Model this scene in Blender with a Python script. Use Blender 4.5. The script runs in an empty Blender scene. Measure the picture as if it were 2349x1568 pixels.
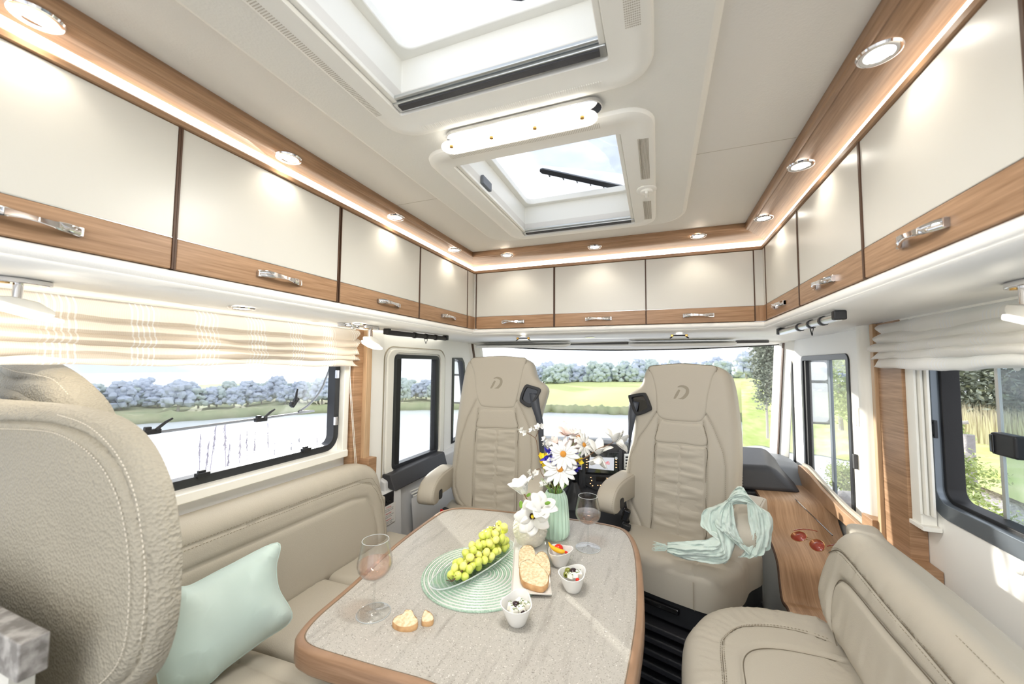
import bpy, bmesh, math, random
import numpy as np
from mathutils import Vector, Matrix, noise
from mathutils.geometry import delaunay_2d_cdt
R = math.radians
C = bpy.context.scene.collection
rnd = random.Random(7)

# ------------------------------------------------------------------ camera
FPX, CX, CY = 876.968, 1174.5, 784.0
ROT = Matrix(((0.93453034, 0.0133823, 0.35563177),
              (0.3557948, -0.05743772, -0.93279739),
              (0.00794371, 0.9982594, -0.05843865)))      # camera axes in the vehicle's frame
EYE = Vector((0.0, 0.0, 1.33))
cam = bpy.data.objects.new('camera', bpy.data.cameras.new('camera'))
C.objects.link(cam)
cam.matrix_world = Matrix.Translation(EYE) @ ROT.to_4x4()
cam.data.sensor_width = 36.0
cam.data.lens = FPX / 2349 * 36
cam.data.clip_start = 0.02
cam.data.clip_end = 2000
cam.data.dof.use_dof = True
cam.data.dof.focus_distance = 1.6
cam.data.dof.aperture_fstop = 4.0
sc = bpy.context.scene
sc.camera = cam

# ------------------------------------------------------------------ exposure
sc.view_settings.view_transform = 'Standard'
sc.view_settings.look = 'None'
sc.view_settings.gamma = 1.0
sc.view_settings.use_curve_mapping = False
sc.view_settings.exposure = 0.70
sc.cycles.use_denoising = True
sc.cycles.max_bounces = 8
sc.cycles.diffuse_bounces = 4
sc.cycles.glossy_bounces = 3
sc.cycles.transmission_bounces = 8
sc.cycles.transparent_max_bounces = 12
sc.cycles.caustics_reflective = False
sc.cycles.caustics_refractive = False
sc.cycles.sample_clamp_indirect = 6.0
sc.cycles.use_adaptive_sampling = True
sc.cycles.adaptive_threshold = 0.035

# ------------------------------------------------------------------ sky
w = bpy.data.worlds.new('sky'); sc.world = w; w.use_nodes = True
nt = w.node_tree; N = nt.nodes; L = nt.links
bg = N['Background']
tc = N.new('ShaderNodeTexCoord'); mp = N.new('ShaderNodeMapping'); mp.inputs['Scale'].default_value = (1.0, 1.0, 2.2)
nz = N.new('ShaderNodeTexNoise'); nz.inputs['Scale'].default_value = 2.6; nz.inputs['Detail'].default_value = 7; nz.inputs['Roughness'].default_value = .55
cr = N.new('ShaderNodeValToRGB')
cr.color_ramp.elements[0].position = .42; cr.color_ramp.elements[0].color = (.30, .33, .38, 1)
cr.color_ramp.elements[1].position = .62; cr.color_ramp.elements[1].color = (.64, .65, .675, 1)
L.new(tc.outputs['Generated'], mp.inputs['Vector']); L.new(mp.outputs['Vector'], nz.inputs['Vector'])
L.new(nz.outputs['Fac'], cr.inputs['Fac']); L.new(cr.outputs['Color'], bg.inputs['Color'])
bg.inputs['Strength'].default_value = 2.3

# ------------------------------------------------------------------ sun: high, from front left
sl = bpy.data.lights.new('sun', 'SUN'); sun = bpy.data.objects.new('sun', sl); C.objects.link(sun)
sl.energy = 5.0; sl.angle = R(1.2); sl.color = (1.0, .96, .88)
SUN_FROM = Vector((-.78, .625, .17)).normalized()          # direction towards the sun
sun.rotation_euler = SUN_FROM.to_track_quat('Z', 'Y').to_euler()

# ------------------------------------------------------------------ helpers
def sRGB(r, g, b):
    f = lambda c: (c / 255) / 12.92 if c / 255 <= .04045 else ((c / 255 + .055) / 1.055) ** 2.4
    return (f(r), f(g), f(b), 1.0)

def ray(px, py):
    return ROT @ Vector((px - CX, -(py - CY), -FPX))
def at(px, py, ax, val):
    """where the line of sight of a pixel meets the plane x|y|z = val"""
    d = ray(px, py); i = 'xyz'.index(ax)
    return EYE + d * ((val - EYE[i]) / d[i])
def atp(px, py, O, U, V):
    """(u, v) on the plane through O spanned by U and V"""
    n = U.cross(V); d = ray(px, py)
    p = EYE + d * ((O - EYE).dot(n) / d.dot(n)) - O
    return (p.dot(U), p.dot(V))

MATS = {}
def mat(name, col, rough=.5, metal=0.0, spec=.5, coat=0.0, sheen=0.0, emit=None, estr=0.0, bump=None, var=None, trans=0.0, ior=1.45, alpha=1.0, sss=0.0):
    """principled material; bump=(kind, scale, strength[, distance]); var=(scale, amount, colour2)"""
    m = bpy.data.materials.new(name); m.use_nodes = True; MATS[name] = m
    nt = m.node_tree; b = nt.nodes['Principled BSDF']
    b.inputs['Base Color'].default_value = col
    b.inputs['Roughness'].default_value = rough
    b.inputs['Metallic'].default_value = metal
    b.inputs['Specular IOR Level'].default_value = spec
    b.inputs['Coat Weight'].default_value = coat
    b.inputs['Sheen Weight'].default_value = sheen
    b.inputs['Transmission Weight'].default_value = trans
    b.inputs['IOR'].default_value = ior
    b.inputs['Alpha'].default_value = alpha
    if sss: b.inputs['Subsurface Weight'].default_value = sss; b.inputs['Subsurface Radius'].default_value = (.01, .008, .004)
    if emit: b.inputs['Emission Color'].default_value = emit; b.inputs['Emission Strength'].default_value = estr
    tc = nt.nodes.new('ShaderNodeTexCoord')
    if bump:
        kind, s, st = bump[:3]
        bp = nt.nodes.new('ShaderNodeBump'); bp.inputs['Strength'].default_value = st
        bp.inputs['Distance'].default_value = bump[3] if len(bump) > 3 else .001
        if kind == 'leather':
            v = nt.nodes.new('ShaderNodeTexVoronoi'); v.feature = 'F1'; v.inputs['Scale'].default_value = s
            n2 = nt.nodes.new('ShaderNodeTexNoise'); n2.inputs['Scale'].default_value = s * .35; n2.inputs['Detail'].default_value = 2
            ad = nt.nodes.new('ShaderNodeMath'); ad.operation = 'MULTIPLY_ADD'; ad.inputs[1].default_value = .8
            nt.links.new(tc.outputs['Object'], v.inputs['Vector']); nt.links.new(tc.outputs['Object'], n2.inputs['Vector'])
            nt.links.new(n2.outputs['Fac'], ad.inputs[0]); nt.links.new(v.outputs['Distance'], ad.inputs[2])
            h = ad.outputs[0]
        else:
            v = nt.nodes.new('ShaderNodeTexNoise'); v.inputs['Scale'].default_value = s; v.inputs['Detail'].default_value = 5
            nt.links.new(tc.outputs['Object'], v.inputs['Vector']); h = v.outputs['Fac']
        nt.links.new(h, bp.inputs['Height']); nt.links.new(bp.outputs['Normal'], b.inputs['Normal'])
    if var:
        s, lo, c2 = var
        v = nt.nodes.new('ShaderNodeTexNoise'); v.inputs['Scale'].default_value = s; v.inputs['Detail'].default_value = 4
        nt.links.new(tc.outputs['Object'], v.inputs['Vector'])
        mx = nt.nodes.new('ShaderNodeMix'); mx.data_type = 'RGBA'
        rp = nt.nodes.new('ShaderNodeMapRange'); rp.inputs[1].default_value = .5 - lo; rp.inputs[2].default_value = .5 + lo
        nt.links.new(v.outputs['Fac'], rp.inputs[0]); nt.links.new(rp.outputs[0], mx.inputs[0])
        mx.inputs[6].default_value = col; mx.inputs[7].default_value = c2
        nt.links.new(mx.outputs[2], b.inputs['Base Color'])
    return m

def wood(name, axis, c1, c2, rough=.38, fine=1.0):
    """timber veneer with the grain along an object axis"""
    m = mat(name, c1, rough, spec=.4); nt = m.node_tree; b = nt.nodes['Principled BSDF']
    tc = nt.nodes.new('ShaderNodeTexCoord')
    def noise_(sc3, scale, det=5, dist=0.0):
        mp = nt.nodes.new('ShaderNodeMapping'); mp.inputs['Scale'].default_value = sc3
        n = nt.nodes.new('ShaderNodeTexNoise'); n.inputs['Scale'].default_value = scale; n.inputs['Detail'].default_value = det
        n.inputs['Distortion'].default_value = dist
        nt.links.new(tc.outputs['Object'], mp.inputs[0]); nt.links.new(mp.outputs[0], n.inputs['Vector']); return n.outputs['Fac']
    st = [.045 if c in axis else 1.0 for c in 'xyz']
    big = noise_(st, 26 * fine, 3, .6)
    fine_ = noise_([s * 1.0 for s in st], 210 * fine, 4, .1)
    mx = nt.nodes.new('ShaderNodeMath'); mx.operation = 'MULTIPLY_ADD'; mx.inputs[1].default_value = .55
    nt.links.new(fine_, mx.inputs[0])
    m2 = nt.nodes.new('ShaderNodeMath'); m2.operation = 'MULTIPLY'; m2.inputs[1].default_value = .5
    nt.links.new(big, m2.inputs[0]); nt.links.new(m2.outputs[0], mx.inputs[2])
    rp = nt.nodes.new('ShaderNodeMapRange'); rp.inputs[1].default_value = .38; rp.inputs[2].default_value = .66
    nt.links.new(mx.outputs[0], rp.inputs[0])
    mc = nt.nodes.new('ShaderNodeMix'); mc.data_type = 'RGBA'; mc.inputs[6].default_value = c1; mc.inputs[7].default_value = c2
    nt.links.new(rp.outputs[0], mc.inputs[0]); nt.links.new(mc.outputs[2], b.inputs['Base Color'])
    bp = nt.nodes.new('ShaderNodeBump'); bp.inputs['Strength'].default_value = .12; bp.inputs['Distance'].default_value = .0006
    nt.links.new(fine_, bp.inputs['Height']); nt.links.new(bp.outputs['Normal'], b.inputs['Normal'])
    return m

def pane_mat(name, tint=(1, 1, 1, 1), refl=.5, veil=0.0, power=4.0):
    """thin window glass: clear, with Fresnel reflections"""
    m = bpy.data.materials.new(name); m.use_nodes = True; nt = m.node_tree; nt.nodes.clear()
    o = nt.nodes.new('ShaderNodeOutputMaterial'); mx = nt.nodes.new('ShaderNodeMixShader')
    t = nt.nodes.new('ShaderNodeBsdfTransparent'); t.inputs[0].default_value = tint
    g = nt.nodes.new('ShaderNodeBsdfGlossy'); g.inputs['Roughness'].default_value = .02
    fr = nt.nodes.new('ShaderNodeLayerWeight'); fr.inputs[0].default_value = .5
    pw = nt.nodes.new('ShaderNodeMath'); pw.operation = 'POWER'; pw.inputs[1].default_value = power
    mu = nt.nodes.new('ShaderNodeMath'); mu.operation = 'MULTIPLY_ADD'; mu.inputs[1].default_value = refl; mu.inputs[2].default_value = .04
    nt.links.new(fr.outputs['Facing'], pw.inputs[0]); nt.links.new(pw.outputs[0], mu.inputs[0]); nt.links.new(mu.outputs[0], mx.inputs[0])
    nt.links.new(t.outputs[0], mx.inputs[1]); nt.links.new(g.outputs[0], mx.inputs[2])
    if veil:  # white diffuse share: a painted veil that pales what lies behind
        d = nt.nodes.new('ShaderNodeBsdfDiffuse'); d.inputs[0].default_value = (.9, .93, .95, 1)
        m2 = nt.nodes.new('ShaderNodeMixShader'); m2.inputs[0].default_value = veil
        nt.links.new(mx.outputs[0], m2.inputs[1]); nt.links.new(d.outputs[0], m2.inputs[2]); nt.links.new(m2.outputs[0], o.inputs[0])
    else: nt.links.new(mx.outputs[0], o.inputs[0])
    MATS[name] = m; return m

ORIG = {}                     # object name -> (origin, inverse rotation) for world -> local
def world_of(o):
    while o.parent: o = o.parent
    return ORIG[o.name]
class MB:
    def __init__(s): s.v = []; s.f = []
    def add(s, vs, fs):
        k = len(s.v); s.v += [Vector(p) for p in vs]; s.f += [tuple(i + k for i in f) for f in fs]; return s
    def box(s, c, d, rot=None, pivot=None):
        hx, hy, hz = d[0] / 2, d[1] / 2, d[2] / 2; c = Vector(c)
        vs = [Vector((x, y, z)) for x in (-hx, hx) for y in (-hy, hy) for z in (-hz, hz)]
        if rot is not None: vs = [rot @ p for p in vs]
        return s.add([p + c for p in vs], [(0, 1, 3, 2), (4, 6, 7, 5), (0, 4, 5, 1), (2, 3, 7, 6), (0, 2, 6, 4), (1, 5, 7, 3)])
    def bb(s, x0, x1, y0, y1, z0, z1): return s.box(((x0 + x1) / 2, (y0 + y1) / 2, (z0 + z1) / 2), (abs(x1 - x0), abs(y1 - y0), abs(z1 - z0)))
    def hexa(s, p8): return s.add(p8, [(0, 3, 2, 1), (4, 5, 6, 7), (0, 1, 5, 4), (1, 2, 6, 5), (2, 3, 7, 6), (3, 0, 4, 7)])
    def grid(s, fn, nu, nv, cu=False, cv=False):
        k = len(s.v)
        for j in range(nv):
            for i in range(nu): s.v.append(Vector(fn(i / (nu if cu else nu - 1), j / (nv if cv else nv - 1))))
        for j in range(nv if cv else nv - 1):
            for i in range(nu if cu else nu - 1):
                a, b = k + j * nu + i, k + j * nu + (i + 1) % nu
                c, d = k + ((j + 1) % nv) * nu + (i + 1) % nu, k + ((j + 1) % nv) * nu + i
                s.f.append((a, b, c, d))
        return s
    def tube(s, pts, r, n=8, cap=True, up=None, flat=1.0):
        pts = [Vector(p) for p in pts]; m = len(pts); k = len(s.v)
        rs = r if isinstance(r, (list, tuple)) else [r] * m
        t0 = (pts[1] - pts[0]).normalized()
        a = Vector(up) if up else (Vector((0, 0, 1)) if abs(t0.z) < .9 else Vector((1, 0, 0)))
        for i, p in enumerate(pts):
            t = (pts[min(i + 1, m - 1)] - pts[max(i - 1, 0)])
            t = t.normalized() if t.length > 1e-9 else t0
            b = t.cross(a); b = b.normalized() if b.length > 1e-6 else Vector((1, 0, 0)); a2 = b.cross(t).normalized()
            if not up: a = a2
            for q in range(n):
                g = 2 * math.pi * q / n
                s.v.append(p + b * (math.cos(g) * rs[i]) + a2 * (math.sin(g) * rs[i] * flat))
        for i in range(m - 1):
            for q in range(n):
                s.f.append((k + i * n + q, k + i * n + (q + 1) % n, k + (i + 1) * n + (q + 1) % n, k + (i + 1) * n + q))
        if cap: s.f.append(tuple(k + q for q in range(n))[::-1]); s.f.append(tuple(k + (m - 1) * n + q for q in range(n)))
        return s
    def lathe(s, prof, n=32, c=(0, 0, 0), M=None, star=None):
        k = len(s.v); c = Vector(c)
        for j, (r, z) in enumerate(prof):
            for i in range(n):
                g = 2 * math.pi * i / n; rr = r * (star(i, j) if star else 1)
                p = Vector((rr * math.cos(g), rr * math.sin(g), z)); p = M @ p if M else p
                s.v.append(p + c)
        for j in range(len(prof) - 1):
            for i in range(n):
                s.f.append((k + j * n + i, k + j * n + (i + 1) % n, k + (j + 1) * n + (i + 1) % n, k + (j + 1) * n + i))
        return s
    def capend(s, n, first):
        k = 0 if first else len(s.v) - n
        s.f.append(tuple(k + i for i in range(n))[::(-1 if first else 1)]); return s
    def ball(s, c, r, seg=12, rings=8, M=None):
        sx, sy, sz = r if isinstance(r, (tuple, list)) else (r, r, r); c = Vector(c); k = len(s.v)
        def tr(p): return (M @ p if M else p) + c
        s.v.append(tr(Vector((0, 0, sz))))
        for j in range(1, rings):
            t = math.pi * j / rings
            for i in range(seg):
                g = 2 * math.pi * i / seg
                s.v.append(tr(Vector((sx * math.sin(t) * math.cos(g), sy * math.sin(t) * math.sin(g), sz * math.cos(t)))))
        s.v.append(tr(Vector((0, 0, -sz))))
        for i in range(seg): s.f.append((k, k + 1 + i, k + 1 + (i + 1) % seg))
        for j in range(rings - 2):
            for i in range(seg):
                a = k + 1 + j * seg
                s.f.append((a + i, a + seg + i, a + seg + (i + 1) % seg, a + (i + 1) % seg))
        a = k + 1 + (rings - 2) * seg; e = len(s.v) - 1
        for i in range(seg): s.f.append((a + i, e, a + (i + 1) % seg))
        return s
    def prism(s, poly, h0, h1, fr=None):
        """polygon in (a, b) extruded h0..h1; fr maps (a, b, h) -> point"""
        fr = fr or (lambda a, b, h: (a, b, h)); n = len(poly); k = len(s.v)
        s.v += [Vector(fr(a, b, h0)) for a, b in poly] + [Vector(fr(a, b, h1)) for a, b in poly]
        s.f.append(tuple(k + i for i in range(n))[::-1]); s.f.append(tuple(k + n + i for i in range(n)))
        for i in range(n): s.f.append((k + i, k + (i + 1) % n, k + n + (i + 1) % n, k + n + i))
        return s
    def frame(s, outer, inner, h0, h1, fr=None):
        """flat ring between two polygons with the same number of points, extruded"""
        fr = fr or (lambda a, b, h: (a, b, h)); n = len(outer); k = len(s.v)
        for h in (h0, h1):
            s.v += [Vector(fr(a, b, h)) for a, b in outer] + [Vector(fr(a, b, h)) for a, b in inner]
        for i in range(n):
            j = (i + 1) % n
            s.f += [(k + i, k + n + i, k + n + j, k + j), (k + 2 * n + i, k + 2 * n + j, k + 3 * n + j, k + 3 * n + i),
                    (k + i, k + j, k + 2 * n + j, k + 2 * n + i), (k + n + i, k + 3 * n + i, k + 3 * n + j, k + n + j)]
        return s
    def build(s, name, m, parent=None, bevel=0, seg=2, flat=False, angle=40, kind=None, solid=0, sub=0, origin=None):
        me = bpy.data.meshes.new(name)
        if parent: org, inv = world_of(parent)
        else:
            if origin is None:
                xs = [p.x for p in s.v]; ys = [p.y for p in s.v]; zs = [p.z for p in s.v]
                origin = Vector(((min(xs) + max(xs)) / 2, (min(ys) + max(ys)) / 2, min(zs)))
            org, inv = Vector(origin), Matrix.Identity(3)
        me.from_pydata([inv @ (p - org) for p in s.v], [], s.f); me.validate(); me.update()
        bm = bmesh.new(); bm.from_mesh(me); bmesh.ops.recalc_face_normals(bm, faces=bm.faces); bm.to_mesh(me); bm.free()
        if not flat:
            me.polygons.foreach_set('use_smooth', [True] * len(me.polygons)); me.set_sharp_from_angle(angle=R(angle))
        me.materials.append(MATS[m] if isinstance(m, str) else m)
        o = bpy.data.objects.new(name, me); C.objects.link(o)
        if parent: o.parent = parent
        else: o.location = org; ORIG[o.name] = (org, inv)
        if bevel:
            b = o.modifiers.new('bevel', 'BEVEL'); b.width = bevel; b.segments = seg; b.limit_method = 'ANGLE'; b.angle_limit = R(35); b.harden_normals = True
        if solid: md = o.modifiers.new('solid', 'SOLIDIFY'); md.thickness = solid; md.offset = 0
        if sub: md = o.modifiers.new('sub', 'SUBSURF'); md.levels = sub; md.render_levels = sub
        if kind: o['kind'] = kind
        return o
def tag(o, label, cat, group=None, kind=None):
    o['label'] = label; o['category'] = cat
    if group: o['group'] = group
    if kind: o['kind'] = kind
    return o
def thing(name, label, cat, loc=(0, 0, 0), rz=0.0, group=None, kind=None):
    o = bpy.data.objects.new(name, None); C.objects.link(o); o.empty_display_size = .05
    o.location = loc; o.rotation_euler = (0, 0, rz)
    ORIG[o.name] = (Vector(loc), Matrix.Rotation(-rz, 3, 'Z'))
    if kind: o['kind'] = kind
    if label: tag(o, label, cat, group)
    return o
def local(o):
    """a thing whose parts are modelled around the origin; move it afterwards"""
    ORIG[o.name] = (Vector((0, 0, 0)), Matrix.Identity(3)); return o
def place(o, loc, rz=0.0, rot=None):
    o.location = loc; o.rotation_euler = rot if rot else (0, 0, rz); return o
def dup(o, loc, rz=0.0, label=None, rot=None):
    c = o.copy(); C.objects.link(c); c.location = loc; c.rotation_euler = rot if rot else (0, 0, rz)
    if label: c['label'] = label
    for ch in list(o.children):
        d = ch.copy(); C.objects.link(d); d.parent = c
        for g in list(ch.children):
            e = g.copy(); C.objects.link(e); e.parent = d
    return c
def struct(mb, name, m, **k):
    o = mb.build(name, m, **k); o['kind'] = 'structure'; return o
def rrect(x0, x1, y0, y1, r, n=6):
    if not isinstance(r, (tuple, list)): r = (r,) * 4
    out = []
    for (cx, cy, a, rr) in ((x0 + r[0], y0 + r[0], 180, r[0]), (x1 - r[1], y0 + r[1], 270, r[1]), (x1 - r[2], y1 - r[2], 0, r[2]), (x0 + r[3], y1 - r[3], 90, r[3])):
        for i in range(n + 1):
            g = R(a + 90 * i / n); out.append((cx + rr * math.cos(g), cy + rr * math.sin(g)))
    return out
def cat(pts, n=8, closed=False):
    """Catmull-Rom through pts (tuples of any dimension)"""
    P = [np.array(p, float) for p in pts]; m = len(P); out = []
    for i in range(m if closed else m - 1):
        g = (lambda k: P[k % m]) if closed else (lambda k: P[min(max(k, 0), m - 1)])
        p0, p1, p2, p3 = g(i - 1), g(i), g(i + 1), g(i + 2)
        for j in range(n):
            t = j / n
            out.append(tuple(.5 * ((2 * p1) + (p2 - p0) * t + (2 * p0 - 5 * p1 + 4 * p2 - p3) * t * t + (3 * p1 - p0 - 3 * p2 + p3) * t ** 3)))
    if not closed: out.append(tuple(P[-1]))
    return out
def resample(pts, d, closed=True):
    P = [np.array(p, float) for p in pts]
    if closed: P = P + [P[0]]
    cum = [0.0]
    for a, b in zip(P, P[1:]): cum.append(cum[-1] + float(np.linalg.norm(b - a)))
    n = max(3, int(round(cum[-1] / d))); out = []; k = 0
    for i in range(n if closed else n + 1):
        t = cum[-1] * i / n
        while k < len(cum) - 2 and cum[k + 1] < t: k += 1
        seg = cum[k + 1] - cum[k]; f = (t - cum[k]) / seg if seg > 1e-12 else 0
        out.append(P[k] * (1 - f) + P[k + 1] * f)
    return out
def segdist(Q, poly, closed):
    A = np.array(poly, float); B = np.roll(A, -1, 0) if closed else A[1:]; A = A if closed else A[:-1]
    best = np.full(len(Q), 1e9)
    for a, b in zip(A, B):
        ab = b - a; l = max(float(ab @ ab), 1e-14)
        t = np.clip(((Q - a) @ ab) / l, 0, 1); dd = np.hypot(*(Q - a - t[:, None] * ab).T); best = np.minimum(best, dd)
    return best
def inside(Q, poly):
    x, y = Q[:, 0], Q[:, 1]; c = np.zeros(len(Q), bool); n = len(poly)
    for i in range(n):
        x1, y1 = poly[i]; x2, y2 = poly[(i + 1) % n]
        if y1 == y2: continue
        m = ((y1 > y) != (y2 > y)) & (x < (x2 - x1) * (y - y1) / (y2 - y1) + x1); c ^= m
    return c
def pad(mb, outline, fr, res=.012, r=.012, h=.01, base=None, back=None, creases=(), disp=None, smooth=True):
    """upholstered panel: closed outline in (u, v) swelling h above base(u, v) with rolled edge r; fr maps (u, v, w) -> point.
    creases: (polyline, depth, width) pressed in; disp(u, v, d): extra height; back: depth of the skirt below the edge"""
    base = base or (lambda u, v: 0.0)
    ol = cat(outline, 6, True) if smooth else [tuple(p) for p in outline]
    ol = resample(ol, res); ol = np.array(ol)
    ar = .5 * float(np.sum(ol[:, 0] * np.roll(ol[:, 1], -1) - np.roll(ol[:, 0], -1) * ol[:, 1]))
    if ar < 0: ol = ol[::-1]
    n = len(ol); tn = np.roll(ol, -1, 0) - np.roll(ol, 1, 0); nrm = np.stack([-tn[:, 1], tn[:, 0]], 1); nrm /= np.linalg.norm(nrm, axis=1)[:, None] + 1e-12
    pts = [ol]
    for t in (.06, .22, .5, .85):
        q = ol + nrm * (r * t); dd = segdist(q, ol, True); ok = inside(q, ol) & (dd > r * t * .93); pts.append(q[ok])
    for poly, dep, wd in creases:
        pl = np.array(resample(poly, res * .8, False)); tg = np.gradient(pl, axis=0); nn = np.stack([-tg[:, 1], tg[:, 0]], 1); nn /= np.linalg.norm(nn, axis=1)[:, None] + 1e-12
        for o_ in (-1.6, -.8, 0, .8, 1.6):
            q = pl + nn * (o_ * wd); ok = inside(q, ol) & (segdist(q, ol, True) > min(r, res) * .5); pts.append(q[ok])
    lo, hi = ol.min(0), ol.max(0)
    gx, gy = np.meshgrid(np.arange(lo[0], hi[0], res), np.arange(lo[1], hi[1], res * .87))
    gx[1::2] += res / 2; G = np.stack([gx.ravel(), gy.ravel()], 1)
    G = G[inside(G, ol)]; G = G[segdist(G, ol, True) > max(r * 1.0, res * .4)]
    if creases:
        for poly, dep, wd in creases: G = G[segdist(G, poly, False) > wd * 1.9]
    pts.append(G); Q = np.concatenate(pts)
    # drop near-duplicates
    key = np.round(Q / (min(res, r) * .12)).astype(int); _, idx = np.unique(key[n:], axis=0, return_index=True); Q = np.concatenate([ol, Q[n:][np.sort(idx)]])
    res_ = delaunay_2d_cdt([Vector(p) for p in Q], [(i, (i + 1) % n) for i in range(n)], [], 1, 1e-7)
    V2, F2 = res_[0], res_[2]; V2 = np.array([tuple(p) for p in V2])
    d = segdist(V2, ol, True); t = np.clip(d / r, 0, 1); hh = h * np.sqrt(np.clip(1 - (1 - t) ** 2, 0, 1))
    for poly, dep, wd in creases: hh = hh - dep * np.exp(-(segdist(V2, poly, False) / wd) ** 2) * np.clip(d / (.3 * r), 0, 1)
    k = len(mb.v)
    for (u, v), w_, dd in zip(V2, hh, d):
        e = disp(u, v, dd) if disp else 0.0
        mb.v.append(Vector(fr(u, v, base(u, v) + w_ + e)))
    mb.f += [tuple(k + i for i in f) for f in F2]
    if back is not None:
        # boundary loop = vertices with d ~ 0, in order of ol
        o2 = [int(np.argmin(np.hypot(*(V2 - p).T))) for p in ol]; kb = len(mb.v)
        for p in ol: mb.v.append(Vector(fr(p[0], p[1], base(p[0], p[1]) - back)))
        for i in range(n):
            j = (i + 1) % n; mb.f.append((k + o2[i], k + o2[j], kb + j, kb + i))
        mb.f.append(tuple(kb + i for i in range(n))[::-1])
    return mb
def stitches(mb, line3, L_=.006, gap=.004, r=.0009, n=5, flat=.6):
    P = resample(line3, (L_ + gap) / 2, False)
    for i in range(0, len(P) - 1, 2): mb.tube([P[i], P[i + 1]], r, n)
    return mb
def sweep(mb, prof, path, closed=False):
    """prof: list of (d, z); path(d) -> list of (x, y) plan points"""
    rows = [[Vector((x, y, z)) for x, y in path(d)] for d, z in prof]; k = len(mb.v); m = len(rows[0])
    for row in rows: mb.v += row
    for j in range(len(rows) - 1):
        for i in range(m - 1): mb.f.append((k + j * m + i, k + j * m + i + 1, k + (j + 1) * m + i + 1, k + (j + 1) * m + i))
    return mb
def text(s, size, M, m, name, parent=None, depth=.0004, font=None, align='CENTER', shear=0.0):
    cu = bpy.data.curves.new(name, 'FONT'); cu.body = s; cu.size = size; cu.align_x = align; cu.align_y = 'CENTER'; cu.extrude = depth; cu.shear = shear
    o = bpy.data.objects.new(name, cu); C.objects.link(o)
    dg = bpy.context.evaluated_depsgraph_get(); me = bpy.data.meshes.new_from_object(o.evaluated_get(dg)); bpy.data.objects.remove(o)
    me.materials.clear(); me.materials.append(MATS[m])
    org, inv = world_of(parent) if parent else (Vector((0, 0, 0)), Matrix.Identity(3))
    T = inv.to_4x4() @ Matrix.Translation(-org) @ M
    me.transform(T); o = bpy.data.objects.new(name, me); C.objects.link(o); o.parent = parent; return o

# ------------------------------------------------------------------ materials
mat('ivory', sRGB(216, 214, 206), .32, spec=.45)
mat('ivory_fascia', sRGB(246, 245, 240), .45, bump=('leather', 320, .12))
mat('ceiling_vinyl', sRGB(232, 228, 220), .6, bump=('leather', 260, .18))
mat('panel_vinyl', sRGB(238, 236, 228), .5, bump=('leather', 230, .25))
mat('wall_cream', sRGB(252, 251, 247), .5, bump=('noise', 300, .05))
mat('plastic_white', sRGB(246, 244, 236), .35)
mat('plastic_grey_white', sRGB(222, 222, 222), .45, bump=('noise', 500, .1))
mat('plastic_black', sRGB(32, 33, 36), .45, bump=('noise', 600, .15))
mat('gloss_black', sRGB(16, 16, 18), .1, coat=.5)
mat('rubber_black', sRGB(24, 24, 26), .55, bump=('noise', 500, .2))
mat('dash_grey', sRGB(58, 58, 61), .5, bump=('leather', 500, .3))
mat('dash_top', sRGB(120, 124, 130), .5, bump=('leather', 500, .3))
mat('floor_black', sRGB(38, 38, 42), .5, bump=('leather', 380, .5))
mat('frame_black', sRGB(46, 48, 52), .3)
mat('frame_grey', sRGB(120, 128, 136), .3, metal=.5)
mat('alu', sRGB(200, 202, 200), .28, metal=.9)
mat('chrome', sRGB(225, 225, 228), .07, metal=1.0)
mat('brass', sRGB(200, 160, 90), .25, metal=1.0)
mat('door_gap', sRGB(86, 62, 46), .5)
mat('leather', sRGB(182, 175, 161), .5, spec=.35, bump=('leather', 330, .2))
mat('leather_big', sRGB(164, 157, 141), .55, spec=.35, bump=('leather', 200, .6, .0035))
mat('seam', sRGB(112, 103, 88), .8)
mat('emblem', sRGB(150, 142, 126), .6)
mat('leather_dark', sRGB(178, 168, 150), .55, bump=('leather', 330, .2))
mat('thread', sRGB(214, 206, 190), .7)
mat('thread_dark', sRGB(140, 130, 112), .7)
mat('belt', sRGB(66, 70, 78), .45, bump=('noise', 900, .2))
mat('red', sRGB(205, 35, 35), .3)
mat('led', (1, 1, 1, 1), .5, emit=(1.0, .93, .80, 1), estr=1.5)
mat('spot_led', (1, 1, 1, 1), .5, emit=(1.0, .93, .82, 1), estr=22.0)
mat('lamp_glow', (1, 1, 1, 1), .5, emit=(1.0, .96, .88, 1), estr=1.0)
mat('tube_glow', (1, 1, 1, 1), .5, emit=(1.0, .95, .86, 1), estr=6.0)
W1, W2 = sRGB(184, 148, 116), sRGB(146, 112, 82)
for ax in ('x', 'y', 'z', 'xy'): wood('wood_' + ax, ax, W1, W2)
wood('oak_x', 'x', sRGB(188, 148, 110), sRGB(150, 110, 76)); wood('oak_y', 'yz', sRGB(186, 152, 120), sRGB(152, 118, 88))
wood('oak_light', 'z', sRGB(206, 176, 142), sRGB(184, 152, 118))
pane_mat('window_glass', (.98, .99, .99, 1), .5, veil=.05)  # white veil in the pane imitates outdoor haze
pane_mat('dome_glass', (.80, .83, .87, 1), .8, veil=.05)
pane_mat('acrylic', (.93, .945, .955, 1), .6, veil=.05)
pane_mat('acrylic_grey', (.70, .77, .80, 1), .6, veil=.12)
# ================================================================== STRUCTURE
XL, XR, YF = -.98, .44, 1.955                 # cabinet faces
WL, WR = -1.30, .76                           # side walls
YB = -1.6                                     # how far back the vehicle body is modelled
def ring(d, y0=YB): return [(XL - d, y0), (XL - d, YF + d), (XR + d, YF + d), (XR + d, y0)]
# floor
struct(MB().bb(WL, WR, YB, 3.2, -.06, 0), 'floor', 'floor_black')
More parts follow.
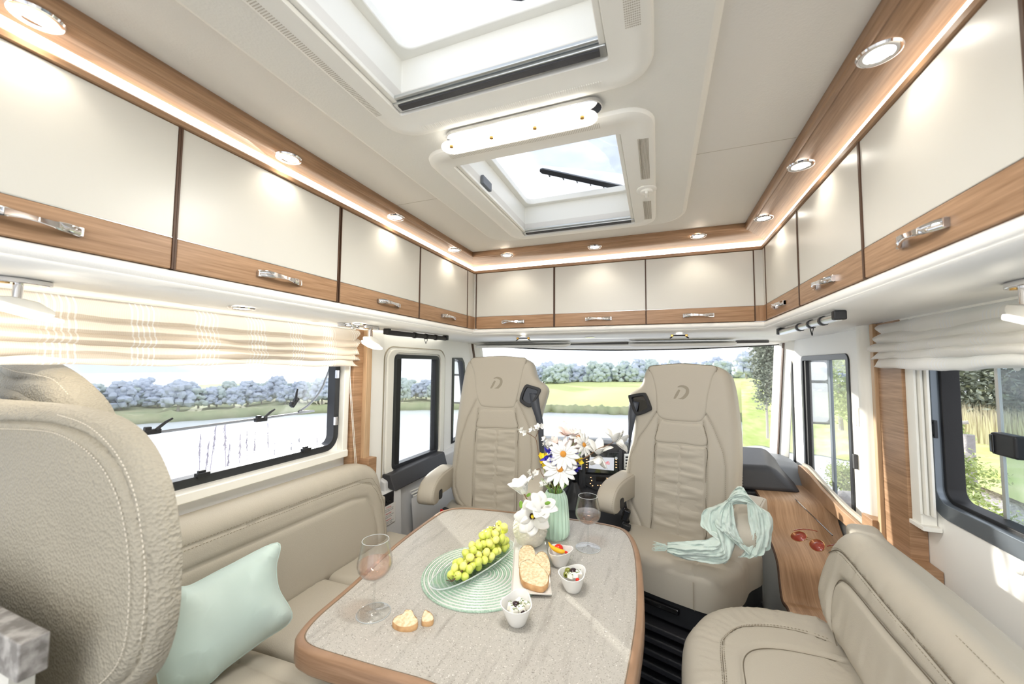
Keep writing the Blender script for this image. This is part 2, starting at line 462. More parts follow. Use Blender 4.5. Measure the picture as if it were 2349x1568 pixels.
# ceiling: cut around the two roof hatches
CZ, PZ = 1.925, 1.908
HX0, HX1 = -.545, -.080
HB = (-.25, .700); HS = (.947, 1.582)         # y range of big and small hatch openings
def slab(mb, x0, x1, y0, y1, z0, z1):
    for (a, b, c, d) in ((x0, HX0, y0, y1), (HX1, x1, y0, y1), (HX0, HX1, y0, HB[0]), (HX0, HX1, HB[1], HS[0]), (HX0, HX1, HS[1], y1)):
        if d > c and b > a: mb.bb(a, b, c, d, z0, z1)
    return mb
struct(slab(MB(), WL, WR, YB, 2.1, CZ, CZ + .03), 'ceiling', 'ceiling_vinyl')
# seams across the ceiling
for i, (x0, x1, y) in enumerate(((-.91, -.71, 1.16), (.10, .345, 1.16))):
    struct(MB().bb(x0, x1, y, y + .0012, CZ - .0004, CZ + .002), 'trim_1' if i == 0 else 'trim_2', 'leather_dark')
# lowered central panel with a soft edge, opened for the hatches
def panel_ring(off, z, n=6): return [(x, y, z) for x, y in rrect(-.715 - off, .098 + off, YB + .2, 1.65 + off, (.02, .02, .10, .10), n)]
pm = MB(); prof = [(.012, CZ), (.010, CZ - .006), (.004, PZ + .003), (-.004, PZ)]
rows = [panel_ring(o_, z) for o_, z in prof]; n_ = len(rows[0])
for row in rows: pm.v += [Vector(p) for p in row]
for j in range(len(rows) - 1):
    for i in range(n_): pm.f.append((j * n_ + i, j * n_ + (i + 1) % n_, (j + 1) * n_ + (i + 1) % n_, (j + 1) * n_ + i))
oc = [Vector((p[0], p[1])) for p in rows[-1]]
hl = [[(HX0, HB[0]), (HX1, HB[0]), (HX1, HB[1]), (HX0, HB[1])], [(HX0, HS[0]), (HX1, HS[0]), (HX1, HS[1]), (HX0, HS[1])]]
vv = oc + [Vector(p) for h_ in hl for p in h_]; e_ = [(i, (i + 1) % n_) for i in range(n_)] + [(n_ + i, n_ + (i + 1) % 4) for i in range(4)] + [(n_ + 4 + i, n_ + 4 + (i + 1) % 4) for i in range(4)]
r_ = delaunay_2d_cdt(vv, e_, [], 1, 1e-7)
k_ = len(pm.v); pm.v += [Vector((p[0], p[1], PZ)) for p in r_[0]]
for f in r_[2]:
    cx_ = sum(r_[0][i][0] for i in f) / len(f); cy_ = sum(r_[0][i][1] for i in f) / len(f)
    if HX0 < cx_ < HX1 and (HB[0] < cy_ < HB[1] or HS[0] < cy_ < HS[1]): continue
    pm.f.append(tuple(k_ + i for i in f))
tag(pm.build('ceiling_panel', 'panel_vinyl'), 'lowered cream vinyl ceiling panel framing both roof hatches', 'ceiling panel')

# wood pelmet round the ceiling, then the light strip, then the lower moulding
SX0, SX1, SY = -.913, .348, 1.80              # inner lip of the pelmet
def ring2(a):                                  # a = 0 at the lip, 1 at the cabinet face
    x0 = SX0 + (XL - .012 - SX0) * a; x1 = SX1 + (XR + .012 - SX1) * a; y = SY + (YF + .012 - SY) * a
    return [(x0, YB), (x0, y), (x1, y), (x1, YB)]
for side, seg, m_, lab in (('left', 0, 'wood_y', 'brown wooden pelmet with five spotlights along the left ceiling edge'), ('front', 1, 'wood_x', 'brown wooden pelmet across the front above the windscreen cabinets'), ('right', 2, 'wood_y', 'brown wooden pelmet along the right ceiling edge')):
    mb = MB(); pr = [(0, CZ + .001), (0, 1.906), (.03, 1.9), (.1, 1.9), (.13, 1.9015), (.16, 1.9), (1, 1.893), (1.04, 1.91)]
    rows = [[Vector((x, y, z)) for x, y in ring2(a)[seg:seg + 2]] for a, z in pr]
    for row in rows: mb.v += row
    for j in range(len(rows) - 1): mb.f.append((2 * j, 2 * j + 1, 2 * j + 3, 2 * j + 2))
    lab = {'left': 'brown wooden pelmet with spotlights along the left ceiling edge', 'front': 'brown wooden pelmet across the front above the three front cabinets', 'right': 'brown wooden pelmet with spotlights along the right ceiling edge'}[side]
    tag(mb.build('wooden_pelmet', m_, angle=25, solid=.0015), lab, 'pelmet')
    mb = MB(); rows = [[Vector((x, y, z)) for x, y in ring(d)[seg:seg + 2]] for d, z in ((.014, 1.893), (.006, 1.886), (.004, 1.866), (.008, 1.862))]
    for row in rows: mb.v += row
    for j in range(3): mb.f.append((2 * j, 2 * j + 1, 2 * j + 3, 2 * j + 2))
    tag(mb.build('light_strip', 'led'), 'warm white light strip above the %s cabinets' % side, 'light strip')
    mb = MB(); rows = [[Vector((x, y, z)) for x, y in ring(d)[seg:seg + 2]] for d, z in ((.012, 1.863), (-.004, 1.863), (-.008, 1.859), (-.006, 1.850), (.004, 1.848), (.03, 1.848))]
    for row in rows: mb.v += row
    for j in range(5): mb.f.append((2 * j, 2 * j + 1, 2 * j + 3, 2 * j + 2))
    tag(mb.build('wooden_moulding', m_, angle=25), 'narrow wooden moulding directly over the %s cabinet doors' % side, 'moulding')

# fascia under the cabinets (one continuous structural band)
fp = [(.03, 1.53), (.004, 1.5275), (-.001, 1.522), (-.001, 1.5035), (.0015, 1.502), (-.0005, 1.5005), (.003, 1.496), (.010, 1.490), (.022, 1.4855), (.04, 1.484), (.32, 1.484)]
struct(sweep(MB(), fp, ring), 'trim_3', 'ivory_fascia', angle=60, solid=.001)
# cab ceiling in front of the fascia
struct(MB().bb(WL, WR, YF + .31, 2.86, 1.484, 1.50), 'trim_4', 'ivory_fascia')

# side walls with window openings (wall in the y-z plane)
def wall_with_holes(mb, x, th, outline, holes):
    vv = [Vector(p) for p in outline]; ed = [(i, (i + 1) % len(outline)) for i in range(len(outline))]
    for h_ in holes:
        k = len(vv); vv += [Vector(p) for p in h_]; ed += [(k + i, k + (i + 1) % len(h_)) for i in range(len(h_))]
    r_ = delaunay_2d_cdt(vv, ed, [], 1, 1e-7)
    for xx in (x, x + th):
        k = len(mb.v); mb.v += [Vector((xx, p[0], p[1])) for p in r_[0]]
        for f in r_[2]:
            c = np.array([[sum(r_[0][i][0] for i in f) / len(f), sum(r_[0][i][1] for i in f) / len(f)]])
            if any(inside(c, h_)[0] for h_ in holes): continue
            mb.f.append(tuple(k + i for i in f))
    for h_ in holes:
        k = len(mb.v); m = len(h_); mb.v += [Vector((x, *p)) for p in h_] + [Vector((x + th, *p)) for p in h_]
        mb.f += [(k + i, k + (i + 1) % m, k + m + (i + 1) % m, k + m + i) for i in range(m)]
    return mb
WIN1 = rrect(.15, 1.292, .965, 1.52, .06)                 # large left window
WIN2 = rrect(1.665, 2.105, .78, 1.375, .03)               # left cab door window
WIN3 = [(2.28, .80), (2.60, .82), (2.54, .88), (2.44, 1.34), (2.41, 1.37), (2.28, 1.37)]   # left quarter light
WIN4 = [(2.76, .685), (3.0, .66), (3.11, .69), (3.14, .76), (3.02, 1.33), (2.98, 1.372), (2.76, 1.372)]                # right quarter light
WIN5 = rrect(2.03, 2.60, .665, 1.385, .03)
WIN6 = rrect(.25, 1.545, .905, 1.50, .08)
outl = [(YB, 0), (3.25, 0), (3.25, .8), (2.86, 1.50), (2.86, 1.6), (YB, 1.6)]
outL = [(YB, 0), (2.98, 0), (2.98, .8), (2.62, 1.50), (2.62, 1.6), (YB, 1.6)]
struct(wall_with_holes(MB(), WL, -.04, outL, [WIN1, WIN2, WIN3]), 'wall_left', 'wall_cream', angle=30)
struct(wall_with_holes(MB(), WR, .04, outl, [WIN4, WIN5, WIN6]), 'wall_right', 'wall_cream', angle=30)
struct(MB().bb(WL, WL + .01, YB, 2.0, 1.5, 1.95), 'wall_left_upper', 'wall_cream')
struct(MB().bb(WR - .01, WR, YB, 2.0, 1.5, 1.95), 'wall_right_upper', 'wall_cream')

def sx(x): return lambda a, b, h: (x + h, a, b)
def inset(poly, d):
    P = np.array(poly); c = P.mean(0); A = P; n = len(P)
    tn = np.roll(A, -1, 0) - np.roll(A, 1, 0); nn = np.stack([-tn[:, 1], tn[:, 0]], 1); nn /= np.linalg.norm(nn, axis=1)[:, None]
    ar = np.sum(A[:, 0] * np.roll(A[:, 1], -1) - np.roll(A[:, 0], -1) * A[:, 1])
    if ar < 0: nn = -nn
    return [tuple(p) for p in A + nn * d]
def window(n, poly, x, sgn, frame_w, m='frame_black', glass=True, proud=.006, gm='window_glass'):
    """frame set in the opening and pane; sgn = direction outwards"""
    o = struct(MB().frame(inset(poly, -.004), inset(poly, frame_w), -sgn * proud, sgn * .035, sx(x)), 'window_%d' % n, m, bevel=.002)
    if glass: MB().prism(inset(poly, frame_w - .003), sgn * .016, sgn * .020, sx(x)).build('pane', gm, o)
    return o
W1S = window(1, WIN1, WL, -1, .022, glass=False)
w2 = window(2, WIN2, WL, -1, .018)
MB().bb(WL - .03, WL + .004, 1.672, 1.725, .79, 1.365).build('slide_rail', 'rubber_black', w2, bevel=.003)
MB().bb(WL - .03, WL + .005, 2.066, 2.09, .79, 1.365).build('slide_rail', 'rubber_black', w2, bevel=.003)
window(3, WIN3, WL, -1, .022)
w4 = window(4, WIN4, WR, 1, .03)
w5 = window(5, WIN5, WR, 1, .022)
MB().bb(WR + .002, WR + .02, 2.555, 2.585, .69, 1.365).build('slide_rail', 'rubber_black', w5, bevel=.003)
MB().bb(WR + .010, WR + .022, 2.26, 2.285, .69, 1.365).build('slide_rail', 'frame_grey', w5, bevel=.002)
w6 = window(6, WIN6, WR, 1, .04, 'frame_grey', glass=False)
MB().frame(inset(WIN6, .036), inset(WIN6, .05), .012, .055, sx(WR)).build('rubber_seal', 'rubber_black', w6, bevel=.003)
# moulded white surround of the left door window
struct(MB().frame(rrect(1.60, 2.165, .74, 1.405, .06), inset(rrect(1.665, 2.105, .78, 1.375, .03), -.012), 0, .014, sx(WL)), 'trim_5', 'plastic_white', bevel=.006, seg=3)
struct(MB().frame(rrect(1.585, 2.18, .70, 1.42, .07), rrect(1.59, 2.175, .705, 1.415, .067), 0, .004, sx(WL)), 'trim_6', 'leather_dark')

# windscreen: slightly curved header, glass and pillars
def ws(u, v):                                  # u across 0..1, v down 0..1
    x = WL - .03 + (WR - WL + .06) * u; b = 4 * u * (1 - u)
    return Vector((x, 2.60 + .24 * u + .34 * v + .10 * b, 1.475 - .035 * b - .80 * v))
struct(MB().grid(lambda u, v: ws(u, v), 17, 5), 'window_7', 'window_glass')
hd = MB().grid(lambda u, v: ws(u, 0) + Vector((0, -.02 - .35 * v * 1.0, .02 * v + .03 * v)) if False else (ws(u, 0) * (1 - v) + Vector((ws(u, 0).x, 2.50 + .2 * u, 1.484)) * v), 17, 2)
struct(hd, 'trim_7', 'plastic_white', solid=.004)
struct(MB().tube([ws(i / 16, .0) + Vector((0, -.004, -.003)) for i in range(17)], .0045, 6), 'trim_8', 'rubber_black')
struct(MB().tube([ws(i / 16, .93) + Vector((0, -.01, 0)) for i in range(17)], .009, 6), 'trim_9', 'rubber_black')
for sgn, X, nm in ((1, WL, 10), (-1, WR, 11)):
    a, b = (Vector((X + .004, 2.62, 1.49)), Vector((X + .004, 2.92, .66))) if sgn > 0 else (Vector((.735, 2.86, 1.49)), Vector((.745, 3.12, .66)))
    q = lambda p, dx, dy: p + Vector((sgn * dx, dy, 0))
    mb = MB().hexa([q(a, -.03, -.16), q(a, .01, -.10), q(a, .035, .04), q(a, -.03, .04), q(b, -.03, -.16), q(b, .01, -.10), q(b, .035, .04), q(b, -.03, .04)])
    struct(mb, 'trim_%d' % nm, 'plastic_white', bevel=.008)
    mb = MB().hexa([q(a, .012, -.098), q(a, .0165, -.098), q(a, .020, -.08), q(a, .015, -.08), q(b, .012, -.098), q(b, .0165, -.098), q(b, .020, -.08), q(b, .015, -.08)])
    struct(mb, 'trim_%d' % (nm + 2), 'door_gap')
# lower front bulkhead
struct(MB().bb(WL, WR, 3.10, 3.2, 0, .72), 'wall_front', 'plastic_black')

# ================================================================== CABINETS
HANDLE = None
def handle_mesh(w=.13):
    mb = MB(); n = 22
    def prof(t):
        bow = math.sin(math.pi * min(max((t - .04) / .92, 0), 1)) ** .55
        off = .004 + .021 * bow * (.55 + .45 * math.sin(2.2 * t + .4))
        half = .0085 - .0022 * math.sin(math.pi * t) + .0012 * math.sin(9 * t)
        return off, half, .0015 * math.sin(2 * math.pi * t)
    rows = []
    for i in range(n + 1):
        t = i / n; x = (t - .5) * w; off, hf, dz = prof(t); th = .0042
        rows.append([(x, -off - th, dz - hf * .7), (x, -off - th * .3, dz - hf), (x, -off + th, dz - hf * .8), (x, -off + th, dz + hf * .8), (x, -off - th * .3, dz + hf), (x, -off - th, dz + hf * .7)])
    for r0 in rows: mb.v += [Vector(p) for p in r0]
    for i in range(n):
        for q in range(6): mb.f.append((i * 6 + q, i * 6 + (q + 1) % 6, (i + 1) * 6 + (q + 1) % 6, (i + 1) * 6 + q))
    mb.f += [tuple(range(6))[::-1], tuple(n * 6 + q for q in range(6))]
    for s_ in (-1, 1): mb.box((s_ * (w / 2 - .005), -.004, 0), (.010, .010, .015))
    return mb
def cabinet(w, hoff=0.0, depth=.31):
    """overhead cabinet in local axes: front faces -y, origin at the lower front edge centre"""
    t = local(thing('overhead_cabinet', None, None))
    h0, hb, h1 = .003, .071, .320; g = .0035
    MB().bb(-w / 2, w / 2, .016, depth, h0, h1).build('body', 'ivory', t)
    d = MB().bb(-w / 2 + g, w / 2 - g, .0, .015, hb + .0012, h1).build('door_panel', 'ivory', t, bevel=.0015)
    wd = MB().bb(-w / 2 + g, w / 2 - g, -.0015, .015, h0, hb).build('wood_band', 'wood_x', t, bevel=.003)
    MB().bb(-w / 2 + g, w / 2 - g, -.0008, .0, hb, hb + .0015).build('chrome_line', 'alu', t)
    MB().bb(-w / 2, -w / 2 + g, -.0025, .0155, h0, h1).bb(w / 2 - g, w / 2, -.0025, .0155, h0, h1).build('edge_strip', 'door_gap', t)
    hm = handle_mesh(); hm.v = [p + Vector((hoff, -.001, .036)) for p in hm.v]
    hm.build('handle', 'chrome', wd, angle=50)
    return t
GR = 'overhead cabinets with ivory doors and brown wooden bands'
Z0 = 1.527
lefty = [.046, .5025, .9585, 1.4225, 1.868]
wl = .4555; c0 = cabinet(wl, .02); tag(c0, 'x', 'cabinet', GR)
labs = ['largest ivory cabinet on the left wall, cut by the left picture edge', 'second ivory cabinet from the camera on the left wall',
        'third ivory cabinet from the camera on the left wall', 'last ivory left-wall cabinet before the front corner']
for i in range(4):
    c = (lefty[i] + lefty[i + 1]) / 2; L_ = labs[i]
    if i == 0: place(c0, (XL, c, Z0), R(90)); c0['label'] = L_
    else: dup(c0, (XL, c, Z0), R(90), L_)
frx = [-.970, -.507, -.049, .405]
f0 = cabinet(.459, 0); tag(f0, 'x', 'cabinet', GR)
labs = ['left one of the three ivory cabinets above the windscreen, over the left cab seat', 'middle ivory cabinet above the windscreen', 'right one of the three ivory cabinets above the windscreen, over the right cab seat']
for i in range(3):
    c = (frx[i] + frx[i + 1]) / 2
    if i == 0: place(f0, (c, YF, Z0)); f0['label'] = labs[0]
    else: dup(f0, (c, YF, Z0), 0, labs[i])
ry = [1.912, 1.504, 1.081, .66, .24]
labs = ['smallest right-wall cabinet beside the front corner', 'second right-wall cabinet from the front corner, above the coat rail', 'large right-wall cabinet above the right blind, with the biggest handle', 'right-wall cabinet at the right picture edge, only a sliver in view']
r0 = cabinet(.4215, 0); tag(r0, 'x', 'cabinet', GR); place(r0, (XR, (ry[1] + ry[2]) / 2, Z0), R(-90)); r0['label'] = 'ivory ' + labs[1]
for i in (2, 3): dup(r0, (XR, (ry[i] + ry[i + 1]) / 2, Z0), R(-90), 'ivory ' + labs[i])
r1 = cabinet(ry[0] - ry[1], .0); tag(r1, labs[0], 'cabinet', GR); place(r1, (XR, (ry[0] + ry[1]) / 2, Z0), R(-90))
# corner fillers
for X, Y, lab, x0, x1, y0, y1 in ((0, 0, 'left', XL - .02, -.972, 1.870, YF), (0, 0, 'right', .406, XR + .02, 1.914, YF)):
    t = thing('corner_filler', 'narrow ivory and wood filler strip in the %s front cabinet corner' % lab, 'filler strip', ((x0 + x1) / 2, YF, Z0))
    if lab == 'left':
        MB().bb(XL - .015, XL, 1.8705, YF + .015, Z0 + .072, Z0 + .32).bb(XL, -.973, YF, YF + .015, Z0 + .072, Z0 + .32).build('upper_panel', 'ivory', t)
        MB().bb(XL - .015, XL + .001, 1.8705, YF + .015, Z0 + .003, Z0 + .071).bb(XL, -.973, YF - .001, YF + .015, Z0 + .003, Z0 + .071).build('wood_band', 'wood_z', t)
    else:
        MB().bb(XR, XR + .015, 1.914, YF + .015, Z0 + .072, Z0 + .32).bb(.408, XR, YF, YF + .015, Z0 + .072, Z0 + .32).build('upper_panel', 'ivory', t)
        MB().bb(XR - .001, XR + .015, 1.914, YF + .015, Z0 + .003, Z0 + .071).bb(.408, XR, YF - .001, YF + .015, Z0 + .003, Z0 + .071).build('wood_band', 'wood_z', t)

# ================================================================== SPOTLIGHTS
def ringm(mb, r0, r1, z0, z1, n=28):
    return mb.lathe([(r0, z0), (r0 + .001, z1), ((r0 + r1) / 2, z1 - .0015), (r1 - .002, z1 - .0005), (r1, z0)], n)
sp = local(thing('spotlight', None, None)); tag(sp, 'x', 'spotlight', 'round recessed ceiling spotlights')
ringm(MB(), .021, .0335, 0, -.003).build('trim_ring', 'chrome', sp)
MB().lathe([(.0005, -.0015), (.021, -.0012), (.0215, -.0005)], 24).build('lens', 'spot_led', sp)
def spot_light(loc, e=3.0, name='spot_lamp', tgt=(0, 0, -1), size=R(115)):
    l = bpy.data.lights.new(name, 'SPOT'); l.energy = e; l.color = (1, .90, .76); l.spot_size = size; l.spot_blend = .7; l.shadow_soft_size = .02
    o = bpy.data.objects.new(name, l); C.objects.link(o); o.location = loc; o.rotation_euler = (-Vector(tgt)).to_track_quat('Z', 'Y').to_euler(); return o
SPZ = 1.8965
def sppos(px, py): p = at(px, py, 'z', SPZ); return Vector((p.x, p.y, SPZ))
slab_ = [((83, 38), 'largest round spotlight in the left pelmet, nearest the camera'), ((662, 362), 'second round spotlight from the camera in the left pelmet'),
         ((908, 498), 'third round spotlight from the camera in the left pelmet'), ((1043, 573), 'round spotlight in the left pelmet next to the front corner'),
         ((1163, 585), 'leftmost round spotlight in the front pelmet'), ((1364, 566), 'middle round spotlight in the front pelmet'),
         ((1602, 541), 'rightmost round spotlight in the front pelmet'), ((1752, 500), 'round spotlight in the right pelmet next to the front corner'),
         ((1837, 379), 'middle round spotlight in the right pelmet'), ((2017, 122), 'largest round spotlight in the right pelmet, nearest the camera')]
for i, (p, lab) in enumerate(slab_):
    q = sppos(*p)
    if i == 0: place(sp, q); sp['label'] = lab
    else: dup(sp, q, 0, lab)
    inw = Vector((XL - q.x, 0, 0)) if p[0] < 1100 else (Vector((XR - q.x, 0, 0)) if p[0] > 1700 else Vector((0, YF - q.y, 0)))
    spot_light(q - Vector((0, 0, .006)), .9, tgt=Vector((0, 0, -1)) + inw * 2)
for (p, lab) in (((555, 706), 'small round spotlight under the left cabinets above the blind'), ((823, 743), 'small round spotlight under the left cabinets between the two chrome brackets')):
    q = at(*p, 'z', 1.481); dup(sp, q, 0, lab); spot_light(q - Vector((0, 0, .005)), 1.2, tgt=(-.3, 0, -1))

# ================================================================== ROOF HATCHES
def hatch(name_lab, y0, y1, oy0, oy1, grilles):
    z = 1.896; t = thing('roof_hatch', name_lab, 'roof hatch', ((HX0 + HX1) / 2, (y0 + y1) / 2, z))
    out = rrect(HX0 - .064, HX1 + .082, oy0, oy1, .07, 8); inn = rrect(HX0, HX1, y0, y1, .004, 8); mid = inset(out, .022)
    mb = MB(); n = len(out); k = 0
    rows = [[(x, y, PZ + .001) for x, y in out], [(x, y, z + .004) for x, y in inset(out, .004)], [(x, y, z) for x, y in inset(out, .012)],
            [(x, y, z) for x, y in inset(out, .034)], [(x, y, z + .003) for x, y in inset(out, .040)], [(x, y, z + .004) for x, y in inset(inn, -.002)], [(x, y, z + .012) for x, y in inn]]
    for r in rows: mb.v += [Vector(p) for p in r]
    for j in range(len(rows) - 1): mb.f += [(j * n + i, j * n + (i + 1) % n, (j + 1) * n + (i + 1) % n, (j + 1) * n + i) for i in range(n)]
    mb.build('frame', 'plastic_white', t, angle=30)
    # shaft sides
    MB().frame(rrect(HX0 - .004, HX1 + .004, y0 - .004, y1 + .004, .004), rrect(HX0 - .001, HX1 + .001, y0 - .001, y1 + .001, .004), z + .01, z + .135).build('shaft', 'plastic_white', t)
    # roller cassette and rails at front
    fb = MB().bb(HX0, HX1, y1 - .030, y1 - .002, z + .008, z + .024).bb(HX0, HX1, y1 - .040, y1 - .032, z + .014, z + .022)
    fb.build('blind_rail', 'alu', t, bevel=.002)
    MB().bb(HX0 + .012, HX1 - .012, y1 - .026, y1 - .010, z + .005, z + .0085).build('blind_slot', 'dash_grey', t)
    for xa in (HX0, HX1 - .012): MB().bb(xa, xa + .012, y0, y1, z + .012, z + .022).build('side_rail', 'plastic_white', t, bevel=.002)
    # upper frame of the hatch and the raised acrylic dome (hinged at the front, tilted up at the back)
    MB().frame(rrect(HX0 - .02, HX1 + .02, y0 - .02, y1 + .02, .03), rrect(HX0 + .02, HX1 - .02, y0 + .02, y1 - .02, .03), z + .135, z + .16).build('upper_frame', 'plastic_white', t, bevel=.004)
    Lh = (y1 - y0) + .08
    return t, z, Lh
def dome(t, z, y0, y1, tilt, hinge_right=True):
    """acrylic lid hinged on the right side, opened by tilt"""
    W_ = HX1 - HX0 + .08; x1 = HX1 + .04
    M = Matrix.Translation((x1, 0, z + .17)) @ Matrix.Rotation(tilt, 4, 'Y') @ Matrix.Translation((-x1, 0, 0))
    def f(u, v, inner):
        a, b = u * 2 - 1, v * 2 - 1
        k = (1 - abs(a) ** 6) * (1 - abs(b) ** 6); s_ = 1 - inner
        return M @ Vector((x1 - W_ / 2 + a * W_ / 2 * s_, (y0 + y1) / 2 + b * ((y1 - y0) / 2 + .04) * s_, .05 * k - inner * .3))
    MB().grid(lambda u, v: f(u, v, 0), 17, 21).build('dome', 'dome_glass', t)
    MB().grid(lambda u, v: f(.10 + .8 * u, .08 + .84 * v, .0) - Vector((0, 0, .018)), 13, 17).build('inner_dome', 'dome_glass', t)
    return M
hb, z_, lh = hatch('large roof hatch with perforated cream frame, cut by the top edge of the picture', *HB, HB[0] - .08, .786, None)
Mb = dome(hb, z_, *HB, R(24))
hs, z_, lh = hatch('smaller cream roof hatch in front of the ceiling lamp, with a round latch knob', *HS, .862, 1.622, None)
Ms = dome(hs, z_, *HS, R(16))
# perforated and slotted air grilles in the frames
def perf(mb, x0, x1, y0, y1, nx, ny, z, r=.0013):
    for i in range(nx):
        for j in range(ny): mb.lathe([(.0002, z), (r, z)], 5, (x0 + (x1 - x0) * (i + .5) / nx, y0 + (y1 - y0) * (j + .5) / ny, 0))
    return mb
zf = 1.8957
perf(MB(), HX1 + .036, HX1 + .062, .15, .64, 8, 110, zf).build('perforated_grille', 'leather_dark', hb, kind='stuff')
perf(MB(), HX0 - .052, HX0 - .036, .15, .68, 5, 120, zf).build('perforated_grille', 'leather_dark', hb, kind='stuff')
mb = MB()
for i in range(90): x = HX0 + .02 + (HX1 - HX0 - .04) * i / 89; mb.bb(x, x + .0018, .746, .760, zf - .0006, zf + .001)
mb.build('slotted_grille', 'plastic_white', hb, kind='stuff')
perf(MB(), HX0 + .02, HX1 - .04, .878, .900, 96, 6, zf).build('perforated_grille', 'leather_dark', hs, kind='stuff')
mb = MB()
for i in range(9): x = HX1 + .040 + .0030 * i; mb.bb(x, x + .0012, .98, 1.20, zf - .0008, zf + .001).bb(x, x + .0012, 1.37, 1.54, zf - .0008, zf + .001)
mb.build('slotted_grille', 'leather_dark', hs, kind='stuff')
kp = at(1483, 435, 'z', zf)
MB().lathe([(.030, .003), (.031, -.001), (.027, -.004), (.0005, -.0045)], 28, (kp.x, kp.y, zf)).build('latch_plate', 'plastic_white', hs)
k2 = MB().lathe([(.019, -.002), (.019, -.010), (.016, -.012), (.0005, -.012)], 24, (kp.x, kp.y, zf)).build('latch_knob', 'plastic_white', hs)
MB().bb(kp.x - .004, kp.x + .004, kp.y - .018, kp.y + .018, zf - .020, zf - .008).build('knob_grip', 'plastic_white', k2, bevel=.003)
# dark opening arm and strut seen through the small hatch
a, b = at(1238, 390, 'z', 2.10), at(1470, 440, 'z', 2.06)
d = (b - a).normalized(); 
mb = MB().tube([a, a + d * .01, b], [.006, .013, .014], 4, up=(0, 0, 1)); mb.build('opening_arm', 'frame_black', hs, bevel=.002)
mb = MB()
for i in range(7): p = a + (b - a) * ((i + .6) / 7.5) + Vector((-.0, .018, -.004)); mb.box(p, (.004, .018, .010))
mb.build('arm_ribs', 'frame_black', hs)
MB().tube([at(1418, 442, 'z', 2.08), at(1340, 475, 'z', 2.04)], .004, 6).build('strut', 'alu', hs)
MB().tube([at(1310, 5, 'z', 2.2), at(1185, 78, 'z', 2.06)], .005, 6).build('strut', 'alu', hb)
a, b = at(1120, -25, 'z', 2.15), at(1390, 5, 'z', 2.13)
MB().tube([a, b], .02, 4).build('opening_arm', 'frame_black', hb)
a = at(1130, 440, 'z', 1.99)
MB().bb(HX0 + .0005, HX0 + .012, 1.12, 1.19, 1.93, 1.96).build('latch', 'dash_top', hs, bevel=.003)

# ================================================================== CEILING LAMP between the hatches
LX0, LX1, LY = -.505, -.118, .822
t = thing('ceiling_lamp', 'long rounded glowing glass ceiling lamp between the two roof hatches', 'lamp', ((LX0 + LX1) / 2, LY, PZ - .03))
stad = lambda e, n=10: [(LX1 - .026 + (.026 + e) * math.cos(R(g)), LY + (.026 + e) * math.sin(R(g))) for g in np.linspace(-90, 90, n)] + [(LX0 + .026 + (.026 + e) * math.cos(R(g)), LY + (.026 + e) * math.sin(R(g))) for g in np.linspace(90, 270, n)]
MB().prism([(x + .012, y) for x, y in stad(0)], PZ - .012, PZ - .001).build('chrome_base', 'chrome', t, bevel=.002)
MB().prism(stad(.002), PZ - .034, PZ - .0285).build('glass_cover', 'lamp_glow', t, bevel=.002)
for i in range(3):
    xc = LX0 + .07 + (LX1 - LX0 - .14) * i / 2
    MB().tube([(xc - .045, LY, PZ - .020), (xc + .045, LY, PZ - .020)], .006, 8).build('light_tube', 'tube_glow', t)
for i in range(4):
    xc = LX0 + .03 + (LX1 - LX0 - .06) * i / 3; MB().lathe([(.0045, PZ - .034), (.0045, PZ - .038), (.0005, PZ - .039)], 12, (xc, LY - .012, 0)).build('screw', 'brass', t)
def area(name, loc, d, sx_, sy_, e, col=(1, .93, .82)):
    l = bpy.data.lights.new(name, 'AREA'); l.shape = 'RECTANGLE'; l.size = sx_; l.size_y = sy_; l.energy = e; l.color = col
    o = bpy.data.objects.new(name, l); C.objects.link(o); o.location = loc; o.rotation_euler = (-Vector(d)).to_track_quat('Z', 'Y').to_euler(); return o
area('ceiling_lamp_light', ((LX0 + LX1) / 2, LY, PZ - .045), (0, 0, -1), .38, .05, 5.0, (1, .97, .91))
# two unseen area lights added behind the camera as fill for the cabin
for y in (-.45, -1.2): area('rear_fill_light', (-.27, y, PZ - .05), (0, .35, -1), .9, .6, 7.0, (1, .985, .96))
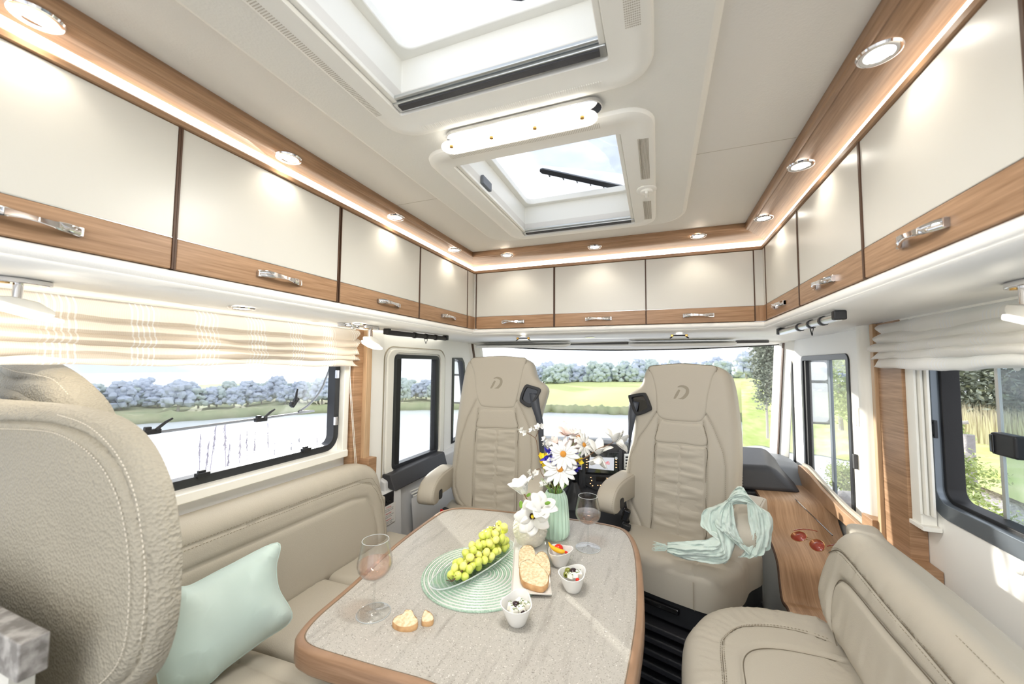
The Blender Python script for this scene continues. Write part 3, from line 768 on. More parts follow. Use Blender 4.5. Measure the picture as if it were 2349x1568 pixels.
# ================================================================== CAPTAIN SEATS
def framer(O, U, V):
    N_ = U.cross(V).normalized()
    return (lambda u, v, w=0.0: O + U * u + V * v + N_ * w), N_
def uvs(pxs, O, U, V): return [atp(x, y, O, U, V) for x, y in pxs]
def wr(amp, fu, fv, seed=0.0):
    return lambda u, v, d: amp * noise.noise(Vector((u * fu, v * fv, seed))) * min(d / .012, 1)
def loop_wrap(poly, closed=True): return list(poly) + ([poly[0]] if closed else [])
def emblem(mb, c, U, V, N_, s, off):
    """slanted open D of a swelling stroke"""
    st = [((-.50, -.52), .03), ((-.42, -.46), .10), ((-.10, .12), .10), ((-.02, .30), .03)]
    def strip(pts):
        k = len(mb.v); n = len(pts)
        for i, ((a, b), wd) in enumerate(pts):
            a0, b0 = pts[max(i - 1, 0)][0]; a1, b1 = pts[min(i + 1, n - 1)][0]; l = math.hypot(a1 - a0, b1 - b0); nx, ny = -(b1 - b0) / l, (a1 - a0) / l
            for sg in (-1, 1): mb.v.append(c + U * ((a + nx * wd * sg) * s) + V * ((b + ny * wd * sg) * s) + N_ * off)
        mb.f += [(k + 2 * i, k + 2 * i + 1, k + 2 * i + 3, k + 2 * i + 2) for i in range(n - 1)]
    strip(cat([((-.46 + .36 * t, -.40 + .72 * t)) for t in (0, .3, .6, 1)], 4) and [((x, y), .06 + .04 * math.sin(i / 12 * math.pi)) for i, (x, y) in enumerate(cat([(-.44, -.42), (-.30, -.18), (-.16, .10), (-.06, .28)], 4))])
    P = cat([(-.20, .48), (.12, .56), (.46, .40), (.48, .05), (.22, -.30), (-.12, -.46), (-.46, -.50)], 6)
    strip([((x, y), .02 + .10 * math.sin(min(i / (len(P) - 1) * 1.08, 1) * math.pi) ** .8) for i, (x, y) in enumerate(P)])
    return mb

def captain_seat(label, O, yaw, px, arm_raise=0.0, flip=1):
    U = Vector((math.cos(yaw), math.sin(yaw), 0)); back = Vector((-math.sin(yaw), math.cos(yaw), 0))
    V = (Vector((0, 0, 1)) + back * .09).normalized(); fr, N_ = framer(O, U, V)
    H = -back                                     # horizontal, towards the table
    t = thing('captain_seat', label, 'seat', (O.x, O.y, 0.0), yaw, 'cream leather captain seats')
    sil = uvs(px['sil'], O, U, V)
    cr = [(uvs(c, O, U, V), .0055, .0045) for c in px['seams']]
    base = lambda u, v: .012 * (1 - min(abs(u) / .25, 1) ** 2) * 0 + .010 * math.sin(max(0, min(v / .8, 1)) * 3.14) - .0 + .045 * max(0, abs(u) - .13)
    mb = pad(MB(), sil, fr, .014, .034, .036, base, .075, cr, wr(.0015, 8, 6))
    bk = mb.build('backrest', 'leather', t, angle=75)
    pn = [('headrest_panel', px['head'], .012, None), ('upper_back_panel', px['strip'], .010, wr(.0015, 9, 9, 3)), ]
    for nm, pp, r_, dp in pn:
        pad(MB(), uvs(pp, O, U, V), fr, .010, r_, .010, lambda u, v: base(u, v) + .030, .012, (), dp).build(nm, 'leather', t, angle=75)
    cp = uvs(px['centre'], O, U, V); sm = uvs(px['mid'], O, U, V)
    dp = lambda u, v, d: (.0065 * noise.noise(Vector((u * 7, v * 36, 1.7))) + .0040 * noise.noise(Vector((u * 14, v * 85, 4.7)))) * min(d / .012, 1)
    pad(MB(), cp, fr, .0075, .011, .010, lambda u, v: base(u, v) + .030, .012, [(sm, .006, .006)], dp, smooth=False).build('centre_back_panel', 'leather', t, angle=75)
    # double seams
    sb = MB()
    for c in px['seams']:
        q = uvs(c, O, U, V)
        stitches(sb, [fr(u, v, base(u, v) + .036 + .0005) for u, v in q], .005, .003, .0007, 4)
    sb.build('stitching', 'thread_dark', t, kind='stuff')
    c = atp(*px['emb'], O, U, V)
    emblem(MB(), fr(c[0], c[1], 0), U, V, N_, .062, base(*c) + .0408).build('embossed_emblem', 'emblem', t)
    for pp in (px['head'], px['strip'], px['centre']):
        q = resample(cat(uvs(pp, O, U, V), 4, True), .012); MB().tube([fr(u, v, base(u, v) + .0335) for u, v in list(q) + [q[0]]], .0011, 4, cap=False).build('seam', 'seam', t)
    # belt guide: recessed black plastic frame, and belt
    g = uvs(px['guide'], O, U, V); gc = np.mean(g, 0)
    gi = [tuple(gc + (np.array(p) - gc) * .70) for p in g]; gd = cat(g, 4, True); gid = cat(gi, 4, True)
    gu = MB().frame(gd, gid, .040, .064, lambda a, b, h: fr(a, b, h)).build('belt_guide', 'plastic_black', t, bevel=.003)
    MB().prism(gid, .040, .0505, lambda a, b, h: fr(a, b, h)).build('guide_recess', 'gloss_black', gu)
    mb = MB(); bl = [atp(*p, O, U, V) for p in px['belt_l']]; br = [atp(*p, O, U, V) for p in px['belt_r']]; ww = px['belt_w']
    bl, br = cat(bl, 5), cat(br, 5); m = len(bl); ww = np.interp(np.linspace(0, 1, m), np.linspace(0, 1, len(ww)), ww)
    k = len(mb.v)
    for a, b, w_ in zip(bl, br, ww): mb.v += [fr(a[0], a[1], w_), fr((a[0] + b[0]) / 2, (a[1] + b[1]) / 2, w_ + .002), fr(b[0], b[1], w_)]
    for i in range(m - 1):
        for q in (0, 1): mb.f.append((k + 3 * i + q, k + 3 * i + q + 1, k + 3 * i + 4 + q, k + 3 * i + 3 + q))
    mb.build('seat_belt', 'belt', t, solid=.0015)
    # cushion
    W = .245; zt = O.z
    def frc(u, w_, h=0.0): return Vector((O.x, O.y, 0)) + U * u + H * w_ + Vector((0, 0, zt - .035 + h))
    ol = [(-W, -.12), (-W, .12), (-W + .03, .24), (-.12, .295), (.10, .300), (.18, .275), (W - .01, .17), (W, .05), (W, -.12)]
    pad(MB(), ol, frc, .016, .05, .045, lambda u, w_: .012 * (w_ < -1), .10, [([(.098, .09), (.10, .30)], .006, .006), ([(.10, .13), (.17, .14), (W, .10)], .004, .005)], wr(.003, 7, 12, 9)).build('seat_cushion', 'leather', t, angle=75)
    e = MB().tube([frc(.10, .302, .0), frc(.10, .303, -.05), frc(.10, .301, -.10)], .0018, 5); stitches(e, [frc(.105, .3045, z) for z in (0, -.1)], .005, .003, .0008, 4)
    e.build('cushion_seam', 'leather_dark', t)
    # black shell below
    sh = [(-W + .005, -.15), (-W + .005, .12), (-W + .035, .225), (-.12, .285), (.10, .290), (.18, .262), (W - .015, .16), (W - .005, .05), (W - .005, -.15)]
    sh = cat(sh, 3, True)
    MB().prism(sh, zt - .225, zt - .125, lambda a, b, h: frc(a, b, h - zt + .035)).build('seat_shell', 'plastic_black', t, bevel=.008)
    MB().box(frc(-.03, .300, -.165 + .035 - .0), (.16, .022, .022), Matrix.Rotation(yaw, 3, 'Z')).build('release_handle', 'gloss_black', t, bevel=.006)
    # ribbed pedestal
    Rz = Matrix.Rotation(yaw, 3, 'Z')
    MB().box(frc(0, .05, -.3675 ), (.42, .38, .315), Rz).build('pedestal', 'rubber_black', t, bevel=.01)
    for i in range(6):
        MB().box(frc(-.02, .285 + .004 * i, -.215 - .045 * i), (.44, .085 , .024), Rz).build('pedestal_rib', 'floor_black', t, bevel=.006)
    # armrests
    def arm(nm, u0, zc, lift):
        pr = cat([(-.05, .042), (.08, .052), (.17, .048), (.235, .028), (.272, -.010), (.278, -.048), (.258, -.072), (.222, -.075), (.195, -.062), (.16, -.052), (.05, -.052), (-.05, -.050)], 4, True)
        ca, sa = math.cos(lift), math.sin(lift)
        def fa(a, b, h): return Vector((O.x, O.y, zc)) + U * (u0 + h) + H * (a * ca - b * sa) + Vector((0, 0, a * sa + b * ca))
        hw = .044
        pm_ = MB(); n = len(pr)
        prc = np.mean(pr, 0)
        lv = [(-hw, .62), (-hw * .97, .80), (-hw * .82, .93), (-hw * .5, .995), (0, 1.0), (hw * .5, .995), (hw * .82, .93), (hw * .97, .80), (hw, .62)]
        def shr(p, s_): d = (np.array(p) - prc); l = np.hypot(*d); return tuple(prc + d * (1 - (1 - s_) * .035 / max(l, .02)))
        for h, s_ in lv: pm_.v += [fa(*shr(p, s_), h) for p in pr]
        for j in range(len(lv) - 1): pm_.f += [(j * n + i, j * n + (i + 1) % n, (j + 1) * n + (i + 1) % n, (j + 1) * n + i) for i in range(n)]
        pm_.f += [tuple(range(n))[::-1], tuple((len(lv) - 1) * n + i for i in range(n))]
        a_ = pm_.build(nm, 'leather', t, angle=60)
        for sg in (-1, 1): MB().prism(rrect(.165, .205, -.064, -.018, .012), sg * hw - .004 * sg, sg * hw + .003 * sg, fa).build('adjuster', 'plastic_black', a_, bevel=.003)
        sb = MB(); stitches(sb, [fa(*shr(p, .97), hw * .86) for p in pr[2:26]], .005, .003, .0007, 4); stitches(sb, [fa(*shr(p, .97), -hw * .86) for p in pr[2:26]], .005, .003, .0007, 4)
        sb.build('armrest_stitching', 'thread_dark', a_, kind='stuff')
    for nm, u0, zc, lift in px['arms']: arm(nm, u0, zc, lift)
    return t, fr, base

PXL = dict(
 sil=[(1084, 824), (1117, 817.5), (1158, 816), (1192, 819.5), (1209, 824), (1222, 834), (1233, 868), (1249, 881), (1257.5, 895), (1252, 918), (1244, 944), (1239, 970), (1241, 1000), (1241, 1060), (1236, 1130), (1220, 1168), (1190, 1198), (1140, 1204), (1100, 1190), (1062, 1163), (1045.5, 1144), (1038, 1112), (1041, 1062), (1053, 956), (1066, 868), (1073, 838)],
 head=[(1085, 825.5), (1117, 819.5), (1158, 818), (1192, 821), (1210, 825), (1202.5, 856), (1192, 909), (1186.4, 928), (1178, 935), (1145, 935), (1113, 932), (1104, 923), (1097, 900), (1092, 859)],
 strip=[(1108, 938), (1145, 939), (1181, 939), (1188, 960), (1189.5, 981), (1145, 980.5), (1100.5, 978.5), (1102.5, 957)],
 centre=[(1100, 981), (1145, 983), (1189.5, 984), (1189, 1030), (1188, 1074), (1183.5, 1198), (1140, 1203), (1090, 1186), (1092.5, 1103), (1097, 1030)],
 mid=[(1145, 981), (1142, 1050), (1138, 1203)],
 seams=[[(1098, 917), (1079, 956), (1062, 1009), (1056, 1050), (1050, 1085), (1050, 1112), (1059, 1141), (1077, 1165)], [(1192, 921), (1204, 948), (1219, 985), (1223, 1040), (1221, 1075), (1210, 1130), (1198, 1165)], [(1102, 936), (1097, 985), (1092, 1040), (1089, 1100), (1087, 1185)], [(1187, 936), (1192, 985), (1192, 1074), (1187, 1198)]],
 emb=(1142, 881), guide=[(1209, 884), (1224, 885), (1244, 893), (1236, 912), (1221, 933), (1203, 926), (1197, 914)],
 belt_l=[(1218, 902), (1224, 930), (1236, 968), (1240, 1010), (1243, 1060)], belt_r=[(1238, 903), (1243, 932), (1250, 968), (1251, 1010), (1250, 1060)], belt_w=[.052, .066, .066, .06, .04],
 arms=[('armrest', -.270, .715, 0), ('armrest', .255, .73, .0)])
PXR = dict(
 sil=[(1493.4, 841.6), (1523, 836), (1567, 833), (1611, 836), (1649, 841.6), (1669.5, 856), (1678, 871), (1685.6, 903), (1693, 956), (1697.4, 1003), (1699, 1056), (1697.5, 1112), (1696, 1176), (1681, 1214), (1640, 1240), (1560, 1236), (1500, 1226), (1455, 1208), (1443.5, 1176), (1438, 1117), (1440.6, 1073), (1449, 1029), (1456, 1000), (1459, 965), (1453, 943), (1446, 921), (1448, 903), (1458, 896), (1473, 884), (1479, 868), (1484.6, 850)],
 head=[(1494, 843), (1523, 838), (1567, 835), (1611, 838), (1648, 843), (1640, 868), (1631, 906), (1625.5, 947), (1617, 963), (1603, 968), (1570, 966.5), (1536, 963), (1519, 956), (1512.5, 941.4), (1509.6, 897.4), (1502, 865)],
 strip=[(1522.5, 962), (1536, 966), (1570, 969.5), (1603, 971), (1614, 970), (1622.5, 986), (1625, 1021), (1570, 1016), (1513, 1010.5), (1514.5, 985.4)],
 centre=[(1512.5, 1013), (1570, 1018.5), (1625, 1024), (1624.5, 1073), (1623, 1132), (1621, 1237), (1560, 1234), (1502, 1224), (1502.5, 1176), (1506.6, 1117), (1509.6, 1059)],
 mid=[(1566, 1017), (1563, 1120), (1559, 1236)],
 seams=[[(1512.5, 944), (1490.5, 979.5), (1473, 1003), (1455.5, 1044), (1451, 1091), (1455.5, 1147), (1482, 1206)], [(1627, 953), (1646, 991), (1663, 1035), (1669.5, 1073), (1669, 1140), (1660, 1190)], [(1517, 960), (1510, 1011), (1504, 1100), (1498, 1222)], [(1619, 967), (1627, 1011), (1627, 1100), (1624, 1235)]],
 emb=(1567, 903), guide=[(1452, 912), (1457, 906), (1483, 901.5), (1491, 905), (1503, 935), (1497, 943), (1477, 951), (1466, 948)],
 belt_l=[(1453, 919), (1452.5, 950), (1452, 990), (1449, 1030)], belt_r=[(1475, 922), (1468, 962), (1461, 990), (1451, 1031)], belt_w=[.052, .066, .06, .04],
 arms=[('armrest', -.268, .748, .0), ('armrest', .262, .742, .06)])
sL, frL, baL = captain_seat('left cream leather captain seat turned towards the table, in front of the door window', Vector((-.835, 1.93, .56)), R(8), PXL)
sR, frR, baR = captain_seat('right cream leather captain seat turned towards the table, with the mint scarf', Vector((.11, 1.94, .56)), R(-18), PXR)
# seat belt buckles
t = thing('belt_buckle', 'black belt buckle beside the right captain seat', 'buckle', at(1443, 1195, 'y', 1.93))
q = at(1436, 1180, 'y', 1.90)
MB().box(q, (.034, .03, .055), Matrix.Rotation(.3, 3, 'Y')).build('buckle_housing', 'gloss_black', t, bevel=.008)
MB().box(q + Vector((0, 0, -.055)), (.04, .03, .03), Matrix.Rotation(.3, 3, 'Y')).build('buckle_base', 'plastic_black', t, bevel=.006)
q = at(1016, 1176, 'y', 1.74)
t = thing('belt_buckle', 'black belt buckle with red button at the left captain seat', 'buckle', q)
MB().box(q + Vector((.008, .006, 0)), (.03, .025, .05), Matrix.Rotation(.25, 3, 'Y')).build('buckle_housing', 'plastic_black', t, bevel=.005)
MB().box(q + Vector((-.004, -.010, 0)), (.018, .006, .044), Matrix.Rotation(.25, 3, 'Y')).build('release_button', 'red', t, bevel=.002)

# ================================================================== LEFT SOFA
def gather(poly_c, amp, k, d0, wd, seed=0.0):
    cx_, cy_ = poly_c
    def f(u, v, d):
        s_ = math.atan2(v - cy_, u - cx_) * .3 + u * .6 + v * .6
        return amp * noise.noise(Vector((s_ * k, d * 6, seed))) * math.exp(-((d - d0) / wd) ** 2)
    return f
t = thing('side_sofa', 'cream leather side bench sofa under the left window', 'sofa', (-1.1, .9, 0))
O = Vector((-1.185, 0, .54)); U, V = Vector((0, 1, 0)), Vector((-.14, 0, .99)).normalized(); fr, N_ = framer(O, U, V)
ol = [(.48, -.03), (.7, -.03), (1.40, -.03), (1.462, .0), (1.468, .10), (1.455, .22), (1.425, .31), (1.36, .352), (1.25, .362), (.7, .362), (.48, .362)]
inner = [(.48, .235), (.7, .235), (1.25, .232), (1.335, .215), (1.37, .16), (1.385, .08), (1.385, -.03)]
gt = lambda u, v, d: .006 * noise.noise(Vector((u * 40, d * 5, 2))) * math.exp(-((d - .045) / .03) ** 2) if (u > .1) else 0
pad(MB(), ol, fr, .018, .05, .055, None, .045, [(inner, .007, .007), ([(.48, .295), (.7, .295), (1.29, .290), (1.385, .25), (1.425, .16), (1.43, .0)], .004, .004)], gt).build('backrest', 'leather', t, angle=75)
sb = MB(); stitches(sb, [fr(u, v, .0565) for u, v in cat([(.5, .302), (.7, .302), (1.29, .297), (1.39, .256), (1.432, .16)], 6)], .005, .004, .0008, 4)
stitches(sb, [fr(u, v, .0565) for u, v in cat([(.5, .288), (.7, .288), (1.28, .283), (1.375, .245), (1.42, .16)], 6)], .005, .004, .0008, 4)
sb.build('stitching', 'thread_dark', t, kind='stuff')
flat = lambda z0: (lambda a, b, h=0.0: Vector((a, b, z0 + h)))
for (y0, y1, z, x1) in ((.79, 1.112, .525, -.72), (1.114, 1.52, .525, -.72)):
    pad(MB(), rrect(-1.20, x1, y0, y1, .02, 3), flat(z), .022, .03, .03, None, .11, (), wr(.004, 6, 6, y0), smooth=False).build('seat_cushion', 'leather', t, angle=75)
MB().bb(WL + .004, -.76, .79, 1.50, .0, .414).build('base', 'plastic_white', t, bevel=.01)
# forward-facing bench under the near end of the table
t = thing('dinette_bench', 'cream leather bench seat at the near left, mostly under the table', 'bench', (-.85, .5, 0))
ol = [(-1.17, .44), (-1.175, .70), (-1.13, .755), (-.80, .775), (-.55, .77), (-.46, .72), (-.46, .44)]
pad(MB(), ol, flat(.53), .018, .05, .05, None, .12, [([(-1.2, .68), (-1.0, .70), (-.6, .70), (-.5, .66)], .006, .006), ([(-1.02, .44), (-1.0, .70)], .005, .005)], wr(.004, 7, 7, 5)).build('seat_cushion', 'leather', t, angle=75)
sb = MB()
for dx in (-.008, .008): stitches(sb, [(-1.02 + dx, .46, .5795), (-1.0 + dx, .69, .5795)], .005, .004, .0008, 4)
sb.build('stitching', 'thread_dark', t, kind='stuff')
MB().bb(-1.16, -.50, .45, .72, .0, .41).build('base', 'plastic_white', t, bevel=.01)

# ================================================================== FOREGROUND SEAT BACK
t = thing('high_back_seat', 'large grained cream leather seat back with white stitching at the left foreground', 'seat', (-.85, .37, 0))
O = Vector((-.7, .345, 1.0)); U, V = Vector((1, 0, 0)), Vector((0, 0, 1)); fr, N_ = framer(O, U, V)
px = [(-90, 912), (0, 915), (150, 926), (250, 945), (312, 975), (355, 1022), (388, 1090), (405, 1160), (415, 1250), (415, 1330), (411, 1400), (396, 1470), (370, 1530), (330, 1570), (280, 1600), (230, 1640), (-90, 1640)]
ol = uvs(px, O, U, V)
sm = cat(uvs([(-90, 962), (0, 962), (130, 962), (215, 975), (275, 1003), (322, 1045), (355, 1110), (375, 1180), (388, 1260), (390, 1340), (384, 1420), (370, 1475), (345, 1518), (300, 1552), (190, 1590)], O, U, V), 5)
pad(MB(), ol, fr, .011, .042, .034, None, .001, [(sm, .007, .0035)], lambda u, v, d: .004 * noise.noise(Vector((u * 9, v * 9, 1)))).build('backrest', 'leather_big', t, angle=75)
sb = MB(); s1 = cat(uvs([(-60, 975), (0, 976), (110, 977), (190, 983), (250, 1008), (300, 1050), (337, 1110), (358, 1180), (369, 1260), (371, 1340), (365, 1415), (352, 1465), (328, 1503), (285, 1535), (190, 1566)], O, U, V), 6)
stitches(sb, [fr(u, v, .0355) for u, v in s1], .0042, .0032, .0008, 5)
s2 = cat(uvs([(200, 945), (262, 965), (312, 1003), (350, 1052), (378, 1120), (393, 1200), (402, 1280), (401, 1360), (393, 1430)], O, U, V), 6)
stitches(sb, [fr(u, v, .0335) for u, v in s2], .0036, .0032, .0007, 5)
sb.build('stitching', 'thread', t, kind='stuff')
O2 = Vector((-.7, .45, 1.0)); fr2, _ = framer(O2, U, V)
px = [(-90, 800), (0, 797), (60, 806), (120, 826), (180, 858), (228, 900), (258, 940), (268, 985), (268, 1100), (-90, 1100)]
s3 = uvs([(-90, 835), (0, 836), (50, 848), (92, 866), (130, 868), (175, 870), (212, 888), (240, 918), (262, 965)], O2, U, V)
pad(MB(), uvs(px, O2, U, V), fr2, .013, .04, .05, None, .002, [(cat(s3, 4), .008, .006)], lambda u, v, d: .004 * noise.noise(Vector((u * 12, v * 12, 7)))).build('headrest', 'leather_big', t, angle=75)
px = [(-90, 873), (0, 876), (50, 886), (95, 903), (130, 930), (90, 930), (-90, 915)]
O3 = Vector((-.7, .42, 1.0)); fr3, _ = framer(O3, U, V)
pad(MB(), uvs(px, O3, U, V), fr3, .012, .02, .03, None, .01).build('lumbar_roll', 'leather_big', t, angle=75)
sb = MB(); stitches(sb, [fr2(u, v, .0505) for u, v in cat(uvs([(0, 822), (60, 834), (110, 850), (150, 856), (200, 868), (235, 900)], O2, U, V), 5)], .004, .004, .0008, 5)
sb.build('stitching', 'thread', t, kind='stuff')
q0 = uvs([(-40, 1408), (30, 1412), (90, 1406), (114, 1418), (121, 1445), (123, 1500), (118, 1600)], O, U, V)
MB().tube([fr(u, v, .036) for u, v in cat(q0, 5)], .004, 8).build('welt', 'leather_dark', t)
MB().bb(-1.15, -.62, .32, .42, .0, .60).build('base', 'plastic_white', t, bevel=.01)
# corner of a stone-look worktop in front of it
t = thing('worktop', 'grey stone-look worktop corner on a white panel, bottom left', 'worktop', (-.9, .2, .8))
a = at(118, 1446, 'y', .262); za = a.z
mat('stone', sRGB(176, 172, 168), .5, var=(60, .12, sRGB(120, 116, 112)), bump=('noise', 200, .3))
MB().bb(a.x - .5, a.x, .236, .262, za - .045, za).build('stone_slab', 'stone', t, bevel=.002)
MB().bb(a.x - .5, a.x - .025, .238, .260, .0, za - .045).build('white_panel', 'ivory', t)

# ================================================================== RIGHT SOFA
t = thing('corner_sofa', 'cream leather side seat with gathered seams under the right window', 'sofa', (.4, 1.1, 0))
zT = .84; O = Vector((.515, 1.0, zT)); U, V = Vector((0, -1, 0)), Vector((.22, 0, .975)).normalized(); fr, N_ = framer(O, U, V)
sil = [(1943, 1212), (1917, 1219), (1897, 1250), (1886, 1276), (1875, 1306), (1868, 1335), (1867, 1363), (1877, 1411), (1897, 1460), (1921, 1500), (1961, 1568), (2020, 1660)]
top = [(2470, 1760), (2313, 1568), (2220, 1477), (2120, 1380), (2040, 1305), (1985, 1252)]
N0 = U.cross(V).normalized(); OQ = O + N0 * .03
olr = uvs(sil + top, OQ, U, V)
S2 = cat(uvs([(1884, 1300), (1893, 1278), (1908, 1266), (1928, 1264), (1955, 1290), (1980, 1320), (2040, 1392), (2120, 1484), (2192, 1568), (2300, 1690)], OQ, U, V), 5)
S3 = cat(uvs([(1925, 1500), (1908, 1440), (1907, 1390), (1913, 1350), (1925, 1330), (1940, 1335), (1965, 1362), (2020, 1430), (2080, 1500), (2139, 1568), (2240, 1690)], OQ, U, V), 5)
def gr(u, v, d): return (.0040 * noise.noise(Vector((u * 50, v * 4, 1))) + .0032 * noise.noise(Vector((u * 115, v * 6, 5)))) * math.exp(-((d - .065) / .05) ** 2) * min(d / .015, 1)
pad(MB(), olr, fr, .010, .055, .048, lambda u, v: -.012, .01, [(S2, .004, .004), (S3, .012, .008)], gr).build('backrest', 'leather', t, angle=75)
frt = flat(zT - .012)
top2 = [(1941, 1211), (1966, 1209), (2014, 1218), (2042, 1250), (2110, 1302), (2200, 1373), (2349, 1498), (2500, 1640), (2400, 1672), (2313, 1575), (2220, 1484), (2120, 1387), (2040, 1312), (1985, 1258)]
P = [at(x, y, 'z', zT - .012) for x, y in top2]
pad(MB(), [(p.x, p.y) for p in P], frt, .012, .022, .016, None, .30, (), wr(.002, 12, 12, 3)).build('top_strip', 'leather', t, angle=75)
sb = MB()
for off in (.0, ): stitches(sb, [at(x, y, 'z', zT + .0065) for x, y in cat([(1990, 1263), (2045, 1317), (2125, 1391), (2225, 1488), (2318, 1580)], 6)], .005, .004, .0008, 4)
MB().tube([fr(u, v, .0335) for u, v in S2[9:]], .0014, 5).build('seam', 'seam', t)
MB().tube([fr(u, v, .0285) for u, v in S3[2:]], .0014, 5).build('seam', 'seam', t)
for dv in (-.006, .006): stitches(sb, [fr(u, v + dv, .0365) for u, v in S2[9:]], .005, .004, .0008, 4)
sb.build('stitching', 'thread_dark', t, kind='stuff')
zs = .52
sp_ = [(1563, 1600), (1563.6, 1568), (1563.6, 1504), (1569.7, 1464), (1590, 1435.6), (1618, 1411), (1658.6, 1399), (1707, 1397), (1763.6, 1403), (1824, 1413), (1881, 1425.5), (1930, 1460), (1990, 1540), (2080, 1700), (1563, 1700)]
P = [at(x, y, 'z', zs + .02) for x, y in sp_]
A_ = [at(x, y, 'z', zs + .045) for x, y in [(1664, 1640), (1662.6, 1568), (1656.6, 1484), (1666.7, 1460), (1699, 1439.6), (1763.6, 1437.6), (1844, 1451.7), (1901, 1472)]]
B_ = [at(x, y, 'z', zs + .045) for x, y in [(1715, 1640), (1711, 1568), (1705, 1516), (1719, 1492), (1751.5, 1484), (1804, 1488), (1885, 1504), (1929, 1516)]]
A_ = cat([(p.x, p.y) for p in A_], 5); B_ = cat([(p.x, p.y) for p in B_], 5)
def gs(u, v, d):
    s_ = math.atan2(v - 1.2, u - .35) * .35
    return (.0050 * noise.noise(Vector((s_ * 75, d * 4, 8))) + .0045 * noise.noise(Vector((s_ * 170, d * 5, 3)))) * math.exp(-((d - .06) / .045) ** 2) * min(d / .015, 1)
pad(MB(), [(p.x, p.y) for p in P], flat(zs), .010, .05, .05, None, .12, [(A_, .0045, .004), (B_, .010, .008)], gs).build('seat_cushion', 'leather', t, angle=75)
sb = MB()
MB().tube([(x, y, zs + .0462) for x, y in A_], .0012, 5).build('seam', 'seam', t)
MB().tube([(x, y, zs + .0415) for x, y in B_], .0014, 5).build('seam', 'seam', t)
for k in (-.005, .005): stitches(sb, [(x + k, y + k, zs + .050) for x, y in A_], .005, .004, .0008, 4)
sb.build('stitching', 'thread_dark', t, kind='stuff')
MB().bb(.10, .72, .5, 1.42, .02, .40).build('base', 'rubber_black', t, bevel=.01)
# ================================================================== TABLE
TZ = .72
tl = [(1030, 1165), (1450, 1215)]
def tb(px, z=TZ): return [(p.x, p.y) for p in (at(x, y, 'z', z) for x, y in px)]
laminate = mat('laminate', sRGB(200, 196, 188), .32, spec=.4, bump=('noise', 500, .10))
nt_ = laminate.node_tree; b_ = nt_.nodes['Principled BSDF']; tc_ = nt_.nodes.new('ShaderNodeTexCoord')
def nz_(sc3, s, det=4, r0=.4, r1=.6):
    mp = nt_.nodes.new('ShaderNodeMapping'); mp.inputs['Scale'].default_value = sc3; mp.inputs['Rotation'].default_value = (0, 0, 0)
    n = nt_.nodes.new('ShaderNodeTexNoise'); n.inputs['Scale'].default_value = s; n.inputs['Detail'].default_value = det
    rp = nt_.nodes.new('ShaderNodeMapRange'); rp.inputs[1].default_value = r0; rp.inputs[2].default_value = r1
    nt_.links.new(tc_.outputs['Object'], mp.inputs[0]); nt_.links.new(mp.outputs[0], n.inputs['Vector']); nt_.links.new(n.outputs['Fac'], rp.inputs[0]); return rp.outputs[0]
def mixc(f, a, b, c2):
    mx = nt_.nodes.new('ShaderNodeMix'); mx.data_type = 'RGBA'; nt_.links.new(f, mx.inputs[0])
    if a is None: mx.inputs[6].default_value = b
    else: nt_.links.new(a, mx.inputs[6])
    mx.inputs[7].default_value = c2; return mx.outputs[2]
c_ = mixc(nz_((9, 1.0, 1), 6, 8, .54, .80), None, sRGB(176, 172, 164), sRGB(148, 143, 135))       # streaks along the table
c_ = mixc(nz_((1, 1, 1), 420, 2, .60, .70), c_, None, sRGB(110, 104, 96))
c_ = mixc(nz_((1, 1, 1), 330, 2, .66, .74), c_, None, sRGB(240, 238, 232))
nt_.links.new(c_, b_.inputs['Base Color'])
outer = [(675, 1462), (690, 1438), (722, 1405), (800, 1340), (900, 1250), (985, 1187), (1020, 1168), (1075, 1163), (1200, 1175), (1330, 1190), (1415, 1205), (1447, 1222), (1466, 1258), (1475, 1310), (1479, 1380), (1477, 1440), (1468, 1510)]
outer = [(680, 1484)] + outer[0:] + [(1456, 1590)]
P = tb(outer); P = cat(P, 4)
# near end: rounded corners, mirrored from the far end
xl = P[0][0]; yn = .62
near = [(-.085, .64), (-.15, .612), (-.30, .610)] + tb([(1000, 1591), (850, 1544), (770, 1519), (706, 1499)])
outl_ = P + cat(near, 3)
outl_ = [tuple(p) for p in resample(outl_, .012)]
cen = (-.42, 1.05)
t = thing('dining_table', 'dining table with grey stone-look top and light wooden edge', 'table', (cen[0], cen[1], 0))
inn_ = inset(outl_, .021)
for i_ in range(3): inn_ = [tuple((np.array(inn_[k - 1]) + 2 * np.array(inn_[k]) + np.array(inn_[(k + 1) % len(inn_)])) / 4) for k in range(len(inn_))]
MB().prism(inn_, TZ - .012, TZ).build('table_top', 'laminate', t)
mb = MB(); n = len(outl_); sm_ = outl_
rows = [[(*p, TZ - .0005) for p in inset(inn_, .001)], [(*p, TZ + .0012) for p in inset(inn_, -.004)], [(*p, TZ + .0005) for p in inset(sm_, .006)], [(*p, TZ - .005) for p in inset(sm_, .001)], [(*p, TZ - .040) for p in sm_], [(*p, TZ - .049) for p in inset(sm_, .006)], [(*p, TZ - .050) for p in inset(inn_, .002)]]
for r in rows: mb.v += [Vector(p) for p in r]
for j in range(len(rows) - 1): mb.f += [(j * n + i, j * n + (i + 1) % n, (j + 1) * n + (i + 1) % n, (j + 1) * n + i) for i in range(n)]
wood('edge_wood', 'xy', sRGB(164, 132, 106), sRGB(132, 102, 78), .35)
mb.build('wooden_edge', 'edge_wood', t, angle=60)
MB().prism(inset(inn_, .012), TZ - .034, TZ - .0125).build('core', 'ivory', t)
MB().lathe([(.045, .02), (.045, TZ - .035)], 24, (cen[0], cen[1] + .1, 0)).build('column', 'alu', t)
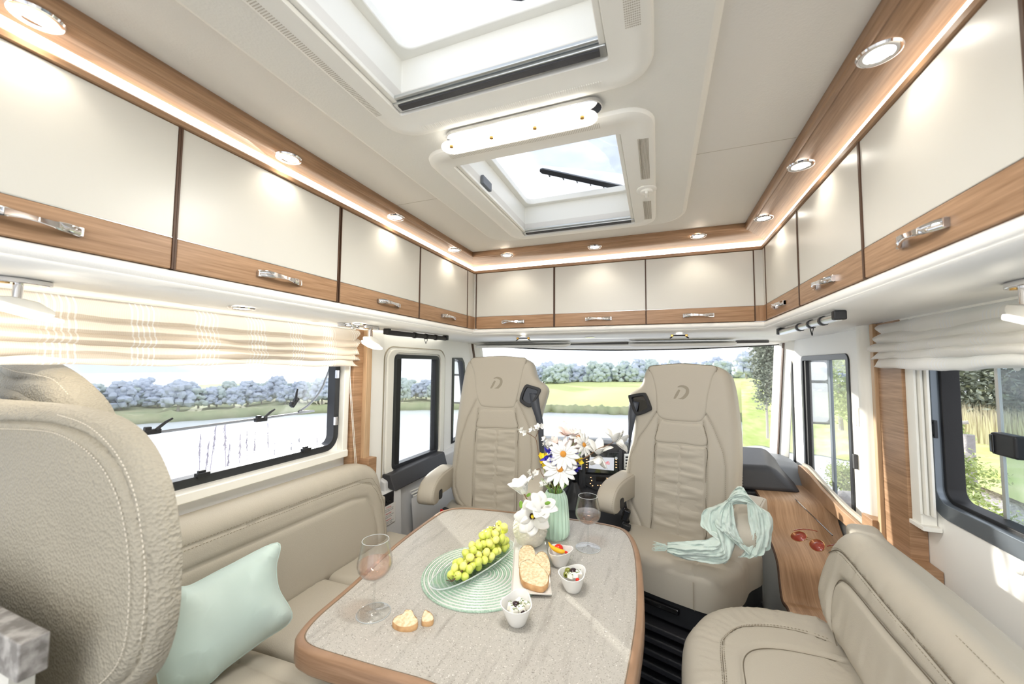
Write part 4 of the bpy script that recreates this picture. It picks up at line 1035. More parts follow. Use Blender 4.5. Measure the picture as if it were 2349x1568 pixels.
MB().lathe([(.0, 0), (.17, 0), (.17, .012), (.05, .02), (.0, .021)], 32, (cen[0], cen[1] + .1, 0)).build('foot', 'alu', t)

MB().tube([(*p, TZ + .0003) for p in list(inset(inn_, -.002)) + [inset(inn_, -.002)[0]]], .0011, 4, cap=False).build('joint', 'seam', t)

# ================================================================== ON THE TABLE
mat('porcelain', sRGB(228, 227, 223), .22, coat=.3)
pane_mat('glass', (.97, .975, .975, 1), .55, power=2.6)
pane_mat('glass_edge', (.80, .86, .84, 1), .9, veil=.45, power=1.5)
pane_mat('dish_glass', (.86, .94, .90, 1), .9, veil=.05)
pane_mat('wine', (.96, .79, .69, 1), .4, veil=.08)
mat('grape', sRGB(228, 234, 122), .28, sss=.35, coat=.2, var=(60, .2, sRGB(212, 222, 104)))
mat('grape_b', sRGB(240, 238, 140), .28, sss=.35, coat=.2)
mat('stalk', sRGB(96, 66, 46), .6)
mat('crust', sRGB(178, 132, 86), .65, bump=('noise', 180, .4), var=(40, .2, sRGB(222, 180, 130)))
mat('crumb', sRGB(232, 216, 184), .8, bump=('noise', 260, .7, .002), var=(120, .12, sRGB(208, 184, 144)))
mat('feta', sRGB(246, 243, 230), .5, bump=('noise', 300, .3))
mat('herb', sRGB(84, 110, 42), .6); mat('olive_black', sRGB(46, 30, 34), .15); mat('olive_green', sRGB(122, 126, 48), .2)
mat('tomato', sRGB(214, 44, 26), .15); mat('pepper_yellow', sRGB(232, 176, 40), .2)
mat('mint_glaze', sRGB(206, 230, 212), .3, coat=.2); mat('white_glaze', sRGB(222, 219, 205), .45)
mat('petal_white', sRGB(230, 229, 224), .6); mat('petal_pink', sRGB(246, 226, 218), .6)
mat('petal_blue', sRGB(78, 70, 196), .6); mat('petal_yellow', sRGB(248, 222, 60), .6)
mat('flower_eye', sRGB(214, 146, 56), .7, bump=('noise', 900, 1.0, .002)); mat('twig', sRGB(120, 88, 62), .7); mat('stem_green', sRGB(150, 190, 96), .5); mat('leaf_green', sRGB(120, 160, 60), .45)
mat('anther', sRGB(70, 46, 30), .7)
mat('raffia', sRGB(184, 204, 188), .6, var=(300, .1, sRGB(150, 178, 156)))

def wine_glass(label, base_px, top_px):
    b = at(*base_px, 'z', TZ); zt = at(*top_px, 'y', b.y).z; H = zt - TZ
    t = thing('wine_glass', label, 'wine glass', (b.x, b.y, TZ), 0, 'wine glasses with rose wine')
    k = H / .23
    pr = [(0, 0), (.037, .0006), (.0385, .0016), (.036, .0028), (.015, .0045), (.005, .0075), (.0034, .013), (.0030, .05), (.0031, .098), (.0045, .103), (.013, .108), (.028, .120), (.0375, .137), (.0405, .152), (.0395, .168), (.0355, .195), (.0310, .228), (.0306, .230)]
    inn = [(.0302, .229), (.0347, .195), (.0386, .168), (.0395, .152), (.0366, .138), (.0272, .1215), (.013, .1100), (.0005, .1080)]
    def sc_(p): return [(r * 1.04, z * k) for r, z in p]
    pr2 = cat(sc_(pr), 3)
    MB().lathe(pr2 + sc_(inn), 40, (b.x, b.y, TZ)).build('glass_body', 'glass', t, angle=80)
    for r_e, z_e, w_e in ((.0304, .2298, .0007), (.0383, .0012, .0010)): MB().tube([(b.x + r_e * 1.04 * math.cos(6.2832 * i / 40), b.y + r_e * 1.04 * math.sin(6.2832 * i / 40), TZ + z_e * k) for i in range(41)], w_e, 5, cap=False).build('glass_rim', 'glass_edge', t)
    wi = [(.0005, .1084), (.013, .1104), (.0270, .1219), (.0364, .1384), (.0392, .1522), (.0388, .160), (.0372, .1602), (.0005, .1598)]
    MB().lathe(sc_(wi), 40, (b.x, b.y, TZ)).build('wine', 'wine', t, angle=50)
    return t
wine_glass('glass of pale rose wine at the near left edge of the table', (857, 1405), (865, 1238))
wine_glass('glass of pale rose wine at the far right corner of the table', (1349, 1256), (1349, 1137))

# placemat: round woven mat, concentric cords
pc = at(1105, 1318, 'z', TZ); pl_ = at(971, 1300, 'z', TZ)
rm = .172
t = thing('placemat', 'round pale green woven placemat under the glass dish', 'placemat', (pc.x, pc.y, TZ))
MB().lathe([(0, .0006), (rm - .001, .0006), (rm, .001), (rm - .001, .0020), (0, .0022)], 72, (pc.x, pc.y, TZ)).build('mat_base', 'leaf_green' if False else 'raffia', t)
for i in range(30):
    r = rm - .0028 - i * .0057
    mb = MB(); n = 120
    mb.tube([(pc.x + r * math.cos(2 * math.pi * j / n), pc.y + r * math.sin(2 * math.pi * j / n), TZ + .0028 + (.0006 if j % 2 else 0)) for j in range(n + 1)], .0022, 5, cap=False)
    mb.build('woven_cord', 'porcelain' if i % 2 else 'raffia', t)
# glass dish: long oval bowl lying diagonal
A, B = at(1000, 1368, 'z', TZ + .004), at(1165, 1262, 'z', TZ + .004); dc = (A + B) / 2; dd = (B - A); ang = math.atan2(dd.y, dd.x); LL = dd.length / 2 + .012
t = thing('glass_dish', 'long oval clear glass dish holding the grapes', 'dish', (dc.x, dc.y, TZ + .005), ang)
def dish(off, z0, z1, s0):
    def f(u, v):
        g = 2 * math.pi * u; s_ = s0 + (1 - s0) * v ** .8
        q = Vector((LL * math.copysign(abs(math.cos(g)) ** .85, math.cos(g)) * s_ * (1 - off), .052 * math.copysign(abs(math.sin(g)) ** .85, math.sin(g)) * s_ * (1 - off * 3), z0 + (z1 - z0) * v ** 1.6))
        return Vector((dc.x, dc.y, TZ + .005)) + Matrix.Rotation(ang, 3, 'Z') @ q
    return f
mb = MB(); fo, fi = dish(0, .0, .026, .62), dish(.02, .0035, .0262, .60)
mb.grid(fo, 56, 8, cu=True); mb.grid(fi, 56, 8, cu=True)
k0 = 7 * 56; mb.f += [(k0 + i, k0 + (i + 1) % 56, 448 + k0 + (i + 1) % 56, 448 + k0 + i) for i in range(56)]
mb.f += [tuple(range(56))[::-1], tuple(448 + i for i in range(56))]
mb.build('dish_body', 'dish_glass', t, angle=60)
MB().tube([fo(i / 56, 1.0) for i in range(57)], .0016, 6, cap=False).build('dish_rim', 'glass_edge', t)
MB().tube([fo(i / 56, .0) for i in range(57)], .0014, 6, cap=False).build('dish_foot', 'glass_edge', t)
# grapes: positions laid out along the dish, stacked in a heap
t = thing('grape_bunch', 'bunch of yellow green grapes in the glass dish', 'grapes', (dc.x, dc.y, TZ + .008), ang)
gr_ = random.Random(3); cen_ = []
Rz = Matrix.Rotation(ang, 3, 'Z'); gpos = []
for tries in range(14000):
    if len(gpos) >= 84: break
    a = gr_.uniform(-.66, .98); w_ = (.36 + .64 * math.sin(math.pi * (a + .72) / 1.75)); hmax = .016 + .062 * max(0, min(1, (a + .72) / 1.05)) ** 1.0 * (1 if a < .88 else .6)
    y = gr_.uniform(-1, 1) * .036 * w_; z = .017 + gr_.random() ** .9 * hmax * (1 - (abs(y) / .05) ** 2)
    p = Vector((a * LL * .86, y, z))
    if all((p - q).length > .0178 for q in gpos): gpos.append(p)
g0 = None
for i, p in enumerate(gpos):
    wp = Vector((dc.x, dc.y, TZ + .005)) + Rz @ p; e = Matrix.Rotation(gr_.uniform(0, 3), 3, Vector((gr_.random(), gr_.random(), gr_.random() + .1)).normalized())
    MB().ball(wp, (.0110, .0110, .0130), 12, 8, e).build('grape', 'grape' if i % 3 else 'grape_b', t)
mb = MB(); W_ = lambda a, y, z: Vector((dc.x, dc.y, TZ + .005)) + Rz @ Vector((a * LL * .86, y, z))
sp2 = [W_(-.75, -.01, .02), W_(-.5, -.014, .035), W_(-.2, -.012, .05), W_(.1, 0, .065), W_(.4, .005, .082), W_(.62, .0, .094)]
mb.tube(cat(sp2, 4), .0016, 6)
for p in cat(sp2, 2):
    p = Vector(p)
    for k in range(4): q = p + Vector((gr_.uniform(-1, 1), gr_.uniform(-1, 1), gr_.uniform(-.2, 1))) * .013; mb.tube([p, q], .0009, 4)
mb.build('stalk', 'stalk', t)

# white plate under bread and vase
c4 = tb([(1172, 1362), (1266, 1366), (1252, 1243), (1180, 1235)], TZ + .008)
t = thing('serving_plate', 'long white rectangular plate under the bread and white vase', 'plate', (np.mean([p[0] for p in c4]), np.mean([p[1] for p in c4]), TZ + .003))
mb = MB(); cp_ = cat([tuple(np.array(c4[i]) * (1 - s_) + np.array(c4[(i + 1) % 4]) * s_) for i in range(4) for s_ in (.03, .25, .5, .75, .97)], 2, True); n = len(cp_)
pcc = np.mean(np.array(cp_), 0); shk = lambda f: [tuple(pcc + (np.array(p) - pcc) * f) for p in cp_]
rows = [[(*p, TZ + .0058) for p in shk(.84)], [(*p, TZ + .0060) for p in shk(.91)], [(*p, TZ + .0115) for p in shk(.985)], [(*p, TZ + .0115) for p in cp_], [(*p, TZ + .0080) for p in shk(.99)], [(*p, TZ + .0032) for p in shk(.93)]]
for r in rows: mb.v += [Vector(p) for p in r]
for j in range(5): mb.f += [(j * n + i, j * n + (i + 1) % n, (j + 1) * n + (i + 1) % n, (j + 1) * n + i) for i in range(n)]
mb.f += [tuple(range(n)), tuple(5 * n + i for i in range(n))[::-1]]
mb.build('plate_body', 'porcelain', t, angle=50)

def bread(name, label, px, z0, th, tilt=(0, 0), grp=None, crust_w=.0022):
    P = [at(x, y, 'z', z0 + th) for x, y in px]; c = sum(P, Vector()) / len(P); n0 = cat([(p.x - c.x, p.y - c.y) for p in P], 5, True)
    t = thing(name, label, 'bread', (c.x, c.y, z0), 0, grp)
    tl_ = lambda a, b, h: Vector((c.x + a, c.y + b, z0 + h + tilt[0] * a + tilt[1] * b))
    mb = MB(); n = len(n0); rows = [[(p[0] * s_, p[1] * s_, h) for p in n0] for s_, h in ((.93, 0), (1.0, th * .3), (1.0, th * .75), (.97, th))]
    for r in rows: mb.v += [tl_(*p) for p in r]
    for j in range(3): mb.f += [(j * n + i, j * n + (i + 1) % n, (j + 1) * n + (i + 1) % n, (j + 1) * n + i) for i in range(n)]
    mb.f.append(tuple(range(n))[::-1]); mb.build('crust', 'crust', t, angle=60)
    pad(MB(), [(p[0] * .965, p[1] * .965) for p in n0], tl_, .004, .004, .001, lambda u, v: th - .0008, None, (), lambda u, v, d: .0022 * noise.noise(Vector((u * 170, v * 170, 2))) - .002 * max(0, noise.noise(Vector((u * 90, v * 90, 9))) - .25) * 8 * .3, smooth=False).build('crumb', 'crumb', t, angle=80)
    return t
BR = 'white bread slices on the long plate'
bread('bread_slice', 'rearmost bread slice, leaning at the white vase', [(1190, 1280), (1192, 1265), (1204, 1259), (1220, 1261), (1228, 1272), (1226, 1290), (1205, 1300), (1190, 1298)], TZ + .0065, .012, (0, .28), BR)
bread('bread_slice', 'right bread slice, half under the front slice', [(1226, 1280), (1238, 1270), (1252, 1273), (1261, 1288), (1262, 1308), (1250, 1325), (1230, 1310)], TZ + .0065, .012, (0, .15), BR)
bread('bread_slice', 'front bread slice with browned crust, lying on top of the others', [(1191, 1299), (1200, 1290), (1215, 1288), (1224, 1294), (1234, 1295), (1245, 1304), (1256, 1314), (1259, 1326), (1252, 1336), (1238, 1338), (1212, 1331), (1196, 1322)], TZ + .0125, .018, (0, .16), BR)
bread('bread_piece', 'torn half slice of bread lying on the table near the left glass', [(900, 1420), (908, 1412), (925, 1408), (930, 1402), (945, 1404), (950, 1412), (958, 1420), (957, 1427), (940, 1432), (915, 1430)], TZ + .0005, .016, (0, .25))
bread('bread_piece', 'small torn bread crumb corner on the table', [(967, 1416), (972, 1404), (977, 1401), (990, 1408), (995, 1418), (985, 1423), (970, 1422)], TZ + .0005, .013, (0, .2))

# bowls: rounded triangular tapering cups with a wavy rim
def bowl(label, base_px, rim_px_w, h, rot, tip):
    b = at(*base_px, 'z', TZ); t = thing('snack_bowl', label, 'bowl', (b.x, b.y, TZ), 0, 'small white bowls of antipasti')
    def f(s0, z0, inner):
        def g(u, v):
            a = 2 * math.pi * u; tri = 1 + .10 * v * math.cos(3 * (a - rot)); r = (.52 + .48 * v ** .8) * rim_px_w * tri * s0
            top = h - .003 + tip * math.cos(a - rot) + .0015 * math.cos(3 * (a - rot))
            return Vector((b.x + r * math.cos(a), b.y + r * math.sin(a), TZ + z0 + (top - z0) * v))
        return g
    mb = MB(); n = 48; mb.grid(f(1, 0, 0), n, 12, cu=True); mb.grid(f(.93, .003, 1), n, 12, cu=True); k = n * 11
    mb.f += [(k + i, k + (i + 1) % n, n * 12 + k + (i + 1) % n, n * 12 + k + i) for i in range(n)]; mb.f += [tuple(range(n))[::-1], tuple(n * 12 + i for i in range(n))]
    mb.build('bowl_body', 'porcelain', t, angle=60); return b
def dice(c, s, m, nm, lab, cat_, grp, rnd_, herbs=True):
    Mr = Matrix.Rotation(rnd_.uniform(0, 3), 3, 'Z') @ Matrix.Rotation(rnd_.uniform(-.5, .5), 3, 'X')
    o = MB().box(c, (s, s * .9, s * .8), Mr).build(nm, m, None, bevel=.0012); tag(o, lab, cat_, grp)
    if herbs:
        mb = MB()
        for i in range(6): p = Vector((rnd_.uniform(-.5, .5) * s, rnd_.uniform(-.45, .45) * s, s * .41)); mb.box(Vector(c) + Mr @ p, (.0036, .0016, .0012), Matrix.Rotation(rnd_.uniform(0, 3), 3, 'Z'))
        mb.build('herbs', 'herb', o, kind='stuff')
    return o
rr = random.Random(5)
b = bowl('white bowl of feta cubes and olives, nearest the camera', (1186, 1428), .0370, .052, R(90), .007)
for i, (dx, dy, dz) in enumerate(((-.010, -.006, .033), (.010, -.007, .034), (.002, .009, .035), (.014, .006, .034), (-.001, -.014, .031))):
    dice((b.x + dx * 1.3, b.y + dy * 1.3, TZ + dz + .006), .0165, 'feta', 'feta_cube', 'feta cube with herbs in the nearest bowl, ' + ('left front one', 'right front one', 'rear middle one', 'rear right one', 'frontmost one')[i], 'cheese', 'feta cubes in the nearest bowl', rr)
tag(MB().ball((b.x - 0.0026, b.y - 0.0013, TZ + 0.0400), (.011, .010, .009)).build('olive', 'olive_black'), 'dark olive between the feta cubes in the nearest bowl', 'olive')
tag(MB().ball((b.x + 0.0182, b.y - 0.0130, TZ + 0.0365), (.006, .006, .005)).build('olive', 'olive_black'), 'small dark olive at the right inside of the nearest bowl', 'olive')
tag(MB().box((b.x - 0.0013, b.y - 0.0195, TZ + 0.0410), (.005, .006, .005), Matrix.Rotation(.6, 3, 'Z')).build('pepper_piece', 'tomato', bevel=.001), 'small red pepper piece in the nearest bowl', 'pepper')
b = bowl('white bowl of olives and feta at the middle right of the table', (1314, 1353), .0365, .049, R(60), .006)
tag(MB().ball((b.x + 0.0000, b.y + 0.0052, TZ + 0.0450), (.011, .0135, .010)).build('olive', 'olive_black'), 'large black olive on top of the middle right bowl', 'olive')
mb = MB(); q = Matrix.Rotation(1.2, 3, 'X'); mb.lathe([(.0025, -.009), (.007, -.006), (.0085, 0), (.007, .006), (.0025, .009), (.0022, -.008)], 14, (b.x - 0.0169, b.y - 0.0052, TZ + 0.0400), q); tag(mb.build('olive', 'olive_green'), 'pitted green olive at the left in the middle right bowl', 'olive')
tag(MB().ball((b.x - 0.0156, b.y + 0.0117, TZ + 0.0410), (.010, .009, .009)).build('olive', 'olive_green'), 'green olive at the back of the middle right bowl', 'olive')
for i, (dx, dy) in enumerate(((-.002, -.011), (.012, .002), (.006, -.006))): dice((b.x + dx * 1.3, b.y + dy * 1.3, TZ + 0.0450), .0150, 'feta', 'feta_cube', 'feta cube with herbs in the middle right bowl, ' + ('left one', 'right one', 'middle one')[i], 'cheese', 'feta cubes in the middle right bowl', rr)
tag(MB().ball((b.x + 0.0156, b.y - 0.0143, TZ + 0.0370), .0055).build('pepper_piece', 'tomato'), 'small red pepper piece in the middle right bowl', 'pepper')
b = bowl('white bowl of tomato and yellow pepper, farthest from the camera', (1284, 1295), .0375, .048, R(20), .005)
to = MB().ball((b.x - 0.0052, b.y + 0.0078, TZ + 0.0450), (.014, .014, .012), 16, 10).build('cherry_tomato', 'tomato'); tag(to, 'red cherry tomato in the farthest bowl', 'tomato')
MB().ball((b.x - 0.0052, b.y + 0.0078, TZ + 0.0530), (.003, .003, .0012)).build('calyx', 'herb', to)
yp = [(-.030, .010, .050), (-.022, .003, .043), (-.010, -.004, .0405), (.004, -.007, .039), (.012, -.004, .039)]
tag(MB().tube(cat([(b.x + x * 1.3, b.y + y * 1.3, TZ + z + .006) for x, y, z in yp], 4), [.001 + .0062 * math.sin(min(1, i / 16) * 2.5) ** 1.0 for i in range(17)], 10).build('hot_pepper', 'pepper_yellow'), 'yellow pickled pepper over the rim of the farthest bowl', 'pepper')
tag(MB().ball((b.x + 0.0195, b.y - 0.0026, TZ + 0.0420), (.006, .004, .004)).build('pepper_piece', 'tomato'), 'small red piece at the right in the farthest bowl', 'pepper')

# ---------------------------------------------------------------- vases and flowers
b = at(1274, 1230, 'z', TZ); zt = at(1268, 1125, 'y', b.y).z; H = zt - TZ; VM = b
t = thing('fluted_vase', 'tall mint green fluted vase with the mixed bouquet', 'vase', (b.x, b.y, TZ))
def vf(inner):
    def f(u, v):
        nf = 22; a = 2 * math.pi * u; zz = v * H
        prof_ = np.interp(v, [0, .04, .16, .45, .82, .93, 1.0], [.0390, .0430, .0465, .0440, .0395, .0350, .0320])
        zig = abs(((u * nf) % 1) * 2 - 1); amp = .0048 * min(1, min(v / .10, (1 - v) / .12 + .15))
        r = prof_ - (inner * .003) + amp * (zig - .5) * 2 * (1 - inner)
        return Vector((b.x + r * math.cos(a), b.y + r * math.sin(a), TZ + zz + inner * .003 * (1 - v)))
    return f
mb = MB(); mb.grid(vf(0), 88, 22, cu=True); mb.grid(vf(1), 88, 22, cu=True); k = 88 * 21
mb.f += [(k + i, k + (i + 1) % 88, 88 * 22 + k + (i + 1) % 88, 88 * 22 + k + i) for i in range(88)] + [tuple(range(88))[::-1], tuple(88 * 22 + i for i in range(88))]
mb.build('vase_body', 'mint_glaze', t, angle=14)
b2 = at(1216, 1248, 'z', TZ + .006); zt2 = at(1222, 1160, 'y', b2.y).z; H2 = zt2 - TZ - .006; VW = b2
t = thing('scaled_vase', 'small round white vase with scale relief and magnolias', 'vase', (b2.x, b2.y, TZ + .006))
pr = cat([(.028, 0), (.042, .09), (.0535, .28), (.0560, .44), (.049, .66), (.033, .84), (.0225, .95), (.0220, 1.0)], 4)
MB().lathe([(r, z * H2) for r, z in pr] + [(r - .002, z * H2) for r, z in pr[::-1][:8]], 48, (b2.x, b2.y, TZ + .006)).build('vase_body', 'white_glaze', t, angle=60).data
mb = MB()
for row in range(15):
    v0 = .05 + row * .058
    for i in range(17):
        a = 2 * math.pi * (i + .5 * (row % 2)) / 17
        def rad(v): return float(np.interp(v, [p[1] for p in pr], [p[0] for p in pr]))
        r0, r1 = rad(v0), rad(v0 + .10); w_ = math.pi / 17 * 1.05
        pts = []
        for da, dv, pop in ((0, -.01, .0022), (w_, .045, .0008), (0, .105, .0001), (-w_, .045, .0008)):
            rr_ = rad(min(v0 + dv, 1)) + pop; pts.append(Vector((b2.x + rr_ * math.cos(a + da), b2.y + rr_ * math.sin(a + da), TZ + .006 + (v0 + dv) * H2)))
        rr_ = rad(v0 + .03) + .0026; c_ = Vector((b2.x + rr_ * math.cos(a), b2.y + rr_ * math.sin(a), TZ + .006 + (v0 + .035) * H2))
        mb.add(pts + [c_], [(0, 1, 4), (1, 2, 4), (2, 3, 4), (3, 0, 4)])
mb.build('scale_relief', 'white_glaze', t, flat=True, kind='stuff')

def petal(mb, c, D, Up, ln, wd, cup=.3, n=5, curl=0.0, tipw=.5):
    """petal from c along D, Up = face normal"""
    D = D.normalized(); S = D.cross(Up).normalized(); Up = S.cross(D).normalized()
    k = len(mb.v)
    for j in range(n + 1):
        s_ = j / n; w_ = wd * .5 * (math.sin(math.pi * (.12 + .80 * s_)) ** .7) * (1 if s_ < 1 else tipw)
        p = c + D * (ln * s_) + Up * (cup * ln * s_ * s_ - curl * ln * s_ ** 3)
        for q in (-1, 0, 1): mb.v.append(p + S * (q * w_) + Up * (abs(q) * w_ * .35))
    for j in range(n):
        for q in (0, 1): mb.f.append((k + 3 * j + q, k + 3 * j + q + 1, k + 3 * j + 4 + q, k + 3 * j + 3 + q))
    return mb
def basis(N_):
    N_ = N_.normalized(); a = Vector((0, 0, 1)) if abs(N_.z) < .9 else Vector((1, 0, 0)); X = N_.cross(a).normalized(); return X, X.cross(N_).normalized(), N_
def stemmed(name, label, c, vase_top, m='stem_green', r=.0012, bend=.02, grp=None):
    c = Vector(c); t = thing(name, label, 'flower', vase_top, 0, grp)
    P = [Vector(vase_top) + Vector((0, 0, -.05)), Vector(vase_top) + (c - Vector(vase_top)) * .12, (Vector(vase_top) + c) / 2 + Vector((rnd.uniform(-bend, bend), rnd.uniform(-bend, bend), .01)), c]
    MB().tube(cat(P, 4), r, 6).build('stem', m, t); return t
def daisy(label, px, y, size, N_, npet=15, m='petal_white', eye=.205):
    c = at(*px, 'y', y); t = stemmed('daisy', label, c - N_.normalized() * .004, (VM.x + rnd.uniform(-.008, .008), VM.y + rnd.uniform(-.008, .008), zt))
    X, Y, Z = basis(N_)
    for i in range(npet):
        a = 2 * math.pi * i / npet + rnd.uniform(-.08, .08); D = X * math.cos(a) + Y * math.sin(a)
        petal(MB(), c + D * size * .18, D, Z, size * rnd.uniform(.78, .95), size * .31, rnd.uniform(-.15, .12)).build('petal', m, t, solid=.0003)
    MB().ball(c, (size * eye, size * eye, size * .12), 14, 8, Matrix((X, Y, Z)).transposed()).build('flower_centre', 'flower_eye', t)
vy = VM.y; CAMD = lambda p: (EYE - p).normalized()
c_ = at(1288, 1040, 'y', vy); f_ = CAMD(c_)
daisy('large white daisy, upper one of the two big ones facing the camera', (1292, 1041), vy - .03, .056, f_ + Vector((-.05, 0, .15)))
daisy('large white daisy, lower one of the two big ones facing the camera', (1285, 1075), vy - .045, .060, f_ + Vector((0, 0, .35)), 15)
daisy('white daisy turned right behind the bouquet, upper of the small pair', (1326, 1001), vy + .01, .042, Vector((.5, -.3, .8)), 13)
daisy('white daisy turned right, lower of the small pair', (1340, 1020), vy - .005, .042, Vector((.75, -.5, .35)), 13)
def cornflower(label, px, y, s):
    c = at(*px, 'y', y); t = stemmed('cornflower', label, c, (VM.x, VM.y, zt)); Z0_ = CAMD(c); X, Y, Z = basis(Z0_)
    mb = MB()
    for i in range(46):
        a = rnd.uniform(0, 6.28); e = rnd.uniform(.1, 1.25); D = (X * math.cos(a) + Y * math.sin(a)) * math.sin(e) + Z * math.cos(e)
        petal(mb, c + D * s * .15, D, Z, s * rnd.uniform(.6, 1.0), s * .22, .2, 3)
    mb.build('florets', 'petal_blue', t, kind='stuff')
cornflower('large blue cornflower left of the upper daisy', (1264, 1046), vy - .015, .042)
cornflower('small blue cornflower right of the lower daisy', (1319, 1072), vy + .0, .028)
cornflower('small blue cornflower behind the upper daisy', (1316, 1037), vy + .02, .024)
def small_bloom(mb, c, s, n=5, Z0_=None):
    X, Y, Z = basis(Z0_ or Vector((rnd.uniform(-1, 1), rnd.uniform(-1, .2), rnd.uniform(-.2, 1))))
    for i in range(n):
        a = 6.283 * i / n; D = X * math.cos(a) + Y * math.sin(a) + Z * .5; petal(mb, c, D, Z, s, s * .7, .3, 3)
def spray(name, label, pts_px, y, m, s, branch_px, group=None, bm='twig', r=.0011, from_=None, n=5):
    """a branching twig with several small blooms"""
    v0 = Vector(from_ or (VM.x, VM.y, zt)); t = thing(name, label, 'flower', v0, 0, group)
    B = [v0 + Vector((0, 0, -.05)), v0] + [at(x, yy, 'y', y) for x, yy in branch_px]
    MB().tube(cat(B, 4), r, 6).build('branch', bm, t)
    for x, yy in pts_px:
        c = at(x, yy, 'y', y - .005); j = min(B[2:], key=lambda q: (q - c).length); MB().tube([j, c], .0006, 4).build('twig', bm, t)
        mb = MB(); small_bloom(mb, c, s * rnd.uniform(.85, 1.15), n); small_bloom(mb, c, s * .6, n); mb.build('blossom', m, t)
spray('blossom_spray', 'thin twig with white blossoms reaching up left over the left seat', [(1197, 988), (1206, 992), (1236, 981), (1241, 978), (1222, 987)], vy, 'petal_white', .017, [(1240, 1060), (1233, 1025), (1228, 1005), (1210, 993)], None)
spray('blossom_spray', 'white blossoms hanging low at the left of the bouquet', [(1217, 1083), (1222, 1088), (1219, 1099), (1230, 1086)], vy, 'petal_white', .017, [(1245, 1090), (1238, 1075), (1225, 1080)], None)
spray('blossom_spray', 'cream and green blossom cluster at the upper left of the bouquet', [(1252, 1007), (1262, 1012), (1258, 1020), (1268, 1025), (1250, 1018), (1262, 1030)], vy + .01, 'petal_white', .018, [(1262, 1060), (1258, 1030)], None)
spray('blossom_spray', 'white blossoms just above the rim of the mint vase', [(1252, 1097), (1258, 1106), (1248, 1110), (1262, 1098)], vy - .03, 'petal_white', .018, [(1256, 1115)], None)
spray('daffodil_spray', 'yellow blossom cluster at the left of the blue cornflower', [(1241, 1046), (1246, 1052), (1243, 1060), (1250, 1043), (1248, 1066), (1240, 1055)], vy, 'petal_yellow', .014, [(1252, 1090), (1247, 1060)], None, 'stem_green')
spray('daffodil_spray', 'yellow blossom cluster at the right of the two daisies', [(1318, 1056), (1323, 1050), (1316, 1063), (1326, 1058)], vy, 'petal_yellow', .018, [(1295, 1085), (1310, 1068)], None, 'stem_green')
def magnolia(mb, c, Z0_, s, n=7, open_=.5):
    X, Y, Z = basis(Z0_)
    for i in range(n):
        a = 6.283 * i / n + (.3 if i % 2 else 0); o_ = open_ * (1 if i % 2 else .7); D = (X * math.cos(a) + Y * math.sin(a)) * o_ + Z * (1.1 - o_)
        petal(mb, c + (X * math.cos(a) + Y * math.sin(a)) * s * .12, D, Z if o_ > .6 else -(X * math.cos(a) + Y * math.sin(a)), s, s * .62, -.25 if o_ < .6 else .2, 6)
    return mb
t = thing('magnolia_branch', 'magnolia branch reaching right from the mint vase with white buds', 'flower', (VM.x, VM.y, zt))
br = [Vector((VM.x, VM.y, zt - .05)), Vector((VM.x, VM.y, zt))] + [at(x, y, 'y', vy - .02) for x, y in ((1300, 1085), (1320, 1062), (1350, 1045), (1370, 1030), (1395, 1020), (1408, 1013))]
MB().tube(cat(br, 4), [.0026 - .0016 * i / 28 for i in range(29)], 7).build('branch', 'twig', t)
for (px_, sz, op, N0) in (((1372, 1040), .052, .5, Vector((.1, -.3, 1))), ((1376, 1045), .045, .6, Vector((-.2, -.4, -1))), ((1410, 1012), .046, .35, Vector((-.0, -.2, 1))), ((1414, 1014), .044, .5, Vector((.9, -.2, .1)))):
    magnolia(MB(), at(*px_, 'y', vy - .02), N0, sz, 5, op).build('blossom', 'petal_white', t, solid=.0005)
t = thing('magnolia_branch', 'branch with pale pink blossom at the top of the bouquet', 'flower', (VM.x, VM.y, zt))
br = [Vector((VM.x, VM.y, zt - .05)), Vector((VM.x, VM.y, zt))] + [at(x, y, 'y', vy + .02) for x, y in ((1275, 1060), (1281, 1035), (1293, 1015), (1296, 1000))]
MB().tube(cat(br, 4), .0015, 7).build('branch', 'twig', t)
for (px_, sz, op, N0) in (((1300, 998), .048, .5, Vector((.2, -.6, 1))), ((1308, 1010), .045, .7, Vector((.6, -.6, -.2))), ((1272, 1020), .03, .4, Vector((.3, -.4, 1)))):
    magnolia(MB(), at(*px_, 'y', vy + .02), N0, sz, 6, op).build('blossom', 'petal_pink', t, solid=.0005)
t = thing('grass_tuft', 'fine green grass blades at the rim of the mint vase', 'grass', (VM.x, VM.y, zt), 0, None, 'stuff')
mb = MB()
for i in range(34):
    a = rnd.uniform(0, 6.28); p0 = Vector((VM.x + .012 * math.cos(a), VM.y + .012 * math.sin(a), zt - .02)); d = Vector((math.cos(a) * .5, math.sin(a) * .5, 1)) * rnd.uniform(.04, .07)
    mb.tube([p0, p0 + d * .6, p0 + d + Vector((math.cos(a), math.sin(a), -.2)) * .008], .0007, 3)
mb.build('grass_blades', 'stem_green', t, kind='stuff')
